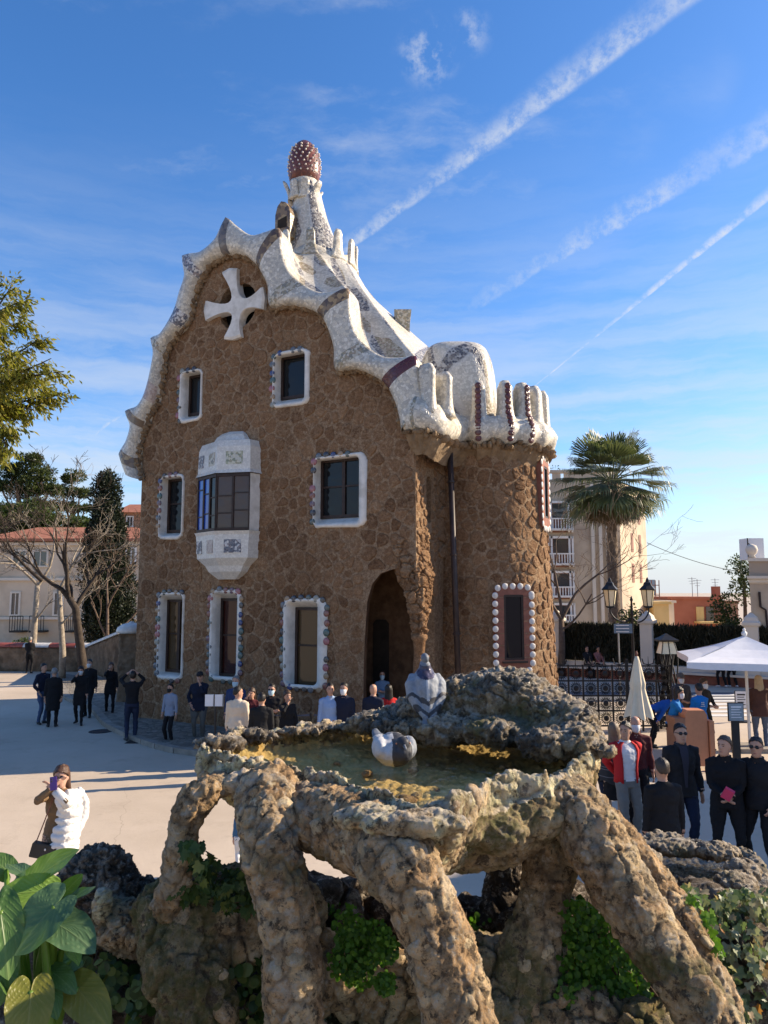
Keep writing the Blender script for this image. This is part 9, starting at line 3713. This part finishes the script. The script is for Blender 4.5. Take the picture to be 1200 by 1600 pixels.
		fs = [(k * n + j, k * n + j + 1, (k + 1) * n + j + 1, (k + 1) * n + j) for k in range(K) for j in range(n - 1)]
		me = raw_mesh('leaf', vs, fs, MATS[mat], None, True, {'vein': vein})
		lf = link_mesh('leaf', me, root)
		ft = foot or (60 + rg.uniform(-30, 30), 1640, 2.05 + rg.uniform(-.1, .1))
		F0 = at(*ft)
		mid = F0.lerp(B, 0.55) + Vector((0, -0.02, 0.05))
		st = MB()
		pts = [Vector(p) for p in catmull([F0, mid, B], 5)]
		st.tube(pts, list(np.linspace(0.013, 0.0065, len(pts))), 8)
		st.build('stalk', MATS['arum_lime'], lf, smooth=True)
	leaf(56, 1372, 116, 1326, 2.05, 2.0, 28, 'arum_green', roll=0.5, droop=0.1)
	leaf(68, 1392, -6, 1398, 2.0, 1.95, 34, 'arum_lime', roll=-0.5, droop=0.15)
	leaf(84, 1416, 12, 1490, 1.92, 1.86, 50, 'arum_blue', droop=0.2)
	leaf(90, 1424, 146, 1380, 2.05, 2.02, 27, 'arum_green', roll=-0.4, droop=0.1)
	leaf(92, 1446, 148, 1474, 1.98, 1.93, 44, 'arum_blue', droop=0.25)
	leaf(0, 1424, 16, 1530, 1.9, 1.84, 40, 'arum_green', droop=0.2)
	leaf(48, 1552, 40, 1640, 1.85, 1.78, 46, 'arum_yellow', droop=0.25)
	leaf(122, 1546, 168, 1600, 1.98, 1.92, 40, 'arum_yellow', roll=0.3, droop=0.3)
	leaf(76, 1548, 90, 1585, 1.95, 1.9, 22, 'arum_green', droop=0.3)
	leaf(40, 1368, 12, 1345, 2.15, 2.2, 24, 'arum_blue', roll=0.3, droop=0.1)
	leaf(20, 1402, 40, 1440, 2.02, 1.98, 26, 'arum_green', droop=0.2)
	leaf(80, 1440, 106, 1418, 2.0, 1.98, 14, 'arum_lime', roll=0.9, droop=0.1)
	leaf(100, 1440, 120, 1424, 2.03, 2.0, 18, 'arum_blue', roll=0.2, droop=0.2)
	leaf(30, 1380, 68, 1360, 2.12, 2.1, 20, 'arum_blue', roll=0.2, droop=0.1)
	leaf(-10, 1500, -20, 1590, 1.9, 1.85, 50, 'arum_green', droop=0.2)
	leaf(110, 1500, 60, 1520, 2.1, 2.05, 26, 'arum_green', roll=-0.3, droop=0.25)
	leaf(30, 1470, -8, 1430, 2.0, 1.95, 30, 'arum_lime', roll=0.3, droop=0.15)
	leaf(60, 1450, 30, 1400, 2.08, 2.05, 28, 'arum_green', roll=-0.3, droop=0.1)
	leaf(100, 1470, 128, 1500, 2.02, 1.98, 24, 'arum_lime', roll=-0.5, droop=0.2)
	leaf(20, 1550, -10, 1500, 1.92, 1.88, 34, 'arum_green', roll=0.4, droop=0.2)
	leaf(84, 1520, 120, 1545, 1.98, 1.95, 24, 'arum_green', droop=0.25)
	leaf(10, 1360, -20, 1335, 2.2, 2.2, 26, 'arum_green', roll=-0.2, droop=0.1)
	leaf(96, 1400, 128, 1366, 2.1, 2.1, 18, 'arum_lime', roll=0.6, droop=0.1)


build_plants()


def build_pigeons():
	def bird(label, parts, M, paint, mats, vox=0.0045):
		mb = MB()
		for fn in parts: fn(mb)
		V, F = remesh(mb.v, mb.f, vox, 3)
		N = vert_normals(V, F)
		V = V + N * (fbm(V * np.array([55, 55, 38.0]), 3, 3) * 0.006)[:, None]
		fc = V[F].mean(1)
		mi = [paint(p, n) for p, n in zip(fc, N[F].mean(1))]
		Mn = np.array(M)
		Vw = V @ Mn[:3, :3].T + Mn[:3, 3]
		me = raw_mesh('pigeon', Vw, F, [MATS[m] for m in mats], mi, True)
		return link_mesh('pigeon', me, None, label=label, category='pigeon')
	mats = ['pigeon_pale', 'pigeon_white', 'pigeon_black', 'pigeon_grey', 'pigeon_neck']
	# standing bird, back to the camera; local frame: y = its heading, z up
	prts = [lambda m: m.tube([(0, -0.115, 0.030), (0, -0.07, 0.055), (0, -0.03, 0.085), (0, 0.015, 0.118), (0, 0.045, 0.148), (0, 0.055, 0.178), (0, 0.058, 0.205)], [0.018, 0.042, 0.062, 0.070, 0.056, 0.034, 0.025], 16),
			lambda m: m.ell((0, 0.064, 0.224), (0.0215, 0.026, 0.023), 14, 10),
			lambda m: m.loft([[(a * w, y, z + b) for a, b in ((-1, -.005), (1, -.005), (1, .006), (-1, .006))] for y, z, w in ((-0.06, 0.06, 0.03), (-0.11, 0.030, 0.030), (-0.165, 0.005, 0.034))])]
	for sx in (-1, 1):
		prts.append(lambda m, sx=sx: m.tube([(sx * 0.055, 0.05, 0.145), (sx * 0.068, 0.015, 0.120), (sx * 0.060, -0.035, 0.082), (sx * 0.034, -0.09, 0.045), (sx * 0.008, -0.135, 0.026)], [0.022, 0.036, 0.038, 0.024, 0.007], 14))

	def paint(p, n):
		x, y, z = p
		if z > 0.200: return 3
		if z > 0.166: return 4
		s = -y                                       # distance towards the tail
		if abs(x) < 0.007 and 0.03 < s < 0.09: return 1
		w = s + 0.55 * abs(x)
		if s > 0.03 and (0.092 < w < 0.104 or 0.120 < w < 0.134): return 2
		if s > 0.128: return 3
		return 0
	b = at(663, 1108, 3.02)
	M = Matrix.Translation(b) @ Matrix.Rotation(R(6), 4, 'Z') @ Matrix.Rotation(R(22), 4, 'X') @ Matrix.Diagonal((0.80, 0.84, 0.88, 1.0))
	pg = bird('grey pigeon with black wing bars standing on the wet rocks, back turned', prts, M, paint, mats)

	def kid(name, fn, mat, par, MM):
		m = MB()
		fn(m)
		m.v = [tuple(MM @ Vector(v)) for v in m.v]
		m.build(name, MATS[mat], par, smooth=True)
	kid('beak', lambda m: m.tube([(0, 0.085, 0.226), (0, 0.102, 0.221), (0, 0.112, 0.214)], [0.007, 0.005, 0.002], 8), 'pigeon_black', pg, M)
	for sx in (-1, 1):
		kid('eye', lambda m: m.ell((sx * 0.020, 0.072, 0.229), (0.0035, 0.0045, 0.0045), 8, 6), 'kiosk_orange', pg, M)
		kid('leg', lambda m: [m.tube([(sx * 0.022, 0.01, 0.065), (sx * 0.024, 0.005, 0.03), (sx * 0.025, 0.012, 0.006)], [0.006, 0.0045, 0.0045], 8)] + [m.tube([(sx * 0.025, 0.012, 0.006), (sx * 0.025 + 0.022 * math.sin(a), 0.012 + 0.026 * math.cos(a), 0.002)], [0.0042, 0.003], 6) for a in (-0.6, 0, 0.6, 3.14)], 'pigeon_foot', pg, M)
	# bathing bird, puffed up in the water, facing the camera and a little right
	prts = [lambda m: m.ell((0, 0.0, 0.020), (0.078, 0.088, 0.058), 18, 12), lambda m: m.ell((0.018, -0.052, 0.030), (0.050, 0.050, 0.050), 16, 10), lambda m: m.ell((0.022, -0.070, 0.062), (0.029, 0.031, 0.029), 14, 10),
			lambda m: m.tube([(-0.02, 0.05, 0.03), (-0.05, 0.11, 0.058), (-0.06, 0.155, 0.078)], [0.045, 0.026, 0.014], 12, flat=0.5),
			lambda m: m.ell((-0.058, 0.0, 0.035), (0.032, 0.075, 0.044), 14, 10), lambda m: m.ell((0.062, 0.012, 0.034), (0.030, 0.07, 0.042), 14, 10), lambda m: m.ell((0.0, 0.02, 0.062), (0.05, 0.06, 0.028), 14, 10)]

	def paint2(p, n):
		x, y, z = p
		if y > 0.10: return 3 if z > 0.05 else 2
		w = (x - 0.020) / 0.040
		if y < -0.03 and w * w + ((z - 0.03) / 0.08) ** 2 < 1: return 2
		if y < 0.02 and abs(x - 0.022) < 0.030 and z > 0.045: return 2
		if abs(x + 0.02) < 0.012 and y > 0.0: return 3
		return 1 if x < 0.055 else 0
	b = at_z(616, 1182, ZW - 0.002)
	M = Matrix.Translation(b) @ Matrix.Rotation(R(8), 4, 'Z') @ Matrix.Scale(0.9, 4)
	pg = bird('puffed white and black pigeon bathing in the basin water', prts, M, paint2, mats)
	kid('beak', lambda m: m.tube([(0.024, -0.098, 0.060), (0.026, -0.112, 0.054), (0.027, -0.119, 0.047)], [0.007, 0.005, 0.002], 8), 'pigeon_grey', pg, M)
	for sx in (-1, 1): kid('eye', lambda m: m.ell((0.022 + sx * 0.026, -0.082, 0.066), (0.0035, 0.004, 0.004), 8, 6), 'kiosk_orange', pg, M)


build_pigeons()
bpy.data.scenes.remove(TMP)
